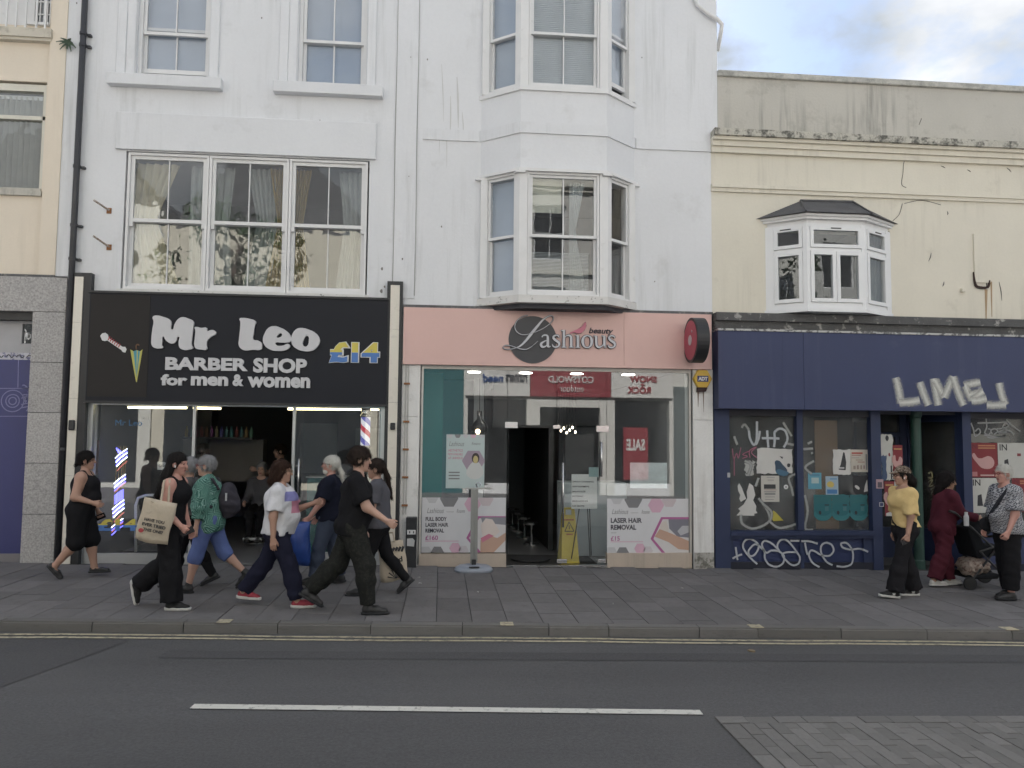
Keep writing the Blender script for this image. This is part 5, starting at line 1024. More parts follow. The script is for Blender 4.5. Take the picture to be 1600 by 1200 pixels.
# recessed entrance
T = lambda a,b: Matrix(((lambda d,n_: ((d.x,n_.x,0,a[0]),(d.y,n_.y,0,a[1]),(0,0,1,0),(0,0,0,1)))((Vector((b[0]-a[0],b[1]-a[1],0))).normalized(), Vector((-(b[1]-a[1]),b[0]-a[0],0)).normalized())))
for a,b in (((6.7,.06),(6.98,1.1)),((7.82,1.1),(8.03,.06))):
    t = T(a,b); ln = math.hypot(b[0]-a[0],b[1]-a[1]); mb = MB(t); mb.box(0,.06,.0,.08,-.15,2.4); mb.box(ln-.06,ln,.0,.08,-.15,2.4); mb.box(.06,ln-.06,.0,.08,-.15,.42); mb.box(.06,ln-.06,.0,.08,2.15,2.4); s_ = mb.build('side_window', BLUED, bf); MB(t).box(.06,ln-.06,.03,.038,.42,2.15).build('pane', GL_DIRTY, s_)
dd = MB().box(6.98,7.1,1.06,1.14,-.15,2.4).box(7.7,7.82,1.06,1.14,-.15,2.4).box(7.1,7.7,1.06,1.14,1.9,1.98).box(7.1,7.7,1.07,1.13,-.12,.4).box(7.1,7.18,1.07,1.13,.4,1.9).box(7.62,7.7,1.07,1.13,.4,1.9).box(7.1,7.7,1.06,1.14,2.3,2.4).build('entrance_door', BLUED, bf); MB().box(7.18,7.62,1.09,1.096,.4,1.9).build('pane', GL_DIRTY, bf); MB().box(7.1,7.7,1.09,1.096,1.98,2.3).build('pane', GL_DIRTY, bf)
MB().box(6.7,8.03,.1,1.14,2.38,2.44).build('entrance_soffit', BLUED, bf)
MB().lathe([(.085,-.15),(.085,.0),(.075,.02),(.075,2.2),(.09,2.22),(.09,2.44)],(7.38,.12,0),20).build('entrance_column', M('green_paint',(.018,.055,.042),.5,var=.2,streak=.4), D, smooth=False)
p = at(1478,748,.9); MB().lathe([(.03,0),(.05,.03),(.03,.07)],(p[0],.95,p[2]),10).build('inside_lamp', emis('lamp_inside',(1,.75,.35),6), label='small glowing lamp behind the blue shop door glass', cat='lamp')
# graffiti tags on glass and riser
f4 = lambda p: xz(1130+p[0]/6, 640+p[1]/6, GY); f5 = lambda p: xz(1130+p[0]/6.4, 830+p[1]/6.4, -.005); f6 = lambda p: xz(1350+p[0]/6, 640+p[1]/6, GY)
tagset('graffiti', [[(240,195),(250,270),(285,330),(312,280),(315,110)],[(305,330),(330,270),(342,200)],[(410,195),(415,280),(422,355)],[(360,268),(440,268),(525,272)],[(475,215),(520,180),(575,195),(600,260),(590,310),(565,355)],[(478,212),(480,290),(474,352)]], f4, .04, GY-.006, SPT, label='white W T G tag on the left blue shop window', cat='graffiti')
tagset('graffiti', [[(85,365),(98,460),(125,410),(140,455),(165,355)],[(240,390),(180,420),(225,438),(175,458)],[(250,450),(245,385),(310,352),(262,400),(312,450)],[(100,460),(102,620)]], f4, .018, GY-.006, SPP, label='thin pink tag at the left of the blue shop window', cat='graffiti')
tagset('graffiti', [[(115,155),(125,220),(135,285)],[(85,270),(130,245),(180,228)],[(330,325),(250,250),(190,160),(205,95),(260,75),(330,115),(342,170),(300,235),(255,240),(245,190),(300,130),(345,140)],[(345,140),(400,200),(408,270),(450,330),(530,350),(590,310),(595,240),(540,195),(470,190),(420,210),(378,140),(400,95),(460,110),(520,160),(560,210)],[(560,212),(530,150),(555,92),(610,80),(660,120),(720,200),(755,260),(740,320),(680,335),(620,290),(580,232),(620,208),(720,205)],[(660,92),(750,93)],[(770,96),(850,98),(932,122)],[(805,110),(815,170),(830,232)],[(950,355),(880,310),(845,240),(860,192),(900,195),(970,235),(1050,240),(1090,190),(1070,132),(1010,112),(965,150),(972,225),(1020,300),(1080,335)],[(1120,345),(1200,350),(1268,322),(1285,240),(1268,170),(1220,115),(1165,120),(1185,160),(1260,180),(1350,172),(1435,202)]], f5, .032, -.04, SPT, label='looping white tag sprayed along the blue stall riser', cat='graffiti')
tagset('graffiti', [[(1000,125),(1025,190),(1040,250),(1088,215),(1072,178),(1040,205)],[(1140,70),(1148,160),(1130,218),(1165,235),(1190,195),(1160,178)],[(1200,228),(1185,195),(1225,180),(1250,205),(1215,232)],[(1240,180),(1330,175),(1255,215),(1335,208)],[(1300,190),(1350,150),(1320,128),(1298,175),(1370,205),(1400,235)],[(1330,92),(1385,150),(1460,205)],[(1060,126),(1200,124),(1340,118)],[(1120,238),(1230,252),(1330,242),(1200,266),(1150,256)]], f6, .032, GY-.006, SPG, label='grey looping tag above posters at the right blue shop window', cat='graffiti')
tagset('whitewash_smear', [[(165,985),(180,1070),(290,1115),(430,1045),(405,930),(330,830)],[(430,1045),(530,1110),(690,1070)],[(690,600),(615,640),(640,740),(655,810)],[(200,480),(260,520),(230,620)],[(170,170),(200,140),(240,190)],[(560,120),(640,250)],[(380,890),(450,960),(440,1040)],[(330,640),(300,720)],[(600,320),(660,330)],[(100,250),(130,330)]], f4, .06, GY-.004, SPD, label='dried whitewash streaks on the left blue shop window', cat='smear')
tagset('whitewash_smear', [[(765,800),(790,950),(768,1110),(840,1128)],[(850,480),(768,540),(830,605)],[(750,370),(840,365)],[(825,400),(835,415)],[(790,320),(830,300)]], f4, .06, GY-.004, SPD, label='dried whitewash streaks on the second blue shop window', cat='smear')
f6b = lambda p: xz(1350+p[0]/6, 640+p[1]/6, 1.0)
tagset('graffiti', [[(620,600),(650,590),(655,640),(620,640)],[(620,680),(660,660),(630,720),(665,710)],[(640,750),(670,740),(650,800),(690,780)],[(640,840),(665,850),(650,900)]], f6b, .03, 1.05, SPG, label='faint vertical tag on the blue shop door', cat='graffiti')
# bills and posters
def jag(x0,x1,z0,z1,amp,seed,n=9):
    r_ = random.Random(seed); P = []
    for (a,b) in (((x0,z0),(x1,z0)),((x1,z0),(x1,z1)),((x1,z1),(x0,z1)),((x0,z1),(x0,z0))):
        for k in range(n):
            t = k/n; P.append((a[0]+(b[0]-a[0])*t+r_.uniform(-amp,amp), a[1]+(b[1]-a[1])*t+r_.uniform(-amp,amp)))
    return P
def bill(f, x0,y0,x1,y1, col, lab, amp=0.0, Y=None, seed=1, deco_=(), dk=None):
    a, b = f((x0,(y0+y1)/2))[0], f((x1,(y0+y1)/2))[0]; z1_, z0_ = f(((x0+x1)/2,y0))[1], f(((x0+x1)/2,y1))[1]; Y = GY if Y is None else Y
    t = thing('poster', lab, 'poster', ((a+b)/2,Y,z0_)); P = jag(a,b,z0_,z1_,amp,seed) if amp else [(a,z0_),(b,z0_),(b,z1_),(a,z1_)]
    shape([P], Y-.003-.0, .002, 'sheet', M('bill_%d' % len(bpy.data.materials), col, .75, var=.1, scale=6, fine=.04), t); W_, H_ = b-a, z1_-z0_
    for i,d in enumerate(deco_):
        y_ = Y-.0042-.0007*i
        if d[0] == 'bar': _,u0,u1,v0,v1,c = d; MB().box(a+u0*W_,a+u1*W_,y_,y_+.0006,z1_-v1*H_,z1_-v0*H_).build('printed_block', solid(c), t)
        elif d[0] == 'txt': _,s_,u0,u1,v0,v1,c = d; text(s_,(a+u0*W_,a+u1*W_,z1_-v1*H_,z1_-v0*H_),y_,.0006,'print',solid(c),t,bold=.015)
        elif d[0] == 'poly': _,pts,c = d; shape([[(a+u*W_,z1_-v*H_) for u,v in pts]],y_,.0006,'printed_shape',solid(c),t)
        elif d[0] == 'bez': _,pts,c = d; shape([[(a+u*W_,z1_-v*H_) for u,v in pts]],y_,.0006,'printed_shape',solid(c),t,bez=True)
    return t
PW = (.58,.57,.55); PK = (.03,.03,.035); RD = (.21,.035,.042); TL = (.035,.14,.155)
bill(f4,315,365,645,600,PW,'large torn white poster on the left blue shop window',.012,seed=3,deco_=(('bez',[(.52,.5),(.62,.48),(.72,.62),(.85,.95),(.55,.95),(.52,.7)],(.03,.06,.1)),('bez',[(.55,.86),(.8,.9),(.9,.97),(.55,.98)],(.06,.14,.22)),('bez',[(.86,.62),(.93,.6),(.94,.7),(.88,.74)],PK),('poly',[(.64,.3),(.74,.33),(.72,.42)],PK)))
sh_ = [(150,690),(175,735),(195,790),(215,835),(165,865),(150,835),(160,800),(140,760),(135,715)]
t = thing('paper_scrap','small torn white paper strip at left blue window','paper',(*f4((175,860))[:1],GY,f4((175,865))[1])); shape([[f4(p) for p in sh_]],GY-.003,.002,'sheet',solid(PW),t)
sh_ = [(245,690),(280,715),(300,800),(280,850),(310,905),(305,945),(320,970),(290,975),(292,995),(125,992),(160,950),(140,930),(190,890),(225,830),(220,770)]
t = thing('paper_scrap','big ragged white paper remnant low on left blue window','paper',(*f4((220,990))[:1],GY,f4((220,995))[1])); shape([[f4(p) for p in sh_]],GY-.003,.002,'sheet',solid(PW),t)
bill(f4,210,490,290,612,(.4,.4,.39),'small peeling grey paper below the pink tag',.03,seed=8)
bill(f4,355,620,525,865,(.52,.5,.46),'beige notice with a dark car picture in the left blue window',0,deco_=(('bar',.15,.8,.33,.5,PK),('bar',.15,.85,.53,.55,(.3,.12,.1)),('bar',.15,.8,.6,.63,(.2,.2,.2)),('bar',.18,.78,.66,.73,(.22,.22,.22)),('bar',.2,.75,.8,.82,(.2,.2,.2)),('bar',.2,.68,.9,.92,(.2,.2,.2)),('bar',.3,.75,.05,.08,(.3,.3,.3)),('bar',.35,.7,.14,.2,(.4,.38,.36))))
c_ = f4((588,725)); t = thing('round_sticker','round white sticker on the left blue shop window','sticker',(c_[0],GY,c_[1])); shape([[(c_[0]+.035*math.cos(k*.4),c_[1]+.035*math.sin(k*.4)) for k in range(16)]],GY-.003,.002,'disc',WHT,t); shape([[(c_[0]+.014*math.cos(k*.8),c_[1]+.014*math.sin(k*.8)) for k in range(8)]],GY-.0045,.001,'mark',DG,t)
t = thing('yellow_sticker','torn yellow triangular sticker low in left blue window','sticker',(f4((515,1045))[0],GY,f4((515,1045))[1])); shape([[f4(p) for p in ((468,945),(490,960),(565,1040),(470,1045),(455,1025))]],GY-.003,.002,'sheet',solid((.42,.36,.06)),t)
f4i = lambda p: xz(1130+p[0]/6, 640+p[1]/6, .09)
q0,q1 = f4i((855,100)),f4i((1085,1115)); MB().box(q0[0],q1[0],.085,.1,q1[1],q0[1]).build('hardboard_panel', M('hardboard',(.5,.3,.18),.7,var=.15,scale=4), label='brown hardboard leaning behind the second blue shop window', cat='board')
bill(f4,1030,375,1195,610,PW,'torn white poster with a black tapering shape on second blue window',.008,seed=5,deco_=(('poly',[(.58,.1),(.66,.12),(.74,.5),(.7,.82),(.3,.8),(.42,.6)],PK),('bar',.28,.62,.7,.76,(.5,.5,.5))))
bill(f4,1192,375,1356,585,(.52,.48,.42),'beige lineup flyer with red heading on second blue window',0,seed=6,deco_=(('bar',.08,.7,.12,.2,(.4,.1,.08)),('bar',.08,.6,.24,.27,(.3,.12,.1)),('bar',.08,.5,.36,.38,(.25,.2,.2)),('bar',.3,.7,.45,.48,(.3,.2,.15)),('bar',.4,.8,.54,.57,(.3,.1,.1)),('bar',.15,.28,.72,.88,(.3,.25,.22)),('bar',.35,.46,.7,.88,(.28,.22,.2)),('bar',.55,.64,.7,.88,(.3,.25,.2)),('bar',.72,.8,.7,.86,(.28,.2,.2)),('bar',.86,.94,.2,.9,(.2,.2,.2))))
bill(f4,795,592,920,745,(.12,.32,.42),'small teal flyer on the second blue shop window',0,deco_=(('bar',.25,.8,.3,.65,(.4,.5,.5)),('bar',.15,.85,.1,.18,(.08,.2,.3))))
bill(f4,960,625,1078,797,(.33,.42,.5),'blue and yellow sun flyer on the second blue shop window',0,deco_=(('bez',[(.1,.4),(.3,.28),(.6,.35),(.62,.55),(.3,.6),(.12,.52)],(.55,.42,.12)),('bar',.1,.9,.72,.95,(.06,.18,.38)),('bar',.35,.9,.1,.18,(.15,.3,.45))))
for k,(a,b,lab) in enumerate(((848,1016,'left of three matching teal posters on second blue window'),(1018,1184,'middle of three matching teal posters on second blue window'),(1186,1350,'right of three matching teal posters on second blue window'))):
    t = bill(f4,a,798,b,1000,TL,lab,.0 if k == 0 else .01,seed=20+k,deco_=(('bez',[(.02,.85),(.15,1.12),(.5,1.2),(.85,1.12),(.98,.85),(.5,.7)],(.035,.17,.19)),('bez',[(.1,.5),(.4,.38),(.9,.45),(.95,.8),(.5,.98),(.1,.8)],(.02,.13,.15)),('bar',.6,.85,.45,.5,PK),('bar',.62,.82,.55,.75,(.06,.16,.18)),('bez',[(.3,.75),(.4,.78),(.36,.92),(.28,.88)],PK),('bar',.1,.7,.06,.09,(.02,.12,.14))))
bill(f4,1395,650,1462,735,(.4,.28,.3),'small pink sticker on the blue pillar',0,Y=-.052,deco_=(('bar',.2,.8,.3,.9,(.1,.08,.1)),))
bill(f4,1424,864,1464,903,(.04,.05,.12),'small square outline sticker low on the blue pillar',0,Y=-.052,deco_=(('bar',.0,1,.0,.1,PW),('bar',.0,1,.9,1,PW),('bar',0,.1,.1,.9,PW),('bar',.9,1,.1,.9,PW)))
bill(f4,11,588,37,632,(.45,.45,.46),'tiny white label on the left blue pilaster',0,Y=-.062)
bill(f4,1220,620,1356,790,(.035,.035,.04),'black torn poster remnant on second blue window',.01,seed=9,deco_=(('bez',[(.1,.55),(.2,.7),(.4,.75),(.35,.6)],PW),('poly',[(.8,.5),(.95,.2),(.98,.85),(.7,.9)],PW)))
# posters beside the entrance and on the right window
f6p = lambda p: xz(1350+p[0]/6, 640+p[1]/6, -.04)
f6q = lambda p: xz(1350+p[0]/6, 640+p[1]/6, .08)
G_ = (.5,.5,.47)
bill(f6q,140,235,262,660,G_,'tall torn white poster strip left of the blue shop entrance',.012,Y=.05,seed=30,deco_=(('bez',[(.5,.02),(.62,.02),(.6,.14),(.52,.14)],PK),('bar',.78,.88,.68,.98,PK),('bez',[(.68,.4),(.76,.42),(.72,.48)],RD)))
bill(f6q,258,332,348,640,RD,'narrow red poster beside the torn strip at entrance',0,Y=.04,seed=31,deco_=(('bez',[(.12,.3),(.4,.5),(.75,.35),(.8,.65),(.4,.72)],(.5,.3,.28)),('bar',.1,.9,.1,.14,(.45,.25,.1))))
bill(f6q,180,672,272,995,RD,'lower red poster left of the woman in yellow',0,Y=.04,seed=32,deco_=(('bez',[(.15,.3),(.45,.5),(.8,.4),(.85,.65),(.4,.72)],(.5,.3,.28)),('bar',.1,.9,.08,.13,(.45,.25,.1)),('poly',[(.1,.92),(.5,.88),(.95,.95),(.9,1),(.1,1)],G_)))
bill(f6q,274,655,345,990,G_,'white poster behind the woman in yellow',0,Y=.04,seed=33,deco_=(('txt','IN',.15,.7,.05,.18,PK),('bar',.2,.5,.4,.7,PK)))
bill(f6q,150,430,192,660,(.06,.09,.16),'blue grey paper shreds at the entrance edge',.014,Y=.03,seed=34)
def inbill(x0,y0,x1,y1,red,lab,**k):
    if red: return bill(f6,x0,y0,x1,y1,RD,lab,0,deco_=(('txt','IN',.03,.24,.04,.16,(.12,.02,.03)),('bar',.3,.92,.06,.1,(.45,.2,.1)),('bar',.3,.92,.13,.17,(.42,.2,.1)),('bez',[(.1,.3),(.3,.45),(.75,.4),(.85,.65),(.5,.75),(.25,.6)],(.5,.3,.29)),('bar',.03,.24,.84,.97,(.42,.18,.18)),('bar',.35,.85,.92,.96,(.5,.35,.33))))
    return bill(f6,x0,y0,x1,y1,G_,lab,0,deco_=(('txt','IN',.06,.3,.04,.22,PK),('poly',[(.2,.5),(.32,.46),(.36,.8),(.18,.8)],PK),('bar',.62,.74,.3,.38,RD),('bar',.84,.9,.6,.97,PK)))
inbill(995,312,1252,635,True,'red poster lettered IN at the top left of right window')
inbill(1256,312,1545,640,False,'white poster lettered IN at the top of right window')
inbill(1005,642,1300,968,False,'white poster lettered IN beside the white haired man')
inbill(1390,645,1640,960,True,'red poster behind the white haired man')
bill(f6,990,232,1360,310,(.2,.2,.18),'grey weathered paper strip under the looping tag',.008,seed=40)
# ================================================================== the other side of the street (behind the camera, seen in the glass)
OY = -14.3
def vir(px,py): p = at(px,py,-OY); return (p[0],p[2])      # point whose mirror image in the shop glass shows at this photo point
OP = thing('opposite_shop','tall pale shop building across the street, reflected in the salon glass','building',(2,OY,0))
SUNW = M('opp_render',(.6,.58,.54),.85,var=.08,scale=1,streak=.2)
xa,xb = vir(640,600)[0], vir(1130,600)[0]; xl, xr_ = xa-1.0, xb+2.5
zf0, zf1 = vir(890,620)[1], vir(890,577)[1]
holes = [(xl+.6+k*2.2,xl+1.7+k*2.2,zz,zz+1.8) for k in range(int((xr_-xl-1)/2.2)) for zz in (5.0,7.7)]
mb = MB(); mb.wall(xl,xr_,4.3,10.6,holes,OY,OY-.3); mb.build('facade_wall', SUNW, OP)
for h in holes:
    f_ = MB(); sash_frame(f_,h[0],h[1],h[2],h[3],OY-.15,OY-.08,.06,None,(.5,),.03); f_.box(h[0],h[1],OY-.15,OY-.08,h[2]+.87,h[2]+.93); wn_ = f_.build('window', TRIM, OP); MB().box(h[0],h[1],OY-.12,OY-.115,h[2],h[3]).build('pane', GL_SKY, wn_)
MB().box(xl,xr_,OY,OY+.22,10.1,10.3).box(xl,xr_,OY,OY+.12,9.95,10.1).box(xl,xr_,OY,OY+.1,7.2,7.32).box(xl,xr_,OY,OY+.14,4.42,4.6).build('cornice', M('opp_trim',(.66,.63,.55),.8), OP)
MB().box(xl,xr_,OY-8,OY-7.8,-.3,10.6).box(xl,xl+.2,OY-7.8,OY-.3,-.3,10.6).box(xr_-.2,xr_,OY-7.8,OY-.3,-.3,10.6).box(xl,xr_,OY-7.8,OY-.3,10.3,10.5).build('building_shell', SUNW, OP); MB().room(xl+.2,xr_-.2,OY-.35,OY-6,-.3,4.25).room(xl+.2,xr_-.2,OY-.35,OY-4,4.4,10.2).build('room_interior', ROOMD, OP)
mb = MB(); a0,a1,a2,a3 = vir(735,0)[0],vir(833,0)[0],vir(955,0)[0],vir(1048,0)[0]
mb.wall(xl,xr_,-.3,4.3,[(a0+.1,a1-.1,-.31,zf0-.1),(a1+.35,a2-.35,-.31,zf0-.35),(a2+.15,a3-.1,-.31,zf0-.1)],OY,OY-.3); mb.build('shop_wall', SUNW, OP)
for a,b in ((a0+.1,a1-.1),(a2+.15,a3-.1)): MB().box(a,b,OY-.06,OY-.05,.3,zf0-.1).build('pane', GL_SHOP, OP); MB().box(a,b,OY-.1,OY,-.2,.3).build('stall_riser', TRIM, OP)
MB().box(xl+.05,a0-.05,OY,OY+.04,-.2,4.2).build('dark_panel', M('opp_teal',(.03,.12,.13),.5), OP); MB().box(a3+.05,xr_-.05,OY,OY+.04,-.2,3.6).build('dark_panel', M('opp_grey',(.1,.12,.12),.5), OP)
OW = solid((.62,.6,.57)); OR_ = solid((.26,.04,.05)); ORD = solid((.28,.03,.04)); ONV = solid((.03,.07,.2))
for a,b,m_,lab in ((a0,a1,OW,'white fascia sign with blue and black running shop lettering, reflected in the salon'),(a1,a2,OR_,'red outdoor shop fascia sign reflected in the salon glass'),(a2,a3,OW,'white fascia sign with red lettering reflected in the salon glass')):
    t = thing('reflected_sign',lab,'sign',((a+b)/2,OY+.1,zf0)); MB().box(a+.01,b-.01,OY,OY+.1,zf0,zf1+.03).build('board', m_, t); H_ = zf1-zf0; W_ = b-a
    if m_ is OR_: text('COTSWOLD',(a+.22*W_,b-.22*W_,zf0+.5*H_,zf0+.75*H_),OY+.13,.03,'lettering',OW,t,bold=.02,flip=True); text('outdoor',(a+.36*W_,b-.34*W_,zf0+.18*H_,zf0+.42*H_),OY+.13,.03,'lettering',OW,t,flip=True)
    elif b == a1: text('runners',(a+.62*W_,b-.05*W_,zf0+.5*H_,zf0+.78*H_),OY+.13,.03,'lettering',solid((.05,.05,.06)),t,bold=.03,flip=True); text('need',(a+.27*W_,a+.58*W_,zf0+.48*H_,zf0+.78*H_),OY+.13,.03,'lettering',ONV,t,bold=.03,flip=True)
    else: text('SNOW',(a+.3*W_,a+.74*W_,zf0+.56*H_,zf0+.8*H_),OY+.13,.03,'lettering',ORD,t,bold=.03,flip=True); text('+',(a+.47*W_,a+.55*W_,zf0+.42*H_,zf0+.53*H_),OY+.13,.03,'lettering',ORD,t,flip=True); text('ROCK',(a+.26*W_,a+.64*W_,zf0+.15*H_,zf0+.4*H_),OY+.13,.03,'lettering',ORD,t,bold=.03,flip=True)
q = (*sorted((vir(975,0)[0],vir(1012,0)[0])),vir(990,750)[1],vir(990,668)[1]); t = thing('sale_poster','red SALE poster in the shop across the street','poster',((q[0]+q[1])/2,OY-.2,q[2])); MB().box(q[0],q[1],OY-.05,OY-.04,q[2],q[3]).build('sheet', OR_, t); text('SALE',(q[0]+.1,q[1]-.1,(q[2]+q[3])/2+.1,(q[2]+q[3])/2+.5),OY-.03,.01,'lettering',OW,t,bold=.04,flip=True)
# neighbours
def opp(name,lab,x0,x1,h,mat,gable=False,seed=0):
    t = thing(name,lab,'building',((x0+x1)/2,OY,0)); r_ = random.Random(seed); n = max(1,int((x1-x0)/2.1)); st = (x1-x0)/n
    hs = [(x0+st*(k+.28),x0+st*(k+.72),z,z+1.6) for k in range(n) for z in (4.4,7.0) if z+1.8 < h]
    mb = MB(); mb.wall(x0,x1,-.3,h,hs,OY,OY-.3); mb.build('facade_wall', mat, t)
    for q in hs:
        f_ = MB(); sash_frame(f_,*q,OY-.15,OY-.08,.06,None,(.5,),.03); wn_ = f_.build('window', TRIM, t); MB().box(q[0],q[1],OY-.12,OY-.115,q[2],q[3]).build('pane', GL_SKY, wn_)
    MB().box(x0+.3,x1-.3,OY,OY+.12,2.8,3.6).build('fascia', solid((r_.uniform(.03,.2),r_.uniform(.05,.15),r_.uniform(.05,.25))), t); MB().box(x0+.4,x1-.4,OY,OY+.03,.3,2.75).build('shop_window', M('opp_dark_%d'%seed,(.03,.035,.04),.1), t)
    MB().box(x0,x1,OY-8,OY-.3,h-.2,h-.01).box(x0,x1,OY-8,OY-7.8,-.3,h).box(x0,x0+.2,OY-7.8,OY-.3,-.3,h-.2).box(x1-.2,x1,OY-7.8,OY-.3,-.3,h-.2).build('building_shell', mat, t); MB().room(x0+.2,x1-.2,OY-.35,OY-4,3.7,h-.3).build('room_interior', ROOMD, t)
    if gable: MB().prism([(x0,h),(x1,h),(x1-.35*(x1-x0),h+2.6),(x0+.35*(x1-x0),h+2.6)],OY-6,OY-.4).build('roof', SLATE, t)
    else: MB().box(x0-.02,x1+.02,OY-.2,OY+.2,h,h+.15).build('cornice', TRIM, t)
opp('opposite_house','cream house with slate roof across the street, left of the reflected shop',xl-7.2,xl-.03,8.6,M('opp_cream',(.62,.58,.48),.85,var=.08,streak=.2),True,1)
opp('opposite_house','white house across the street facing the barber shop',xl-14.5,xl-7.23,9.3,M('opp_white',(.66,.65,.6),.85,var=.08,streak=.2),True,2)
opp('opposite_house','brick coloured house across the street at the far left',xl-22,xl-14.53,10,M('opp_brick',(.38,.25,.18),.85,var=.15),False,3)
opp('opposite_house','pale grey house across the street facing the blue shop',xr_+.03,xr_+8,9.5,M('opp_grey_r',(.5,.5,.48),.85,var=.1),False,4)
opp('opposite_house','ochre house across the street at the far right',xr_+8.03,xr_+18,8.5,M('opp_ochre',(.52,.48,.4),.85,var=.1),True,5)
# street trees on the far pavement
LEAFM = M('tree_leaf',(.05,.09,.035),.6,var=.4,scale=3,rndvar=.1); BARK = M('bark',(.09,.07,.055),.9,var=.3,scale=12,bump=.6)
def tree(x,y,h,rad,lab,seed):
    r_ = random.Random(seed); t = thing('street_tree',lab,'tree',(x,y,0),group='trees across the street'); mb = MB(); mb.tube([(x,y,-.1),(x+.05,y,h*.3),(x-.05,y+.05,h*.55),(x,y,h*.85)],[.17,.13,.09,.03],8)
    for k in range(9):
        a = k*2.4; z = h*(.4+.05*k); mb.tube([(x,y,z),(x+math.cos(a)*rad*.4,y+math.sin(a)*rad*.4,z+rad*.35),(x+math.cos(a)*rad*.75,y+math.sin(a)*rad*.75,z+rad*.55)],[.06,.035,.012],6)
    mb.build('trunk', BARK, t, smooth=True); mb = MB()
    cl = []
    for k in range(46):
        a = r_.uniform(0,6.28); q = r_.random()**.5; z = h*.45+r_.random()*h*.52; rr = rad*q*(1-abs((z-h*.68)/(h*.42))**2.2)**.5 if abs((z-h*.68)/(h*.42)) < 1 else .1
        cl.append((x+math.cos(a)*rr,y+math.sin(a)*rr,z))
    for c_ in cl:
        for k in range(60):
            p = Vector(c_)+Vector((r_.gauss(0,.26),r_.gauss(0,.26),r_.gauss(0,.2))); u = Vector((r_.gauss(0,1),r_.gauss(0,1),r_.gauss(0,1))).normalized(); v = u.orthogonal().normalized(); s_ = r_.uniform(.05,.1)
            mb.add([p-u*s_*1.4,p+v*s_*.7,p+u*s_*1.4,p-v*s_*.7],[(0,1,2,3)])
    mb.build('crown', LEAFM, t)
tree(-6.6,-13.2,9.4,2.0,'leafy street tree across the road reflected in wide window',4)
tree(10.5,-13.2,8.0,1.9,'leafy street tree across the road facing the oriel window',9)
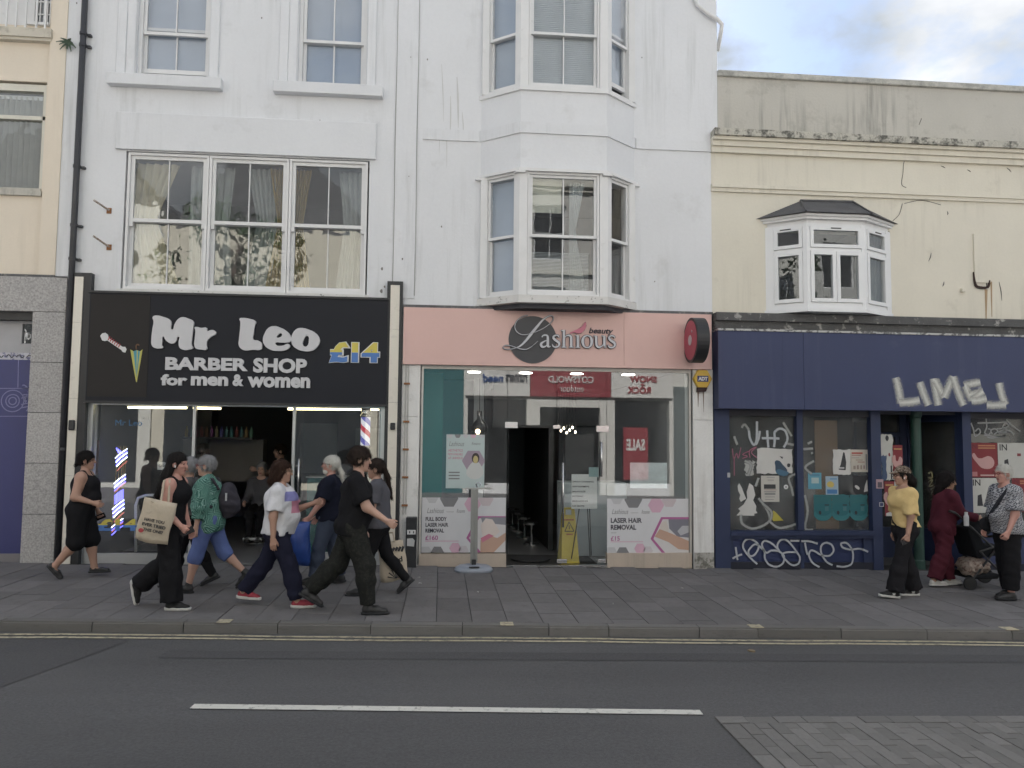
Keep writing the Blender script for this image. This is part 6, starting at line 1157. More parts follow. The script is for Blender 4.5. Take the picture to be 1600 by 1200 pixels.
# ================================================================== people: smooth-union bodies meshed by surface nets
class Field:
    def __init__(s, lo, hi, h):
        s.h = h; s.lo = np.array(lo, float); n = np.ceil((np.array(hi)-s.lo)/h).astype(int)+1; s.n = n
        s.ax = [s.lo[i]+h*np.arange(n[i]) for i in range(3)]; s.V = np.full(tuple(n), .5, np.float32)
    def sub(s, lo, hi, pad):
        a = np.clip(np.floor((np.array(lo)-pad-s.lo)/s.h).astype(int), 0, s.n); b = np.clip(np.ceil((np.array(hi)+pad-s.lo)/s.h).astype(int)+1, 0, s.n)
        sl = tuple(slice(a[i], b[i]) for i in range(3))
        return sl, s.ax[0][sl[0]][:,None,None], s.ax[1][sl[1]][None,:,None], s.ax[2][sl[2]][None,None,:]
    def put(s, sl, d, k, op='u'):
        A = s.V[sl]
        if op == 'u':
            if k > 0: h = np.clip(.5+.5*(A-d)/k, 0, 1); s.V[sl] = A*(1-h)+d*h-k*h*(1-h)
            else: s.V[sl] = np.minimum(A, d)
        else:
            d = -d; h = np.clip(.5-.5*(A-d)/max(k, 1e-6), 0, 1); s.V[sl] = A*(1-h)+d*h+k*h*(1-h)
    def seg(s, a, b, ra, rb, k=.03, grow=0, flat_end=False, op='u', side=None):
        """tapered limb; ra/rb a radius or (forward, sideways) radii"""
        a, b = np.array(a, float), np.array(b, float); ea = ra if isinstance(ra, tuple) else (ra, ra); eb = rb if isinstance(rb, tuple) else (rb, rb)
        rm = max(*ea, *eb)+grow; sl, X, Y, Z = s.sub(np.minimum(a, b)-rm, np.maximum(a, b)+rm, .05+k)
        if 0 in s.V[sl].shape: return
        d = b-a; L_ = np.linalg.norm(d)+1e-9; d = d/L_; sv = np.array([0, 1, 0.]) if side is None else np.array(side, float); sv = np.array([0, 0, 1.]) if abs(sv@d) > .98 else sv; sv = sv-d*(sv@d); sv /= np.linalg.norm(sv)+1e-9; fv = np.cross(sv, d)
        px, py, pz = X-a[0], Y-a[1], Z-a[2]
        w = px*d[0]+py*d[1]+pz*d[2]; u = px*fv[0]+py*fv[1]+pz*fv[2]; v = px*sv[0]+py*sv[1]+pz*sv[2]
        t = np.clip(w/L_, 0, 1); o = w-t*L_; rf = ea[0]+(eb[0]-ea[0])*t+grow; rs = ea[1]+(eb[1]-ea[1])*t+grow; rn = np.minimum(rf, rs)
        q = np.sqrt((u/rf)**2+(v/rs)**2+(o/rn)**2); dd = (q-1)*rn
        if flat_end: dd = np.maximum(dd, w-L_)
        s.put(sl, dd.astype(np.float32), k, op)
    def ell(s, c, r, k=.02, grow=0, op='u', Rm=None):
        c = np.array(c, float); r = np.array(r, float)+grow; m = r.max(); sl, X, Y, Z = s.sub(c-m, c+m, .04+k)
        if 0 in s.V[sl].shape: return
        x, y, z = X-c[0], Y-c[1], Z-c[2]
        if Rm is not None: x, y, z = [x*Rm[0][i]+y*Rm[1][i]+z*Rm[2][i] for i in range(3)]
        q = np.sqrt((x/r[0])**2+(y/r[1])**2+(z/r[2])**2); s.put(sl, ((q-1)*r.min()).astype(np.float32), k, op)
    def plane(s, p, n):          # keep the side away from n
        n = np.array(n, float); n /= np.linalg.norm(n); d = (s.ax[0][:,None,None]-p[0])*n[0]+(s.ax[1][None,:,None]-p[1])*n[1]+(s.ax[2][None,None,:]-p[2])*n[2]
        s.V = np.maximum(s.V, d.astype(np.float32))
    def wrinkle(s, amp, freq, seed, squash=(1, 1, 1)):
        r_ = np.random.RandomState(seed); X, Y, Z = s.ax[0][:,None,None]*squash[0], s.ax[1][None,:,None]*squash[1], s.ax[2][None,None,:]*squash[2]; W_ = 0
        for i in range(4):
            d = r_.normal(size=3); d /= np.linalg.norm(d); f = freq*(.7+.6*r_.rand())*(1+.5*i); W_ = W_+np.sin((X*d[0]+Y*d[1]+Z*d[2])*f+r_.rand()*6+1.5*np.sin(Z*freq*.3+X*freq*.2+i))/(1+.4*i)
        s.V += (amp*W_).astype(np.float32)
    def mesh(s):
        V = s.V; S = V < 0; n = V.shape
        acc = np.zeros((n[0]-1, n[1]-1, n[2]-1, 3), np.float32); cnt = np.zeros(acc.shape[:3], np.float32)
        co = lambda i, j, k: (slice(i, n[0]-1+i), slice(j, n[1]-1+j), slice(k, n[2]-1+k))
        for (p, q) in [((0,j,k),(1,j,k)) for j in (0,1) for k in (0,1)]+[((i,0,k),(i,1,k)) for i in (0,1) for k in (0,1)]+[((i,j,0),(i,j,1)) for i in (0,1) for j in (0,1)]:
            a, b = V[co(*p)], V[co(*q)]; c = (a < 0) != (b < 0)
            t = np.where(c, a/np.where(c, a-b, 1), 0)
            for ax in range(3): acc[...,ax] += np.where(c, p[ax]+(q[ax]-p[ax])*t, 0)
            cnt += c
        idx = np.full(cnt.shape, -1, int); ok = cnt > 0; idx[ok] = np.arange(ok.sum()); I = np.argwhere(ok)
        P = s.lo+(I+acc[ok]/cnt[ok][:,None])*s.h; F = []
        for ax in range(3):
            b, c = (ax+1) % 3, (ax+2) % 3; sa = [slice(None)]*3; sb = [slice(None)]*3; sa[ax] = slice(0, n[ax]-1); sb[ax] = slice(1, n[ax])
            ch = S[tuple(sa)] != S[tuple(sb)]; E_ = np.argwhere(ch); m = (E_[:,b] > 0) & (E_[:,c] > 0) & (E_[:,b] < n[b]-1) & (E_[:,c] < n[c]-1); E_ = E_[m]
            if not len(E_): continue
            def cell(db, dc): q = E_.copy(); q[:,b] -= db; q[:,c] -= dc; return idx[q[:,0],q[:,1],q[:,2]]
            Q = np.stack([cell(1,1),cell(0,1),cell(0,0),cell(1,0)], 1); ins = S[tuple(E_.T)]; Q[~ins] = Q[~ins][:,::-1]; F.append(Q)
        F = np.concatenate(F) if F else np.zeros((0,4), int); F = F[(F >= 0).all(1)]
        return P, F
def np_mesh(name, parts, mats):
    """parts: (P, F, material index or array)"""
    V, F, Mi, o = [], [], [], 0
    for P, Fq, mi in parts:
        V.append(P); F.append(Fq+o); o += len(P); Mi.append(np.full(len(Fq), mi) if np.isscalar(mi) else mi)
    V, F, Mi = np.concatenate(V), np.concatenate(F), np.concatenate(Mi)
    me = bpy.data.meshes.new(name); me.vertices.add(len(V)); me.vertices.foreach_set('co', V.astype(np.float32).ravel()); me.loops.add(F.size); me.loops.foreach_set('vertex_index', F.ravel().astype(np.int32))
    me.polygons.add(len(F)); me.polygons.foreach_set('loop_start', np.arange(0, F.size, 4, dtype=np.int32)); me.polygons.foreach_set('loop_total', np.full(len(F), 4, np.int32))
    me.polygons.foreach_set('material_index', Mi.astype(np.int32)); me.polygons.foreach_set('use_smooth', np.ones(len(F), bool))
    for m in mats: me.materials.append(m)
    me.update(calc_edges=True); me.validate(); return me
def rot_y(a): c, s_ = math.cos(a), math.sin(a); return np.array([[c,0,s_],[0,1,0],[-s_,0,c]])
def dirn(a, ab=0): return np.array([math.sin(a)*math.cos(ab), math.sin(ab), -math.cos(a)*math.cos(ab)])
SKINS = {'pale': (.5,.31,.24), 'mid': (.42,.25,.185), 'red': (.5,.27,.22), 'tan': (.33,.19,.13)}
def skin_mat(k):
    m = bpy.data.materials.get('skin_'+k)
    if m: return m
    m = M('skin_'+k, SKINS[k], .5, var=.08, scale=8, fine=.04); m.node_tree.nodes['Principled BSDF'].inputs['Subsurface Weight'].default_value = .0; return m
EYEM = solid((.03,.025,.02),.2); LIPM = solid((.34,.13,.12),.4)
def person(label, px, py, H, face, legs, arms, lean=0, head=(0,0), skin='mid', build=(1,1,1), belly=0, bust=0, hips=1.0, hair=None, top=None, bottom=None, shoes=None, curl=(.6,.6), extra=None, loc=None, z=None, yaw=0):
    """face +1 walks right, -1 walks left; legs [(thigh, shin, foot pitch)] x2 (left,right) in degrees, arms [(upper, fore, abduct, wrist)]"""
    s = H/1.7; D2 = R
    if loc is None: g = ground(px, py); loc = (g[0], g[1], gz(g[0]))
    rz = (0 if face > 0 else math.pi)+R(yaw)
    ob = thing('person', label, 'person', loc, rz=rz if abs(rz) > 1e-9 else 1e-6)
    pel = np.array([0,0,.93]); ln = D2(lean); up = np.array([math.sin(ln),0,math.cos(ln)]); bw, bd, lm = build
    J = {}
    for i, sd in ((0,1),(1,-1)):
        th, shn, ft = [D2(q) for q in legs[i]]; hip = pel+np.array([0,sd*.09*hips,-.04]); kn = hip+.42*dirn(th); an = kn+.40*dirn(shn)
        fd = np.array([math.cos(ft),0,math.sin(ft)]); fu = np.array([-math.sin(ft),0,math.cos(ft)]); heel = an-fu*.055-fd*.035; toe = heel+fd*.215
        J[i] = (hip, kn, an, heel, toe, fd, fu)
    zmin = min(min((J[i][3]-J[i][6]*.03)[2], (J[i][4]-J[i][6]*.03)[2]) for i in (0,1)); off = np.array([0,0,-zmin])
    pel = pel+off
    for i in (0,1): J[i] = tuple(p+off for p in J[i][:5])+J[i][5:]
    wst, chs, shl, nck = pel+up*.15, pel+up*.34, pel+up*.45, pel+up*.52
    hd_c = nck+np.array([math.sin(ln+.12)*.09,0,.135]); A = {}
    for i, sd in ((0,1),(1,-1)):
        ua, fa, ab, wr = [D2(q) for q in arms[i]]; sh = shl+np.array([0,sd*.16*bw,-.018]); el = sh+.28*dirn(ua, sd*ab); wri = el+.245*dirn(fa, sd*(ab*.3-wr)); A[i] = (sh, el, wri, dirn(fa, sd*(ab*.3-wr)), sd)
    sm_ = lambda *p: [q*s for q in p]
    pts = np.array([p for i in (0,1) for p in (*J[i][:5], *A[i][:3])]+[pel, nck])*s
    lo, hi = pts.min(0)-.2*s*max(1,bd), pts.max(0)+.2*s*max(1,bd); lo[2] = -.02; hi[2] += .02
    def torso(F, g=0, sh_=True, low=True):
        if low: F.seg(*sm_(pel-up*.06, wst), (.115*bd*s,.16*bw*hips*s), (.105*bd*s,.135*bw*s), .03, g)
        F.seg(*sm_(wst, chs), (.105*bd*s,.135*bw*s), (.118*bd*s,.155*bw*s), .03, g); F.seg(*sm_(chs, shl-up*.02), (.112*bd*s,.155*bw*s), (.075*s,.125*bw*s), .03, g)
        for sd in (1,-1): F.seg(*sm_(nck-up*.015, shl+np.array([0,sd*.14*bw,-.0])), .042*s, .05*s, .03, g*.8)
        if belly: F.ell((pel+up*.14+np.array([.05+belly*.4,0,0]))*s, np.array([.1+belly*.6,.14*bw,.15])*s, .06, g)
        if bust: F.ell((chs+np.array([.065+bust*.4,0,-.01]))*s, np.array([.065+bust*.4,.13*bw,.085])*s, .06, g)
        if low: F.ell((pel+np.array([-.055,0,-.03]))*s, np.array([.1*bd,.15*bw*hips,.11])*s, .05, g)
    def arm(F, i, g=0, upto=2, frac=1.0, loose=0, k=.03):
        sh, el, wr, d, sd = A[i]; F.ell(sh*s, np.array([.058,.055,.058])*s*lm, .045, g)
        e = sh+(el-sh)*(frac if upto == 1 else 1)
        F.seg(*sm_(sh, e), .056*lm*s, (.046*lm+loose)*s, k, g, flat_end=(upto == 1))
        if upto == 2: w2 = el+(wr-el)*frac; F.seg(*sm_(el, w2), .044*lm*s, (.028+.016*(1-frac))*s+loose*s, k, g, flat_end=frac < 1)
    def leg(F, i, g=0, frac=1.0, flare=(0,0), k=.03, upper=1.0):
        hip, kn, an = J[i][:3]
        F.seg(*sm_(hip, kn), (.092*lm*s*bd**.5,.085*lm*hips*s), (.058*lm+flare[0])*s, k, g)
        e = kn+(an-kn)*frac; mid = kn+(an-kn)*.35*min(frac,1)
        F.seg(*sm_(kn, mid), (.056*lm+flare[0])*s, (.056*lm+flare[0]*.6+flare[1]*.4)*s, k, g, ); F.seg(*sm_(mid, e), (.054*lm+flare[0]*.6+flare[1]*.4)*s, ((.036 if frac > .9 else .05)*lm+flare[1])*s, k, g, flat_end=2 if frac != 1 or flare[1] else False)
    # ---- skin: one continuous mesh (trunk and limbs, head, hands)
    h = .0135; F = Field(lo, hi, h); torso(F)
    for i in (0,1):
        arm(F, i); leg(F, i); F.seg(*sm_(J[i][2], J[i][2]-J[i][6]*.03), .034*s, .034*s, .02); F.seg(*sm_(J[i][3]+J[i][6]*.02, J[i][4]+J[i][6]*.0), (.03*s,.032*s), (.016*s,.036*s), .02)
    F.seg(*sm_(shl+up*.02, nck+up*.06), .06*s, .052*s, .03); parts = [(*F.mesh(), 0)]
    hy, hp = D2(head[0]), D2(head[1]); cy, sy = math.cos(hy), math.sin(hy); Rh = np.array([[cy,-sy,0],[sy,cy,0],[0,0,1]]) @ rot_y(hp)
    hc = hd_c*s; hs = s**.5*1.0; P = lambda *q: hc+Rh @ (np.array(q)*hs)
    F = Field(hc-np.array([.15,.15,.2])*hs, hc+np.array([.16,.15,.15])*hs, .0058)
    F.ell(P(-.012,0,.03), np.array([.094,.073,.09])*hs, .02, Rm=Rh); F.ell(P(.028,0,-.04), np.array([.06,.054,.074])*hs, .035, Rm=Rh); F.ell(P(.064,0,-.094), np.array([.02,.022,.018])*hs, .02, Rm=Rh)
    F.ell(P(.074,0,.034), np.array([.018,.05,.013])*hs, .012, Rm=Rh)
    for sd in (1,-1): F.ell(P(.094,sd*.03,.012), np.array([.016,.018,.012])*hs, .008, op='d', Rm=Rh); F.ell(P(-.006,sd*.074,-.004), np.array([.02,.011,.032])*hs, .006, Rm=Rh); F.ell(P(.066,sd*.032,-.02), np.array([.018,.018,.014])*hs, .015, Rm=Rh); F.ell(P(.078,sd*.03,.013), np.array([.012]*3)*hs, .001, Rm=Rh)
    F.seg(P(.086,0,.022), P(.106,0,-.022), .008*hs, .014*hs, .008); F.seg(P(.082,.017,-.055), P(.082,-.017,-.055), .009*hs, .009*hs, .006); F.seg(P(.08,.014,-.066), P(.08,-.014,-.066), .009*hs, .009*hs, .005)
    F.seg(P(-.02,0,-.05), nck*s-np.array([0,0,.02]), .05*s, .052*s, .03)
    Ph, Fh = F.mesh(); cen = Ph[Fh].mean(1); loc_ = (cen-hc) @ Rh/hs; mi = np.zeros(len(Fh), int)
    for sd in (1,-1): mi[(np.linalg.norm((loc_-np.array([.086,sd*.03,.013]))*np.array([.5,.75,1.3]), axis=1) < .0085)] = 1
    mi[(np.abs(loc_[:,2]+.0605) < .010) & (np.abs(loc_[:,1]) < .021) & (loc_[:,0] > .076)] = 2; parts.append((Ph, Fh, mi))
    J['hand'] = {}
    for i in (0,1):
        sh, el, wr, d, sd = A[i]; w_ = wr*s; nrm = np.array([0,-sd,0.]); nrm = nrm-d*(nrm@d); nrm /= np.linalg.norm(nrm); tv = np.cross(nrm, d)*sd; tv = tv if tv[0] > -.99 else tv
        tv = np.cross(d, nrm); tv = tv if (tv[0] > 0 or abs(tv[0]) < .2) else -tv
        F = Field(w_-.03*s+np.minimum(0, d*.2*s)-.06*s, w_+.03*s+np.maximum(0, d*.2*s)+.06*s, .0048); c = curl[i]
        F.seg(w_-d*.03*s, w_+d*.01*s, (.022*s,.026*s), (.018*s,.028*s), .012, side=tv); F.seg(w_+d*.015*s, w_+d*.075*s, (.016*s,.03*s), (.013*s,.037*s), .012, side=tv)
        for q, lf in zip((.029,.0105,-.0085,-.026), (.068,.076,.07,.055)):
            a0 = w_+(d*.078+tv*q)*s; d1 = d*math.cos(c*.9)+nrm*math.sin(c*.9); a1 = a0+d1*lf*.52*s; d2 = d*math.cos(c*2.0)+nrm*math.sin(c*2.0); a2 = a1+d2*lf*.5*s
            F.seg(a0, a1, .0088*s, .0084*s, .004); F.seg(a1, a2, .0084*s, .0066*s, .003)
        t0 = w_+(d*.025+tv*.026)*s; t1 = t0+(d*.035+tv*.022+nrm*.012)*s; t2 = t1+(d*.03+tv*.004+nrm*.012*(1+c))*s; F.seg(t0, t1, .0125*s, .0105*s, .008); F.seg(t1, t2, .0105*s, .008*s, .003)
        parts.append((*F.mesh(), 0)); J['hand'][i] = w_+(d*.09+nrm*.02)*s
    me = np_mesh('body', parts, [skin_mat(skin), EYEM, LIPM]); b = place('body', me, ob)
    def child(name, F, mats, par=None): 
        P_, F_ = F.mesh()
        if len(F_): return place(name, np_mesh(name, [(P_, F_, 0)], mats if isinstance(mats, list) else [mats]), par or ob)
    # ---- clothing
    if bottom:
        F = Field(lo, hi, .0125); F.seg(*sm_(pel-up*.06, wst), (.115*bd*s,.16*bw*hips*s), (.105*bd*s,.135*bw*s), .03, .012); F.ell((pel+np.array([-.055,0,-.03]))*s, np.array([.1*bd,.15*bw*hips,.11])*s, .05, .012)
        if belly: F.ell((pel+up*.1+np.array([.03+belly*.3,0,0]))*s, np.array([.09+belly*.5,.13*bw,.12])*s, .05, .01)
        for i in (0,1): leg(F, i, .016, bottom.get('len',1.0), bottom.get('flare',(0,0)))
        F.plane((pel+up*bottom.get('waist',.1))*s, up); F.wrinkle(bottom.get('wr',.003), 34, int(px)); child(bottom.get('name','trousers'), F, bottom['mat'])
    if top:
        F = Field(lo, hi, .0125); g = top.get('g',.018); torso(F, g)
        sl = top.get('sleeve',.6); 
        for i in (0,1):
            if sl > 0: arm(F, i, g*.9, 1 if sl <= 1 else 2, sl if sl <= 1 else sl-1, top.get('loose',.012))
        if top.get('drape'): F.seg(*sm_(chs, pel-up*top['drape']), (.112*bd*s+bust*.6*s,.15*bw*s), (.122*bd*s,.162*bw*hips*s), .04, g*.6, flat_end=True)
        F.plane((pel+up*top.get('hem',.0))*s, -up); ncp = (nck+np.array([.035,0,.03]))*s
        F.ell(ncp, np.array(top.get('neck',(.085,.085,.085)))*s, .006, op='d')
        if sl == 0:
            for i in (0,1): F.ell(A[i][0]*s+np.array([0,A[i][4]*.035,.01])*s, np.array([.1,.075,.125])*s, .01, op='d')
        F.wrinkle(top.get('wr',.0032), 30, int(px)+3, (1,1,.8)); child(top.get('name','shirt'), F, top['mat'])
    if shoes:
        for i in (0,1):
            hip, kn, an, heel, toe, fd, fu = J[i]; Fl = Field(np.minimum.reduce([heel,toe,an])*s-.1*s, np.maximum.reduce([heel,toe,an])*s+.1*s, .0065)
            Fl.seg(*sm_(heel+fu*.018+fd*.01, heel+fu*.02+fd*.12), (.042*s,.036*s), (.036*s,.042*s), .02, .004); Fl.seg(*sm_(heel+fu*.014+fd*.12, toe+fu*.004-fd*.005), (.034*s,.043*s), (.022*s,.034*s), .02, .004)
            if shoes.get('high',1): Fl.seg(*sm_(heel+fu*.02+fd*.03, an+fu*(.0+.05*(shoes.get('high',1)-1))), .045*s, .043*s, .02, .0)
            if shoes.get('cut'): Fl.ell((heel+fd*.10+fu*.06)*s, np.array([.075,.045,.045])*s, .005, op='d')
            Fl.plane((heel-fu*.022)*s, -fu); sh_ = child('shoe', Fl, shoes['mat'])
            Fs = Field(np.minimum(heel,toe)*s-.08*s, np.maximum(heel,toe)*s+.08*s, .006); Fs.seg(*sm_(heel-fu*.006+fd*.0, heel+fd*.12-fu*.006), (.05*s,.043*s), (.05*s,.049*s), .01); Fs.seg(*sm_(heel+fd*.12-fu*.006, toe-fu*.006), (.05*s,.049*s), (.04*s,.04*s), .01)
            Fs.plane((heel+fu*shoes.get('st',-.004))*s, fu); Fs.plane((heel-fu*.03)*s, -fu); child('sole', Fs, shoes.get('sole', BLACKP), sh_)
            if shoes.get('stripe'):
                for sdd in (1,-1):
                    q = (heel+fd*.1+fu*.02)*s+np.array([0,sdd*.046*s,0]); mb = MB(); a_, b_, c_, e_ = q-fd*.045*s-fu*.01*s, q+fd*.05*s-fu*.008*s, q+fd*.02*s+fu*.012*s, q-fd*.05*s+fu*.018*s; mb.add([a_,b_,c_,e_]+[v_-np.array([0,sdd*.006,0]) for v_ in (a_,b_,c_,e_)],[(0,1,2,3),(7,6,5,4),(0,4,5,1),(1,5,6,2),(2,6,7,3),(3,7,4,0)]); mb.build('stripe', shoes['stripe'], sh_)
    if hair:
        F = Field(hc-np.array([.32,.2,.62])*hs, hc+np.array([.18,.2,.19])*hs, .0085); th_ = hair.get('t',.014)
        F.ell(P(-.016,0,.036), (np.array([.094,.076,.09])+th_)*hs, .02, Rm=Rh)
        if hair.get('bob'): F.ell(P(-.045,0,-.03), np.array([.075,.086,.1])*hs, .03, Rm=Rh)
        for a_, b_, ra_, rb_ in hair.get('locks', ()): F.seg(P(*a_), P(*b_), ra_*hs, rb_*hs, .02)
        F.ell(P(.085,0,-.035), np.array([.075,.085,hair.get('face',.085)])*hs, .008, op='d', Rm=Rh); F.ell(P(.03,0,-.11), np.array([.07,.09,.09])*hs, .01, op='d', Rm=Rh) if not hair.get('bob') else None
        if not hair.get('long'): F.ell(P(-.03,0,-.13), np.array([.14,.12,.075])*hs, .01, op='d', Rm=Rh)
        if hair.get('ears',True) and not hair.get('bob'):
            for sd in (1,-1): F.ell(P(.002,sd*.085,-.01), np.array([.028,.03,.034])*hs, .004, op='d', Rm=Rh)
        for a_, b_, ra_, rb_ in hair.get('tail', ()): F.seg(P(*a_), P(*b_), ra_*hs, rb_*hs, .015)
        F.wrinkle(hair.get('wr',.0022), 130, int(px)+9, (1,1,.35)); Ph_, Fh_ = F.mesh()
        rs = np.random.RandomState(int(px)); nrm_ = np.zeros_like(Ph_); fn = np.cross(Ph_[Fh_[:,2]]-Ph_[Fh_[:,0]], Ph_[Fh_[:,3]]-Ph_[Fh_[:,1]])
        for q in range(4): np.add.at(nrm_, Fh_[:,q], fn)
        nrm_ /= np.linalg.norm(nrm_, axis=1)[:,None]+1e-9; pick = rs.choice(len(Ph_), min(len(Ph_), 1100), False); SP, SF = [], []
        crown = P(-.03,0,.13)
        for q in pick:
            p0_, n0 = Ph_[q], nrm_[q]; tdir = p0_-crown; tdir = tdir/(np.linalg.norm(tdir)+1e-6)+np.array([-.25,0,-.55]); tdir -= n0*(tdir@n0); tdir /= np.linalg.norm(tdir)+1e-6; tdir = tdir+rs.normal(size=3)*hair.get('mess',.22); wv = np.cross(n0, tdir); wv /= np.linalg.norm(wv)+1e-6; L_ = rs.uniform(.018,.05)*hair.get('sl',1.0); o_ = len(SP)*1
            for t_ in (0,.5,1): c_ = p0_+tdir*L_*t_+n0*(.004+.006*math.sin(t_*2.6)); SP.append(c_-wv*.0022*(1.1-t_)); SP.append(c_+wv*.0022*(1.1-t_))
            SF += [(o_,o_+1,o_+3,o_+2),(o_+2,o_+3,o_+5,o_+4)]
        place('hair', np_mesh('hair', [(Ph_, Fh_, 0), (np.array(SP), np.array(SF), 0)], [hair['mat']]), ob)
        if hair.get('beard'):
            F = Field(hc-np.array([.1,.1,.17])*hs, hc+np.array([.14,.1,.08])*hs, .0065); F.ell(P(.042,0,-.082), np.array([.05,.05,.045])*hs, .01, Rm=Rh); F.seg(P(.088,.02,-.045),P(.088,-.02,-.045),.008*hs,.008*hs,.006); F.wrinkle(.0015,150,5); child('beard', F, hair['beard'])
    if extra: extra(dict(P=P, Rh=Rh, hs=hs, s=s, J=J, A=A, pel=pel, chs=chs, shl=shl, nck=nck, up=up, ob=ob, hc=hc, loc=loc, rz=rz, lo=lo, hi=hi, child=child, wst=wst, torso=torso, arm=arm))
    W2 = Matrix.Translation(loc) @ Matrix.Rotation(rz, 4, 'Z')
    J['w'] = lambda p: W2 @ Vector(p); J['A'] = A; J['s'] = s; J['pel'] = pel; J['chs'] = chs; J['shl'] = shl; J['P'] = P; J['ob'] = ob; J['W'] = W2; J['nck'] = nck; J['wst'] = wst
    return J
# garments' cloth
def cloth(name, col, **k): return M(name, col, k.pop('rough',.9), var=k.pop('var',.12), scale=k.pop('scale',9), fine=.06, spec=.12, bump=.7, bscale=26, **k)
BLK = cloth('black_cotton',(.014,.014,.016)); BLK2 = cloth('black_jersey',(.017,.0165,.019)); NAVY = cloth('navy_denim',(.017,.018,.035)); DKNAVY = cloth('dark_navy_tee',(.013,.015,.027)); JEAN = cloth('faded_jeans',(.07,.085,.125),blotch=.3,blotchcol=(.03,.035,.06)); WTEE = cloth('white_tee',(.62,.62,.65),var=.05); GREYT = cloth('grey_tee',(.1,.1,.115)); GREYT2 = cloth('mid_grey_tee',(.12,.12,.125)); YELT = cloth('yellow_tee',(.66,.49,.23),var=.08); MAROON = cloth('maroon_cloth',(.075,.018,.028)); PERI = cloth('blue_leggings',(.11,.15,.33))
CAMO = cloth('dark_camo',(.02,.021,.02),scale=14,blotch=.8,blotchcol=(.032,.033,.029),stops=(.5,.58))
HBLK = M('hair_black',(.012,.01,.01),.75,var=.3,scale=30,spec=.18); HBRN = M('hair_brown',(.035,.018,.013),.75,var=.3,scale=30,spec=.18); HGRY = M('hair_grey',(.25,.25,.26),.75,var=.35,scale=40,spec=.18); HWHT = M('hair_white',(.55,.54,.5),.75,var=.2,scale=40,spec=.18); HDK = M('hair_dark',(.025,.017,.014),.75,var=.3,scale=30,spec=.18)
def pattern(name, base, spots, sc_, kind='wave'):
    m = bpy.data.materials.new(name); m.use_nodes = True; t = m.node_tree; N = t.nodes; K = t.links.new; b = N['Principled BSDF']; b.inputs['Roughness'].default_value = .8; tc = N.new('ShaderNodeTexCoord')
    if kind == 'leaf':
        vo = N.new('ShaderNodeTexVoronoi'); vo.inputs['Scale'].default_value = sc_*1.6; K(tc.outputs['Object'], vo.inputs['Vector']); vr = N.new('ShaderNodeVectorRotate'); vr.rotation_type = 'EULER_XYZ'; sc2 = N.new('ShaderNodeVectorMath'); sc2.operation = 'SCALE'; sc2.inputs['Scale'].default_value = 6.28; K(vo.outputs['Color'], sc2.inputs[0]); K(sc2.outputs[0], vr.inputs['Rotation']); K(tc.outputs['Object'], vr.inputs['Vector'])
        w_ = N.new('ShaderNodeTexWave'); w_.inputs['Scale'].default_value = sc_*2.2; w_.inputs['Distortion'].default_value = 3; w_.inputs['Detail'].default_value = 2; K(vr.outputs[0], w_.inputs['Vector'])
        ns = N.new('ShaderNodeTexNoise'); ns.inputs['Scale'].default_value = sc_*1.4; K(tc.outputs['Object'], ns.inputs['Vector']); ma = N.new('ShaderNodeMath'); ma.operation = 'MULTIPLY_ADD'; ma.inputs[1].default_value = .55; K(w_.outputs['Fac'], ma.inputs[0]); mb2 = N.new('ShaderNodeMath'); mb2.operation = 'MULTIPLY_ADD'; mb2.inputs[1].default_value = 1.2; mb2.inputs[2].default_value = -.35; K(ns.outputs['Fac'], mb2.inputs[0]); K(mb2.outputs[0], ma.inputs[2]); src = ma.outputs[0]
    else:
        mp_ = N.new('ShaderNodeMapping'); mp_.inputs['Rotation'].default_value = (0, R(45), 0); K(tc.outputs['Object'], mp_.inputs['Vector']); w_ = N.new('ShaderNodeTexChecker'); w_.inputs['Scale'].default_value = sc_; K(mp_.outputs[0], w_.inputs['Vector']); w2 = N.new('ShaderNodeTexWave'); w2.inputs['Scale'].default_value = sc_*.55; w2.inputs['Distortion'].default_value = 2.5; K(mp_.outputs[0], w2.inputs['Vector']); a_ = N.new('ShaderNodeMath'); a_.operation = 'MULTIPLY'; K(w_.outputs['Fac'], a_.inputs[0]); a_.inputs[1].default_value = .45; c_ = N.new('ShaderNodeMath'); c_.operation = 'ADD'; K(a_.outputs[0], c_.inputs[0]); K(w2.outputs['Fac'], c_.inputs[1]); src = c_.outputs[0]
    r_ = N.new('ShaderNodeValToRGB'); e = r_.color_ramp.elements
    for i,(p,c) in enumerate(spots):
        q = e[i] if i < 2 else e.new(p); q.position = p; q.color = (*c,1)
    K(src, r_.inputs[0]); K(r_.outputs[0], b.inputs['Base Color']); return m
LEAFY = pattern('leaf_print',None,[(.0,(.012,.045,.04)),(.38,(.03,.13,.1)),(.55,(.1,.26,.21)),(.68,(.28,.42,.38)),(.8,(.05,.17,.13))],7.5,'leaf')
ZIG = pattern('zigzag_print',None,[(.0,(.05,.055,.07)),(.42,(.06,.065,.08)),(.5,(.42,.43,.45)),(.9,(.5,.5,.52)),(1.0,(.1,.1,.12))],26,'zig')
WSOLE = solid((.55,.54,.52)); DARKSH = M('dark_shoe',(.02,.02,.021),.5); CANV = M('black_canvas',(.017,.017,.018),.8); REDC = M('red_canvas',(.3,.04,.06),.8); WSH = M('white_shoe',(.5,.49,.47),.5)
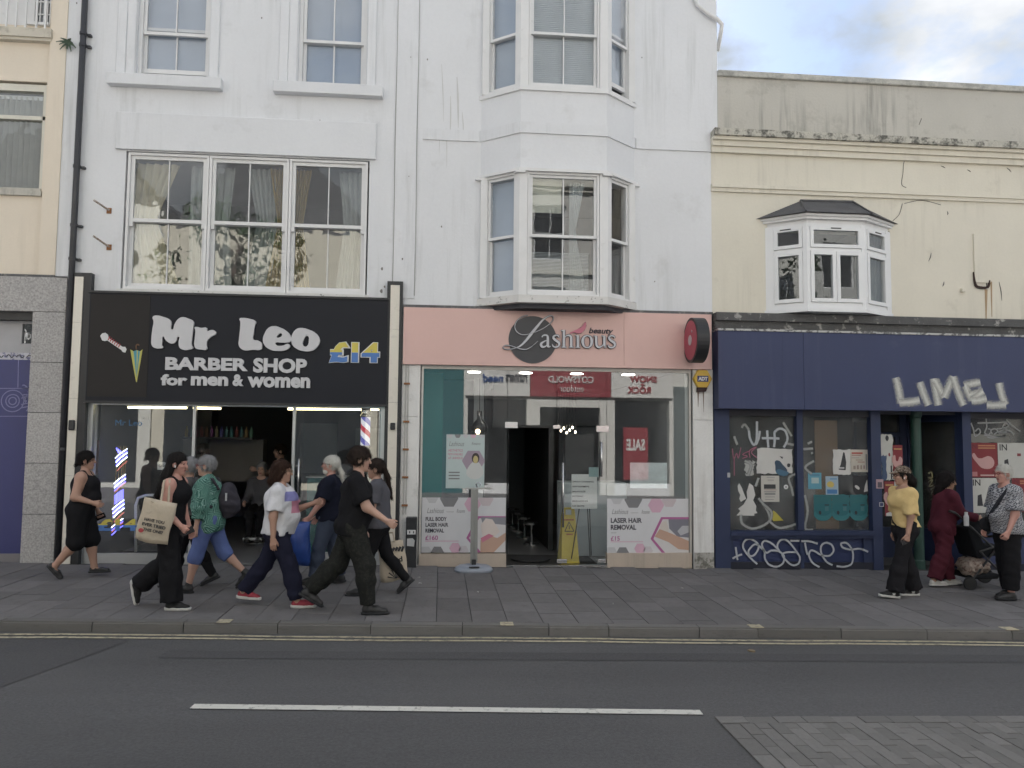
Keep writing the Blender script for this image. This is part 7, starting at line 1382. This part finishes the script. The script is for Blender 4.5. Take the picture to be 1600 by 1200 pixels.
def tee_print(name):
    m = cloth(name,(.62,.62,.65),var=.05); t = m.node_tree; N = t.nodes; K = t.links.new; b = N['Principled BSDF']; src = b.inputs['Base Color'].links[0].from_socket
    tc = N.new('ShaderNodeTexCoord'); sp = N.new('ShaderNodeSeparateXYZ'); K(tc.outputs['Object'], sp.inputs[0])
    def cmp(sock, lo_, hi_):
        a = N.new('ShaderNodeMath'); a.operation = 'COMPARE'; a.inputs[1].default_value = (lo_+hi_)/2; a.inputs[2].default_value = (hi_-lo_)/2; K(sock, a.inputs[0]); return a.outputs[0]
    def both(a_, b_): q = N.new('ShaderNodeMath'); q.operation = 'MULTIPLY'; K(a_, q.inputs[0]); K(b_, q.inputs[1]); return q.outputs[0]
    for (x0,x1,z0,z1,c) in ((.09,.4,1.13,1.23,(.22,.22,.45)),(.15,.4,1.0,1.13,(.5,.22,.3))):
        x = N.new('ShaderNodeMix'); x.data_type = 'RGBA'; x.inputs['B'].default_value = (*c,1); K(both(cmp(sp.outputs['X'],x0,x1),cmp(sp.outputs['Z'],z0,z1)), x.inputs['Factor']); K(src, x.inputs['A']); src = x.outputs['Result']
    K(src, b.inputs['Base Color']); return m
def glasses(k, mat=None):
    P = k['P']; mb = MB(); mt_ = mat or solid((.05,.03,.03),.3)
    for sd in (1,-1):
        mb.tube([P(.104,sd*(.032+.022*math.cos(t)),.012+.017*math.sin(t)) for t in [q*math.pi/5 for q in range(11)]],.0032,5,cap=False); mb.tube([P(.103,sd*.054,.016),P(.04,sd*.079,.018),P(-.01,sd*.083,.012)],.0028,5)
    mb.tube([P(.106,.01,.014),P(.108,0,.016),P(.106,-.01,.014)],.003,5); mb.build('glasses', mt_, k['ob'])
def earbud(k, sd=-1):
    P = k['P']; mb = MB(); mb.tube([P(.012,sd*.088,-.004),P(.022,sd*.089,-.03)],.006,6); mb.build('earbud', solid((.7,.7,.7),.3), k['ob'])
def wtube(name, J, pts, r_, mat, par, n=8): return MB().tube([J['w'](p) for p in pts], r_, n).build(name, mat, par)
# 1 woman in black tank top, far left
J1 = person('woman in black tank top and knee-length shorts walking at far left',122,902,1.52,1,[(14,10,0),(-2,-38,-48)],[(8,22,8,0),(-10,72,10,0)],lean=3,skin='mid',build=(1.12,1.25,1.2),belly=.08,bust=.07,hips=1.22,
  hair=dict(mat=HBLK,t=.016,face=.07,wr=.001,tail=(((-.1,0,-.02),(-.13,0,-.05),.03,.02),)),top=dict(mat=BLK2,sleeve=0,g=.012,hem=-.05,neck=(.11,.1,.14),name='tank_top'),bottom=dict(mat=BLK,len=.08,flare=(.035,.03),waist=.16,name='shorts'),shoes=dict(mat=DARKSH,high=0,cut=True),curl=(1.2,.5),yaw=8)
# 2 woman in black jumpsuit
def x2(k): earbud(k)
J2 = person('woman with long dark hair in sleeveless black top walking with tote bag',262,950,1.6,1,[(-10,-50,-78),(8,4,0)],[(2,20,6,0),(-4,48,5,0)],lean=4,head=(-4,6),skin='red',build=(1.0,1.1,1.08),bust=.05,hips=1.12,
  hair=dict(mat=HBLK,t=.012,long=True,face=.08,locks=(((-.03,.0,.0),(-.085,.0,-.15),.085,.08),((-.09,0,-.15),(-.17,0,-.36),.075,.045),((-.02,-.06,-.02),(-.05,-.06,-.17),.035,.04),((-.02,.06,-.02),(-.05,.06,-.17),.035,.04))),top=dict(mat=BLK,sleeve=0,g=.012,hem=-.1,neck=(.075,.08,.075),name='sleeveless_top'),bottom=dict(mat=BLK,len=.98,flare=(.03,.06),waist=.14),shoes=dict(mat=CANV,high=1.2,sole=WSOLE,st=.004),curl=(.6,1.1),extra=x2,yaw=-6)
# 3 grey-haired companion half hidden
J3 = person('grey-haired person in grey tee partly hidden behind leafy-shirt woman',293,917,1.5,-1,[(14,6,0),(-14,-30,-25)],[(10,40,8,0),(-6,20,8,0)],lean=3,skin='mid',build=(1.05,1.15,1.05),hair=dict(mat=HGRY,t=.018),top=dict(mat=GREYT2,hem=-.08),bottom=dict(mat=BLK),shoes=dict(mat=DARKSH),extra=lambda k: glasses(k))
# 4 woman in green leafy shirt
J4 = person('grey-haired woman in green leaf-print shirt and blue leggings walking left',323,924,1.56,-1,[(16,12,2),(-22,-46,-42)],[(4,8,10,0),(4,8,10,0)],lean=5,head=(0,0),skin='pale',build=(1.0,1.1,1.0),belly=.04,bust=.05,hips=1.1,
  hair=dict(mat=HGRY,t=.016,face=.08),top=dict(mat=LEAFY,sleeve=1.62,g=.024,hem=-.17,drape=.2,loose=.022,wr=.0045,neck=(.075,.075,.07),name='leaf_print_shirt'),bottom=dict(mat=PERI,len=.28,flare=(.012,.015),name='leggings'),shoes=dict(mat=DARKSH,high=1.5),curl=(.5,.5),extra=lambda k: glasses(k, solid((.25,.05,.05),.3)))
# 5 woman in white tee
J5 = person('dark-haired woman in white tee and navy trousers striding right',432,947,1.56,1,[(-24,-36,-6),(22,14,0)],[(32,112,4,10),(-6,2,12,0)],lean=1,head=(0,0),skin='mid',build=(1.06,1.18,1.05),belly=.07,bust=.06,hips=1.12,
  hair=dict(mat=HBRN,t=.02,long=True,bob=True,face=.09,wr=.004,locks=(((-.06,0,-.02),(-.12,0,-.1),.075,.04),)),top=dict(mat=tee_print('printed_white_tee'),sleeve=.8,g=.022,hem=-.06,loose=.03,wr=.0042,drape=.06,name='white_tee'),bottom=dict(mat=NAVY,len=.97,flare=(.015,.035),waist=.08),shoes=dict(mat=REDC,high=0,sole=WSOLE,st=.006),curl=(1.1,.35),extra=lambda k: glasses(k, solid((.2,.15,.1),.3)))
# 6 man with white ponytail
J6 = person('man with long white ponytail in black tee and jeans',512,913,1.56,-1,[(16,8,0),(-8,-14,-4)],[(20,36,6,0),(14,30,6,0)],lean=-1,head=(0,-4),skin='red',build=(1.1,1.22,1.05),belly=.06,
  hair=dict(mat=HWHT,t=.012,face=.08,tail=(((-.1,0,.0),(-.15,0,-.09),.026,.03),((-.15,0,-.09),(-.185,0,-.24),.03,.012)),beard=HWHT),top=dict(mat=DKNAVY,sleeve=.8,g=.02,hem=-.08,loose=.03,drape=.08,name='black_tee'),bottom=dict(mat=JEAN,len=.97,flare=(.012,.02)),shoes=dict(mat=DARKSH),extra=lambda k: glasses(k))
# 7 tall man in black tee and camo trousers
J7 = person('tall dark-haired man in black tee and dark camouflage trousers striding right',548,957,1.72,1,[(-22,-46,-30),(20,6,0)],[(0,10,8,0),(26,56,8,0)],lean=5,head=(0,4),skin='pale',build=(1.08,1.15,1.08),belly=.04,
  hair=dict(mat=HDK,t=.026,face=.075,wr=.004),top=dict(mat=BLK,sleeve=.78,g=.022,hem=-.12,loose=.03,drape=.12,name='black_tee'),bottom=dict(mat=CAMO,len=.96,flare=(.03,.03),wr=.006),shoes=dict(mat=DARKSH,high=1.4),curl=(.6,.8))
# 8 woman in grey tee behind him
J8 = person('woman with long ponytail in grey tee carrying a printed paper bag',588,929,1.56,-1,[(14,10,0),(-16,-40,-40)],[(8,24,8,0),(-4,2,8,0)],lean=3,skin='mid',build=(1.05,1.1,1.0),bust=.04,
  hair=dict(mat=HDK,t=.012,face=.08,tail=(((-.1,0,.02),(-.15,0,-.1),.03,.032),((-.15,0,-.1),(-.2,0,-.36),.032,.012))),top=dict(mat=GREYT,sleeve=.7,g=.022,hem=-.08,loose=.025,drape=.08,name='grey_tee'),bottom=dict(mat=BLK,name='leggings'),shoes=dict(mat=DARKSH),curl=(.6,1.3))
# 9 woman in yellow top
def x9(k):
    glasses(k, solid((.04,.02,.02),.2)); earbud(k, 1); P, hs = k['P'], k['hs']
    F = Field(k['hc']-np.array([.2,.2,.2])*hs, k['hc']+np.array([.24,.2,.2])*hs, .0075); F.ell(P(-.012,0,.05), np.array([.108,.09,.088])*hs, .01, Rm=k['Rh']); F.plane(P(0,0,.045), k['Rh'] @ np.array([.1,0,-1])); F.seg(P(.09,.0,.05), P(.16,0,.036), (.007*hs,.06*hs), (.005*hs,.045*hs), .01); k['child']('cap', F, cloth('camo_cap',(.16,.12,.09),scale=20,blotch=.8,blotchcol=(.4,.33,.27),stops=(.5,.56)))
J9 = person('woman in yellow top and black flared trousers with patterned cap',1416,933,1.6,-1,[(18,12,6),(-10,-14,0)],[(4,12,6,0),(-4,4,10,0)],lean=1,head=(0,0),skin='mid',build=(1.0,1.05,1.0),bust=.045,hips=1.05,
  hair=dict(mat=HBLK,t=.01,face=.08,tail=(((-.09,0,0),(-.14,0,-.06),.05,.055),((-.14,0,-.06),(-.16,0,-.11),.055,.03))),top=dict(mat=YELT,sleeve=.95,g=.022,hem=-.0,loose=.03,wr=.005,neck=(.11,.12,.085),name='yellow_top'),bottom=dict(mat=BLK2,len=.99,flare=(.01,.06),waist=.12),shoes=dict(mat=CANV,sole=WSOLE,st=.004,stripe=solid((.6,.6,.58))),curl=(1.2,.5),extra=x9)
# 10 woman in maroon pushing the pushchair
J10 = person('woman in maroon suit pushing a pushchair',1476,916,1.5,1,[(10,8,4),(-12,-22,0)],[(20,74,4,0),(24,76,4,0)],lean=8,head=(-20,8),skin='tan',build=(1.0,1.1,1.0),bust=.05,hips=1.1,
  hair=dict(mat=HBLK,t=.022,long=True,bob=True,face=.085,wr=.004,locks=(((-.06,0,0),(-.1,0,-.16),.08,.06),((-.1,0,-.14),(-.12,0,-.26),.06,.03))),top=dict(mat=MAROON,sleeve=1.95,g=.024,hem=-.14,loose=.014,drape=.16,wr=.005,name='maroon_jacket'),bottom=dict(mat=MAROON,len=.97,flare=(.03,.05),wr=.005),shoes=dict(mat=WSH,high=0,sole=WSOLE),curl=(1.5,1.5))
# 11 man in patterned shirt, right edge
J11 = person('white-haired man in patterned short-sleeved shirt at the right edge',1577,936,1.63,-1,[(4,2,0),(-4,-8,-4)],[(8,26,8,0),(6,22,8,0)],lean=1,head=(4,0),skin='red',build=(1.08,1.18,1.05),belly=.06,
  hair=dict(mat=HWHT,t=.008,face=.085,wr=.0012),top=dict(mat=ZIG,sleeve=.85,g=.024,hem=-.1,loose=.035,drape=.1,name='patterned_shirt'),bottom=dict(mat=BLK,len=.9,flare=(.025,.03)),shoes=dict(mat=DARKSH),extra=lambda k: glasses(k, solid((.25,.05,.05),.3)),curl=(.8,.8))
# barber and customer indoors
J12 = person('barber in black tee cutting hair inside the barber shop',0,1,1.62,1,[(2,0,0),(-2,-2,0)],[(55,105,8,20),(45,110,8,20)],lean=6,skin='pale',hair=dict(mat=HDK,t=.02),top=dict(mat=BLK,hem=-.08),bottom=dict(mat=BLK),shoes=dict(mat=DARKSH),loc=(-2.78,2.75,gz(-3)),yaw=200)
J13 = person('customer with grey hair seated under a cape in barber chair',2,1,1.6,1,[(82,4,0),(82,4,0)],[(20,70,8,0),(20,70,8,0)],skin='pale',hair=dict(mat=HGRY,t=.012),top=dict(mat=GREYT,hem=-.06,sleeve=1.9),bottom=dict(mat=BLK),shoes=dict(mat=DARKSH),loc=(-3.05,2.28,.08),yaw=-90)
# ------------------------------------------------------------------ things they carry
CANVAS = cloth('canvas',(.5,.43,.34),var=.06); 
def bag_mesh(T, w_, hgt, d_, seed=1, flare=1.0):
    mb = MB(T); n, m_ = 14, 8; vs = []
    for side in (-1,1):
        for j in range(m_+1):
            for i in range(n+1):
                u, v = i/n, j/m_; b_ = d_*(math.sin(math.pi*u)**.6)*(math.sin(math.pi*min(1,v*.9+.1)))**.5
                vs.append(((u-.5)*w_*(1+(flare-1)*(1-v))+.006*math.sin(v*9+seed), side*(b_+.004)+.008*math.sin(u*7+v*5+seed), -hgt*(1-v)+.008*math.sin(u*6+seed)*(1-v)))
    K_ = (n+1)*(m_+1); fs = []
    for j in range(m_):
        for i in range(n): a = j*(n+1)+i; fs.append((a,a+1,a+n+2,a+n+1)); fs.append((K_+a,K_+a+n+1,K_+a+n+2,K_+a+1))
    ring = [i for i in range(n+1)]
    for i in range(n): fs.append((K_+i,K_+i+1,i+1,i)); t0 = m_*(n+1); fs.append((t0+i,t0+i+1,K_+t0+i+1,K_+t0+i))
    for j in range(m_): a = j*(n+1); fs.append((a,a+n+1,K_+a+n+1,K_+a)); a += n; fs.append((K_+a,K_+a+n+1,a+n+1,a))
    return mb.add(vs, fs)
# tote bag, hangs from the shoulder of the jumpsuit woman (camera side)
sh2 = J2['w'](J2['A'][1][0]*J2['s']); yb = sh2[1]-.12
tp = at(252,782,yb); T = Matrix.Translation(tuple(tp)) @ Matrix.Rotation(R(12),4,'Y')
tb = thing('tote_bag','cream canvas tote bag printed HAVE YOU EVER TRIED THIS ONE?','bag',(tp[0],yb,tp[2]-.43))
bag_mesh(T,.33,.43,.035,2).build('bag_body', CANVAS, tb, smooth=True)
MB().tube([T @ Vector((-.09,-.01,-.02)), Vector((sh2[0]-.04,yb-.0,sh2[2]-.22)), Vector((sh2[0]-.03,sh2[1]-.05,sh2[2]+.05)), Vector((sh2[0],sh2[1]+.04,sh2[2]+.04))],.012,6).build('handle', CANVAS, tb); MB().tube([T @ Vector((.1,.0,-.02)), Vector((sh2[0]+.03,yb+.04,sh2[2]-.2)), Vector((sh2[0]+.02,sh2[1]-.04,sh2[2]+.06)), Vector((sh2[0]+.03,sh2[1]+.05,sh2[2]+.03))],.012,6).build('handle', CANVAS, tb)
def on_bag(s_, u0,u1,v0,v1, T, yoff, par, mat=INK, bold=.035):
    o = text(s_,(u0,u1,v0,v1),0,.001,'print',mat,par,bold=bold); me = o.data
    for v in me.vertices: v.co = T @ Vector((v.co.x, v.co.y+yoff, v.co.z))
for s_,a,b,v in (('HAVE YOU',-.1,.1,-.19),('EVER TRIED',-.11,.125,-.24),('THIS ONE?',-.09,.11,-.29)): on_bag(s_,a,b,v-.032,v,T,-.049,tb)
MB(T).lathe([(.025,-.0005),(.025,.0005)],(0,0,0),14).mesh('tmp',RED); c_ = [(-.105+.026*math.cos(q*.5),-.325+.022*math.sin(q*.5)) for q in range(12)]
mb = MB(T); mb.prism(c_,-.05,-.048); mb.build('red_print', RED, tb)
# phones
for J,i,lab in ((J2,1,'dark phone held by the jumpsuit woman'),(J1,0,'dark phone held by tank top woman'),(J9,0,'black phone held low by the woman in yellow')):
    p = J['w'](J['hand'][i]); mb = MB(Matrix.Translation(p) @ Matrix.Rotation(R(-25),4,'Y')); mb.box(-.07,.07,-.006,.006,-.034,.034); mb.build('phone', M('phone_'+lab[-6:],(.015,.013,.015),.2), bevel=.004, label=lab, cat='phone')
# backpack on the leafy-shirt woman
W4 = J4['W']; s4 = J4['s']; c4 = J4['chs']*s4
F = Field(c4+np.array([-.42,-.2,-.34]), c4+np.array([.02,.2,.2]), .011); F.ell(c4+np.array([-.235,0,-.1]),(.105,.14,.21),.02); F.ell(c4+np.array([-.3,0,-.16]),(.075,.115,.12),.03); F.wrinkle(.003,36,4)
bp4 = thing('backpack','dark grey backpack worn by leafy-shirt woman','backpack',tuple(W4 @ Vector(c4+np.array([-.24,0,-.32])))); 
def wplace(name, F, mat, W, par): P_, F_ = F.mesh(); P_ = np.array([tuple(W @ Vector(p)) for p in P_]); return place(name, np_mesh(name,[(P_,F_,0)],[mat]), par)
BPM = cloth('backpack_nylon',(.05,.047,.058)); wplace('pack_body', F, BPM, W4, bp4)
for sd in (1,-1): MB().tube([W4 @ Vector(c4+np.array(q)*1) for q in ((-.15,sd*.09,.02),(-.08,sd*.1,.145),(.02,sd*.1,.15),(.115,sd*.09,.04),(.09,sd*.13,-.1),(-.1,sd*.16,-.17))],.017,8).build('strap', BPM, bp4, smooth=True)
mb = MB(); a_ = W4 @ Vector(c4+np.array([-.25,.143,-.06])); mb.box(a_.x-.012,a_.x+.008,a_.y-.004,a_.y+.004,a_.z-.04,a_.z+.05); mb.build('logo_patch', solid((.5,.5,.5)), bp4)
# blue carrier bag held by ponytail man
h6 = J6['w'](J6['hand'][0]); 
BLUEB = M('blue_plastic',(.02,.06,.26),.3,var=.25,scale=10,bump=1.0,bscale=14); bb = thing('carrier_bag','bright blue plastic carrier bag in front of ponytail man','bag',(h6.x-.06,h6.y,h6.z-.5))
T = Matrix.Translation((h6.x-.07,h6.y-.03,h6.z+.02)); bag_mesh(T,.26,.52,.1,5,1.15).build('bag_body', BLUEB, bb, smooth=True); MB().tube([T @ Vector((-.05,0,-.01)), h6, T @ Vector((.06,0,-.01))],.01,6).build('handle', BLUEB, bb)
# printed paper bag of the grey-tee woman
h8 = J8['w'](J8['hand'][1]); yb = h8.y-.06; tp = at(610,846,yb); T = Matrix.Translation(tuple(tp)) @ Matrix.Rotation(R(-8),4,'Y')
pb8 = thing('paper_bag','cream printed bag with black leaf drawings and the letters med','bag',(tp[0],yb,tp[2]-.45)); bag_mesh(T,.3,.46,.05,3,1.12).build('bag_body', CANVAS, pb8, smooth=True)
for dx in (-.05,.05): MB().tube([T @ Vector((dx,-.01,-.01)), T @ Vector((dx*.8,0,.1)), Vector((h8.x+dx*.2,h8.y,h8.z))],.011,6).build('handle', CANVAS, pb8)
on_bag('med',-.04,.12,-.245,-.18,T,-.062,pb8)
mb = MB(T)
for k in range(7): a = R(15+k*25); stroke(mb,[(.02,-.43),(.02+.1*math.cos(a),-.43+.12*math.sin(a))],[.004,.016],-.064,.001,3)
for k in range(5): stroke(mb,[(-.02+.035*k,-.12+.012*math.sin(k)),(.01+.035*k,-.07)],[.02,.03],-.064,.001,3); stroke(mb,[(-.12,-.06-.05*k*.4),(-.07,-.05-.05*k*.5)],[.02,.008],-.064,.001,3)
mb.uv = None; mb.build('leaf_print', INK, pb8)
# print on the white tee
s5 = J5['s']; W5 = J5['W']; c5 = J5['chs']*s5
# cross-body strap and bag of the man at the right edge
W11 = J11['W']; c11 = J11['chs']*J11['s']; sb = thing('shoulder_bag','dark cross-body bag strap of the patterned-shirt man','bag',tuple(W11 @ Vector(c11)))
MB().tube([W11 @ Vector(c11+np.array(q)) for q in ((-.05,.1,.14),(.07,.13,.12),(.15,.1,.0),(.21,.05,-.14),(.2,-.06,-.26),(.08,-.17,-.3))],.022,8).build('strap', cloth('strap_web',(.03,.032,.04)), sb, smooth=True)
F = Field(c11+np.array([-.12,-.34,-.5]),c11+np.array([.26,-.08,-.18]),.012); F.ell(c11+np.array([.08,-.21,-.34]),(.13,.05,.1),.02); wplace('pouch', F, cloth('bag_nylon',(.025,.026,.03)), W11, sb)
# pushchair
pc0 = ground(1528,922); px_, py_ = pc0[0]+.16, pc0[1]+.25; g0 = gz(px_); pc = thing('pushchair','black pushchair with loaded under-basket pushed by the woman in maroon','pushchair',(px_,py_,g0))
PBK = M('pushchair_frame',(.02,.02,.022),.4); PFB = cloth('pushchair_fabric',(.02,.021,.024))
for dx,r_ in ((-.26,.085),(.3,.11)):
    for dy in (-.24,.24):
        T = Matrix.Translation((px_+dx,py_+dy,g0+r_)) @ Matrix.Rotation(R(90),4,'X'); w_ = MB(T).lathe([(r_*.72,-.02),(r_,-.018),(r_,.018),(r_*.72,.02)],(0,0,0),20).build('wheel', solid((.02,.02,.02),.8), pc); MB(T).lathe([(r_*.7,-.012),(r_*.7,.012)],(0,0,0),14).build('hub', solid((.12,.12,.13),.4), w_)
for dy in (-.23,.23):
    for a,b in (((-.26,.085),(.12,.52)),((.3,.11),(-.1,.5)),((.12,.52),(-.42,1.0)),((-.1,.5),(.3,.62))): MB().tube([(px_+a[0],py_+dy,g0+a[1]),(px_+b[0],py_+dy,g0+b[1])],.014,8).build('frame_tube', PBK, pc)
MB().tube([(px_-.42,py_-.23,g0+1.0),(px_-.46,py_-.2,g0+1.02),(px_-.46,py_+.2,g0+1.02),(px_-.42,py_+.23,g0+1.0)],.018,8).build('handlebar', PBK, pc)
MB().prism([(px_-.1,g0+.4),(px_+.32,g0+.46),(px_+.34,g0+.56),(px_+.02,g0+.56),(px_-.14,g0+.82),(px_-.23,g0+.8)],py_-.2,py_+.2).build('seat', PFB, pc, bevel=.02)
F = Field((px_-.4,py_-.3,g0+.5),(px_+.35,py_+.3,g0+1.0),.014); F.ell((px_+.02,py_,g0+.74),(.22,.21,.17),.02); F.plane((px_+.02,py_,g0+.7),(.6,0,-1)); wplace('hood', F, PFB, Matrix.Identity(4), pc)
MB().box(px_-.22,px_+.2,py_-.19,py_+.19,g0+.13,g0+.2).build('basket', PFB, pc, bevel=.02)
F = Field((px_-.34,py_-.28,g0+.1),(px_+.3,py_+.28,g0+.5),.013); F.ell((px_-.06,py_-.04,g0+.29),(.2,.19,.11),.02); F.ell((px_-.15,py_-.1,g0+.26),(.12,.12,.12),.02); F.wrinkle(.009,44,3); P_,F_ = F.mesh(); place('blanket', np_mesh('blanket',[(P_,F_,0)],[cloth('floral_blanket',(.34,.28,.24),scale=12,blotch=.8,blotchcol=(.16,.09,.07),stops=(.5,.6))]), label='floral bundle in the pushchair basket', cat='blanket')
MB().lathe([(.03,0),(.032,.12),(.02,.15),(.02,.18)],(px_-.3,py_-.26,g0+.84),12).build('bottle', solid((.6,.6,.6),.3), label='white bottle clipped to the pushchair handle', cat='bottle')
bpy.data.scenes.remove(TMP)
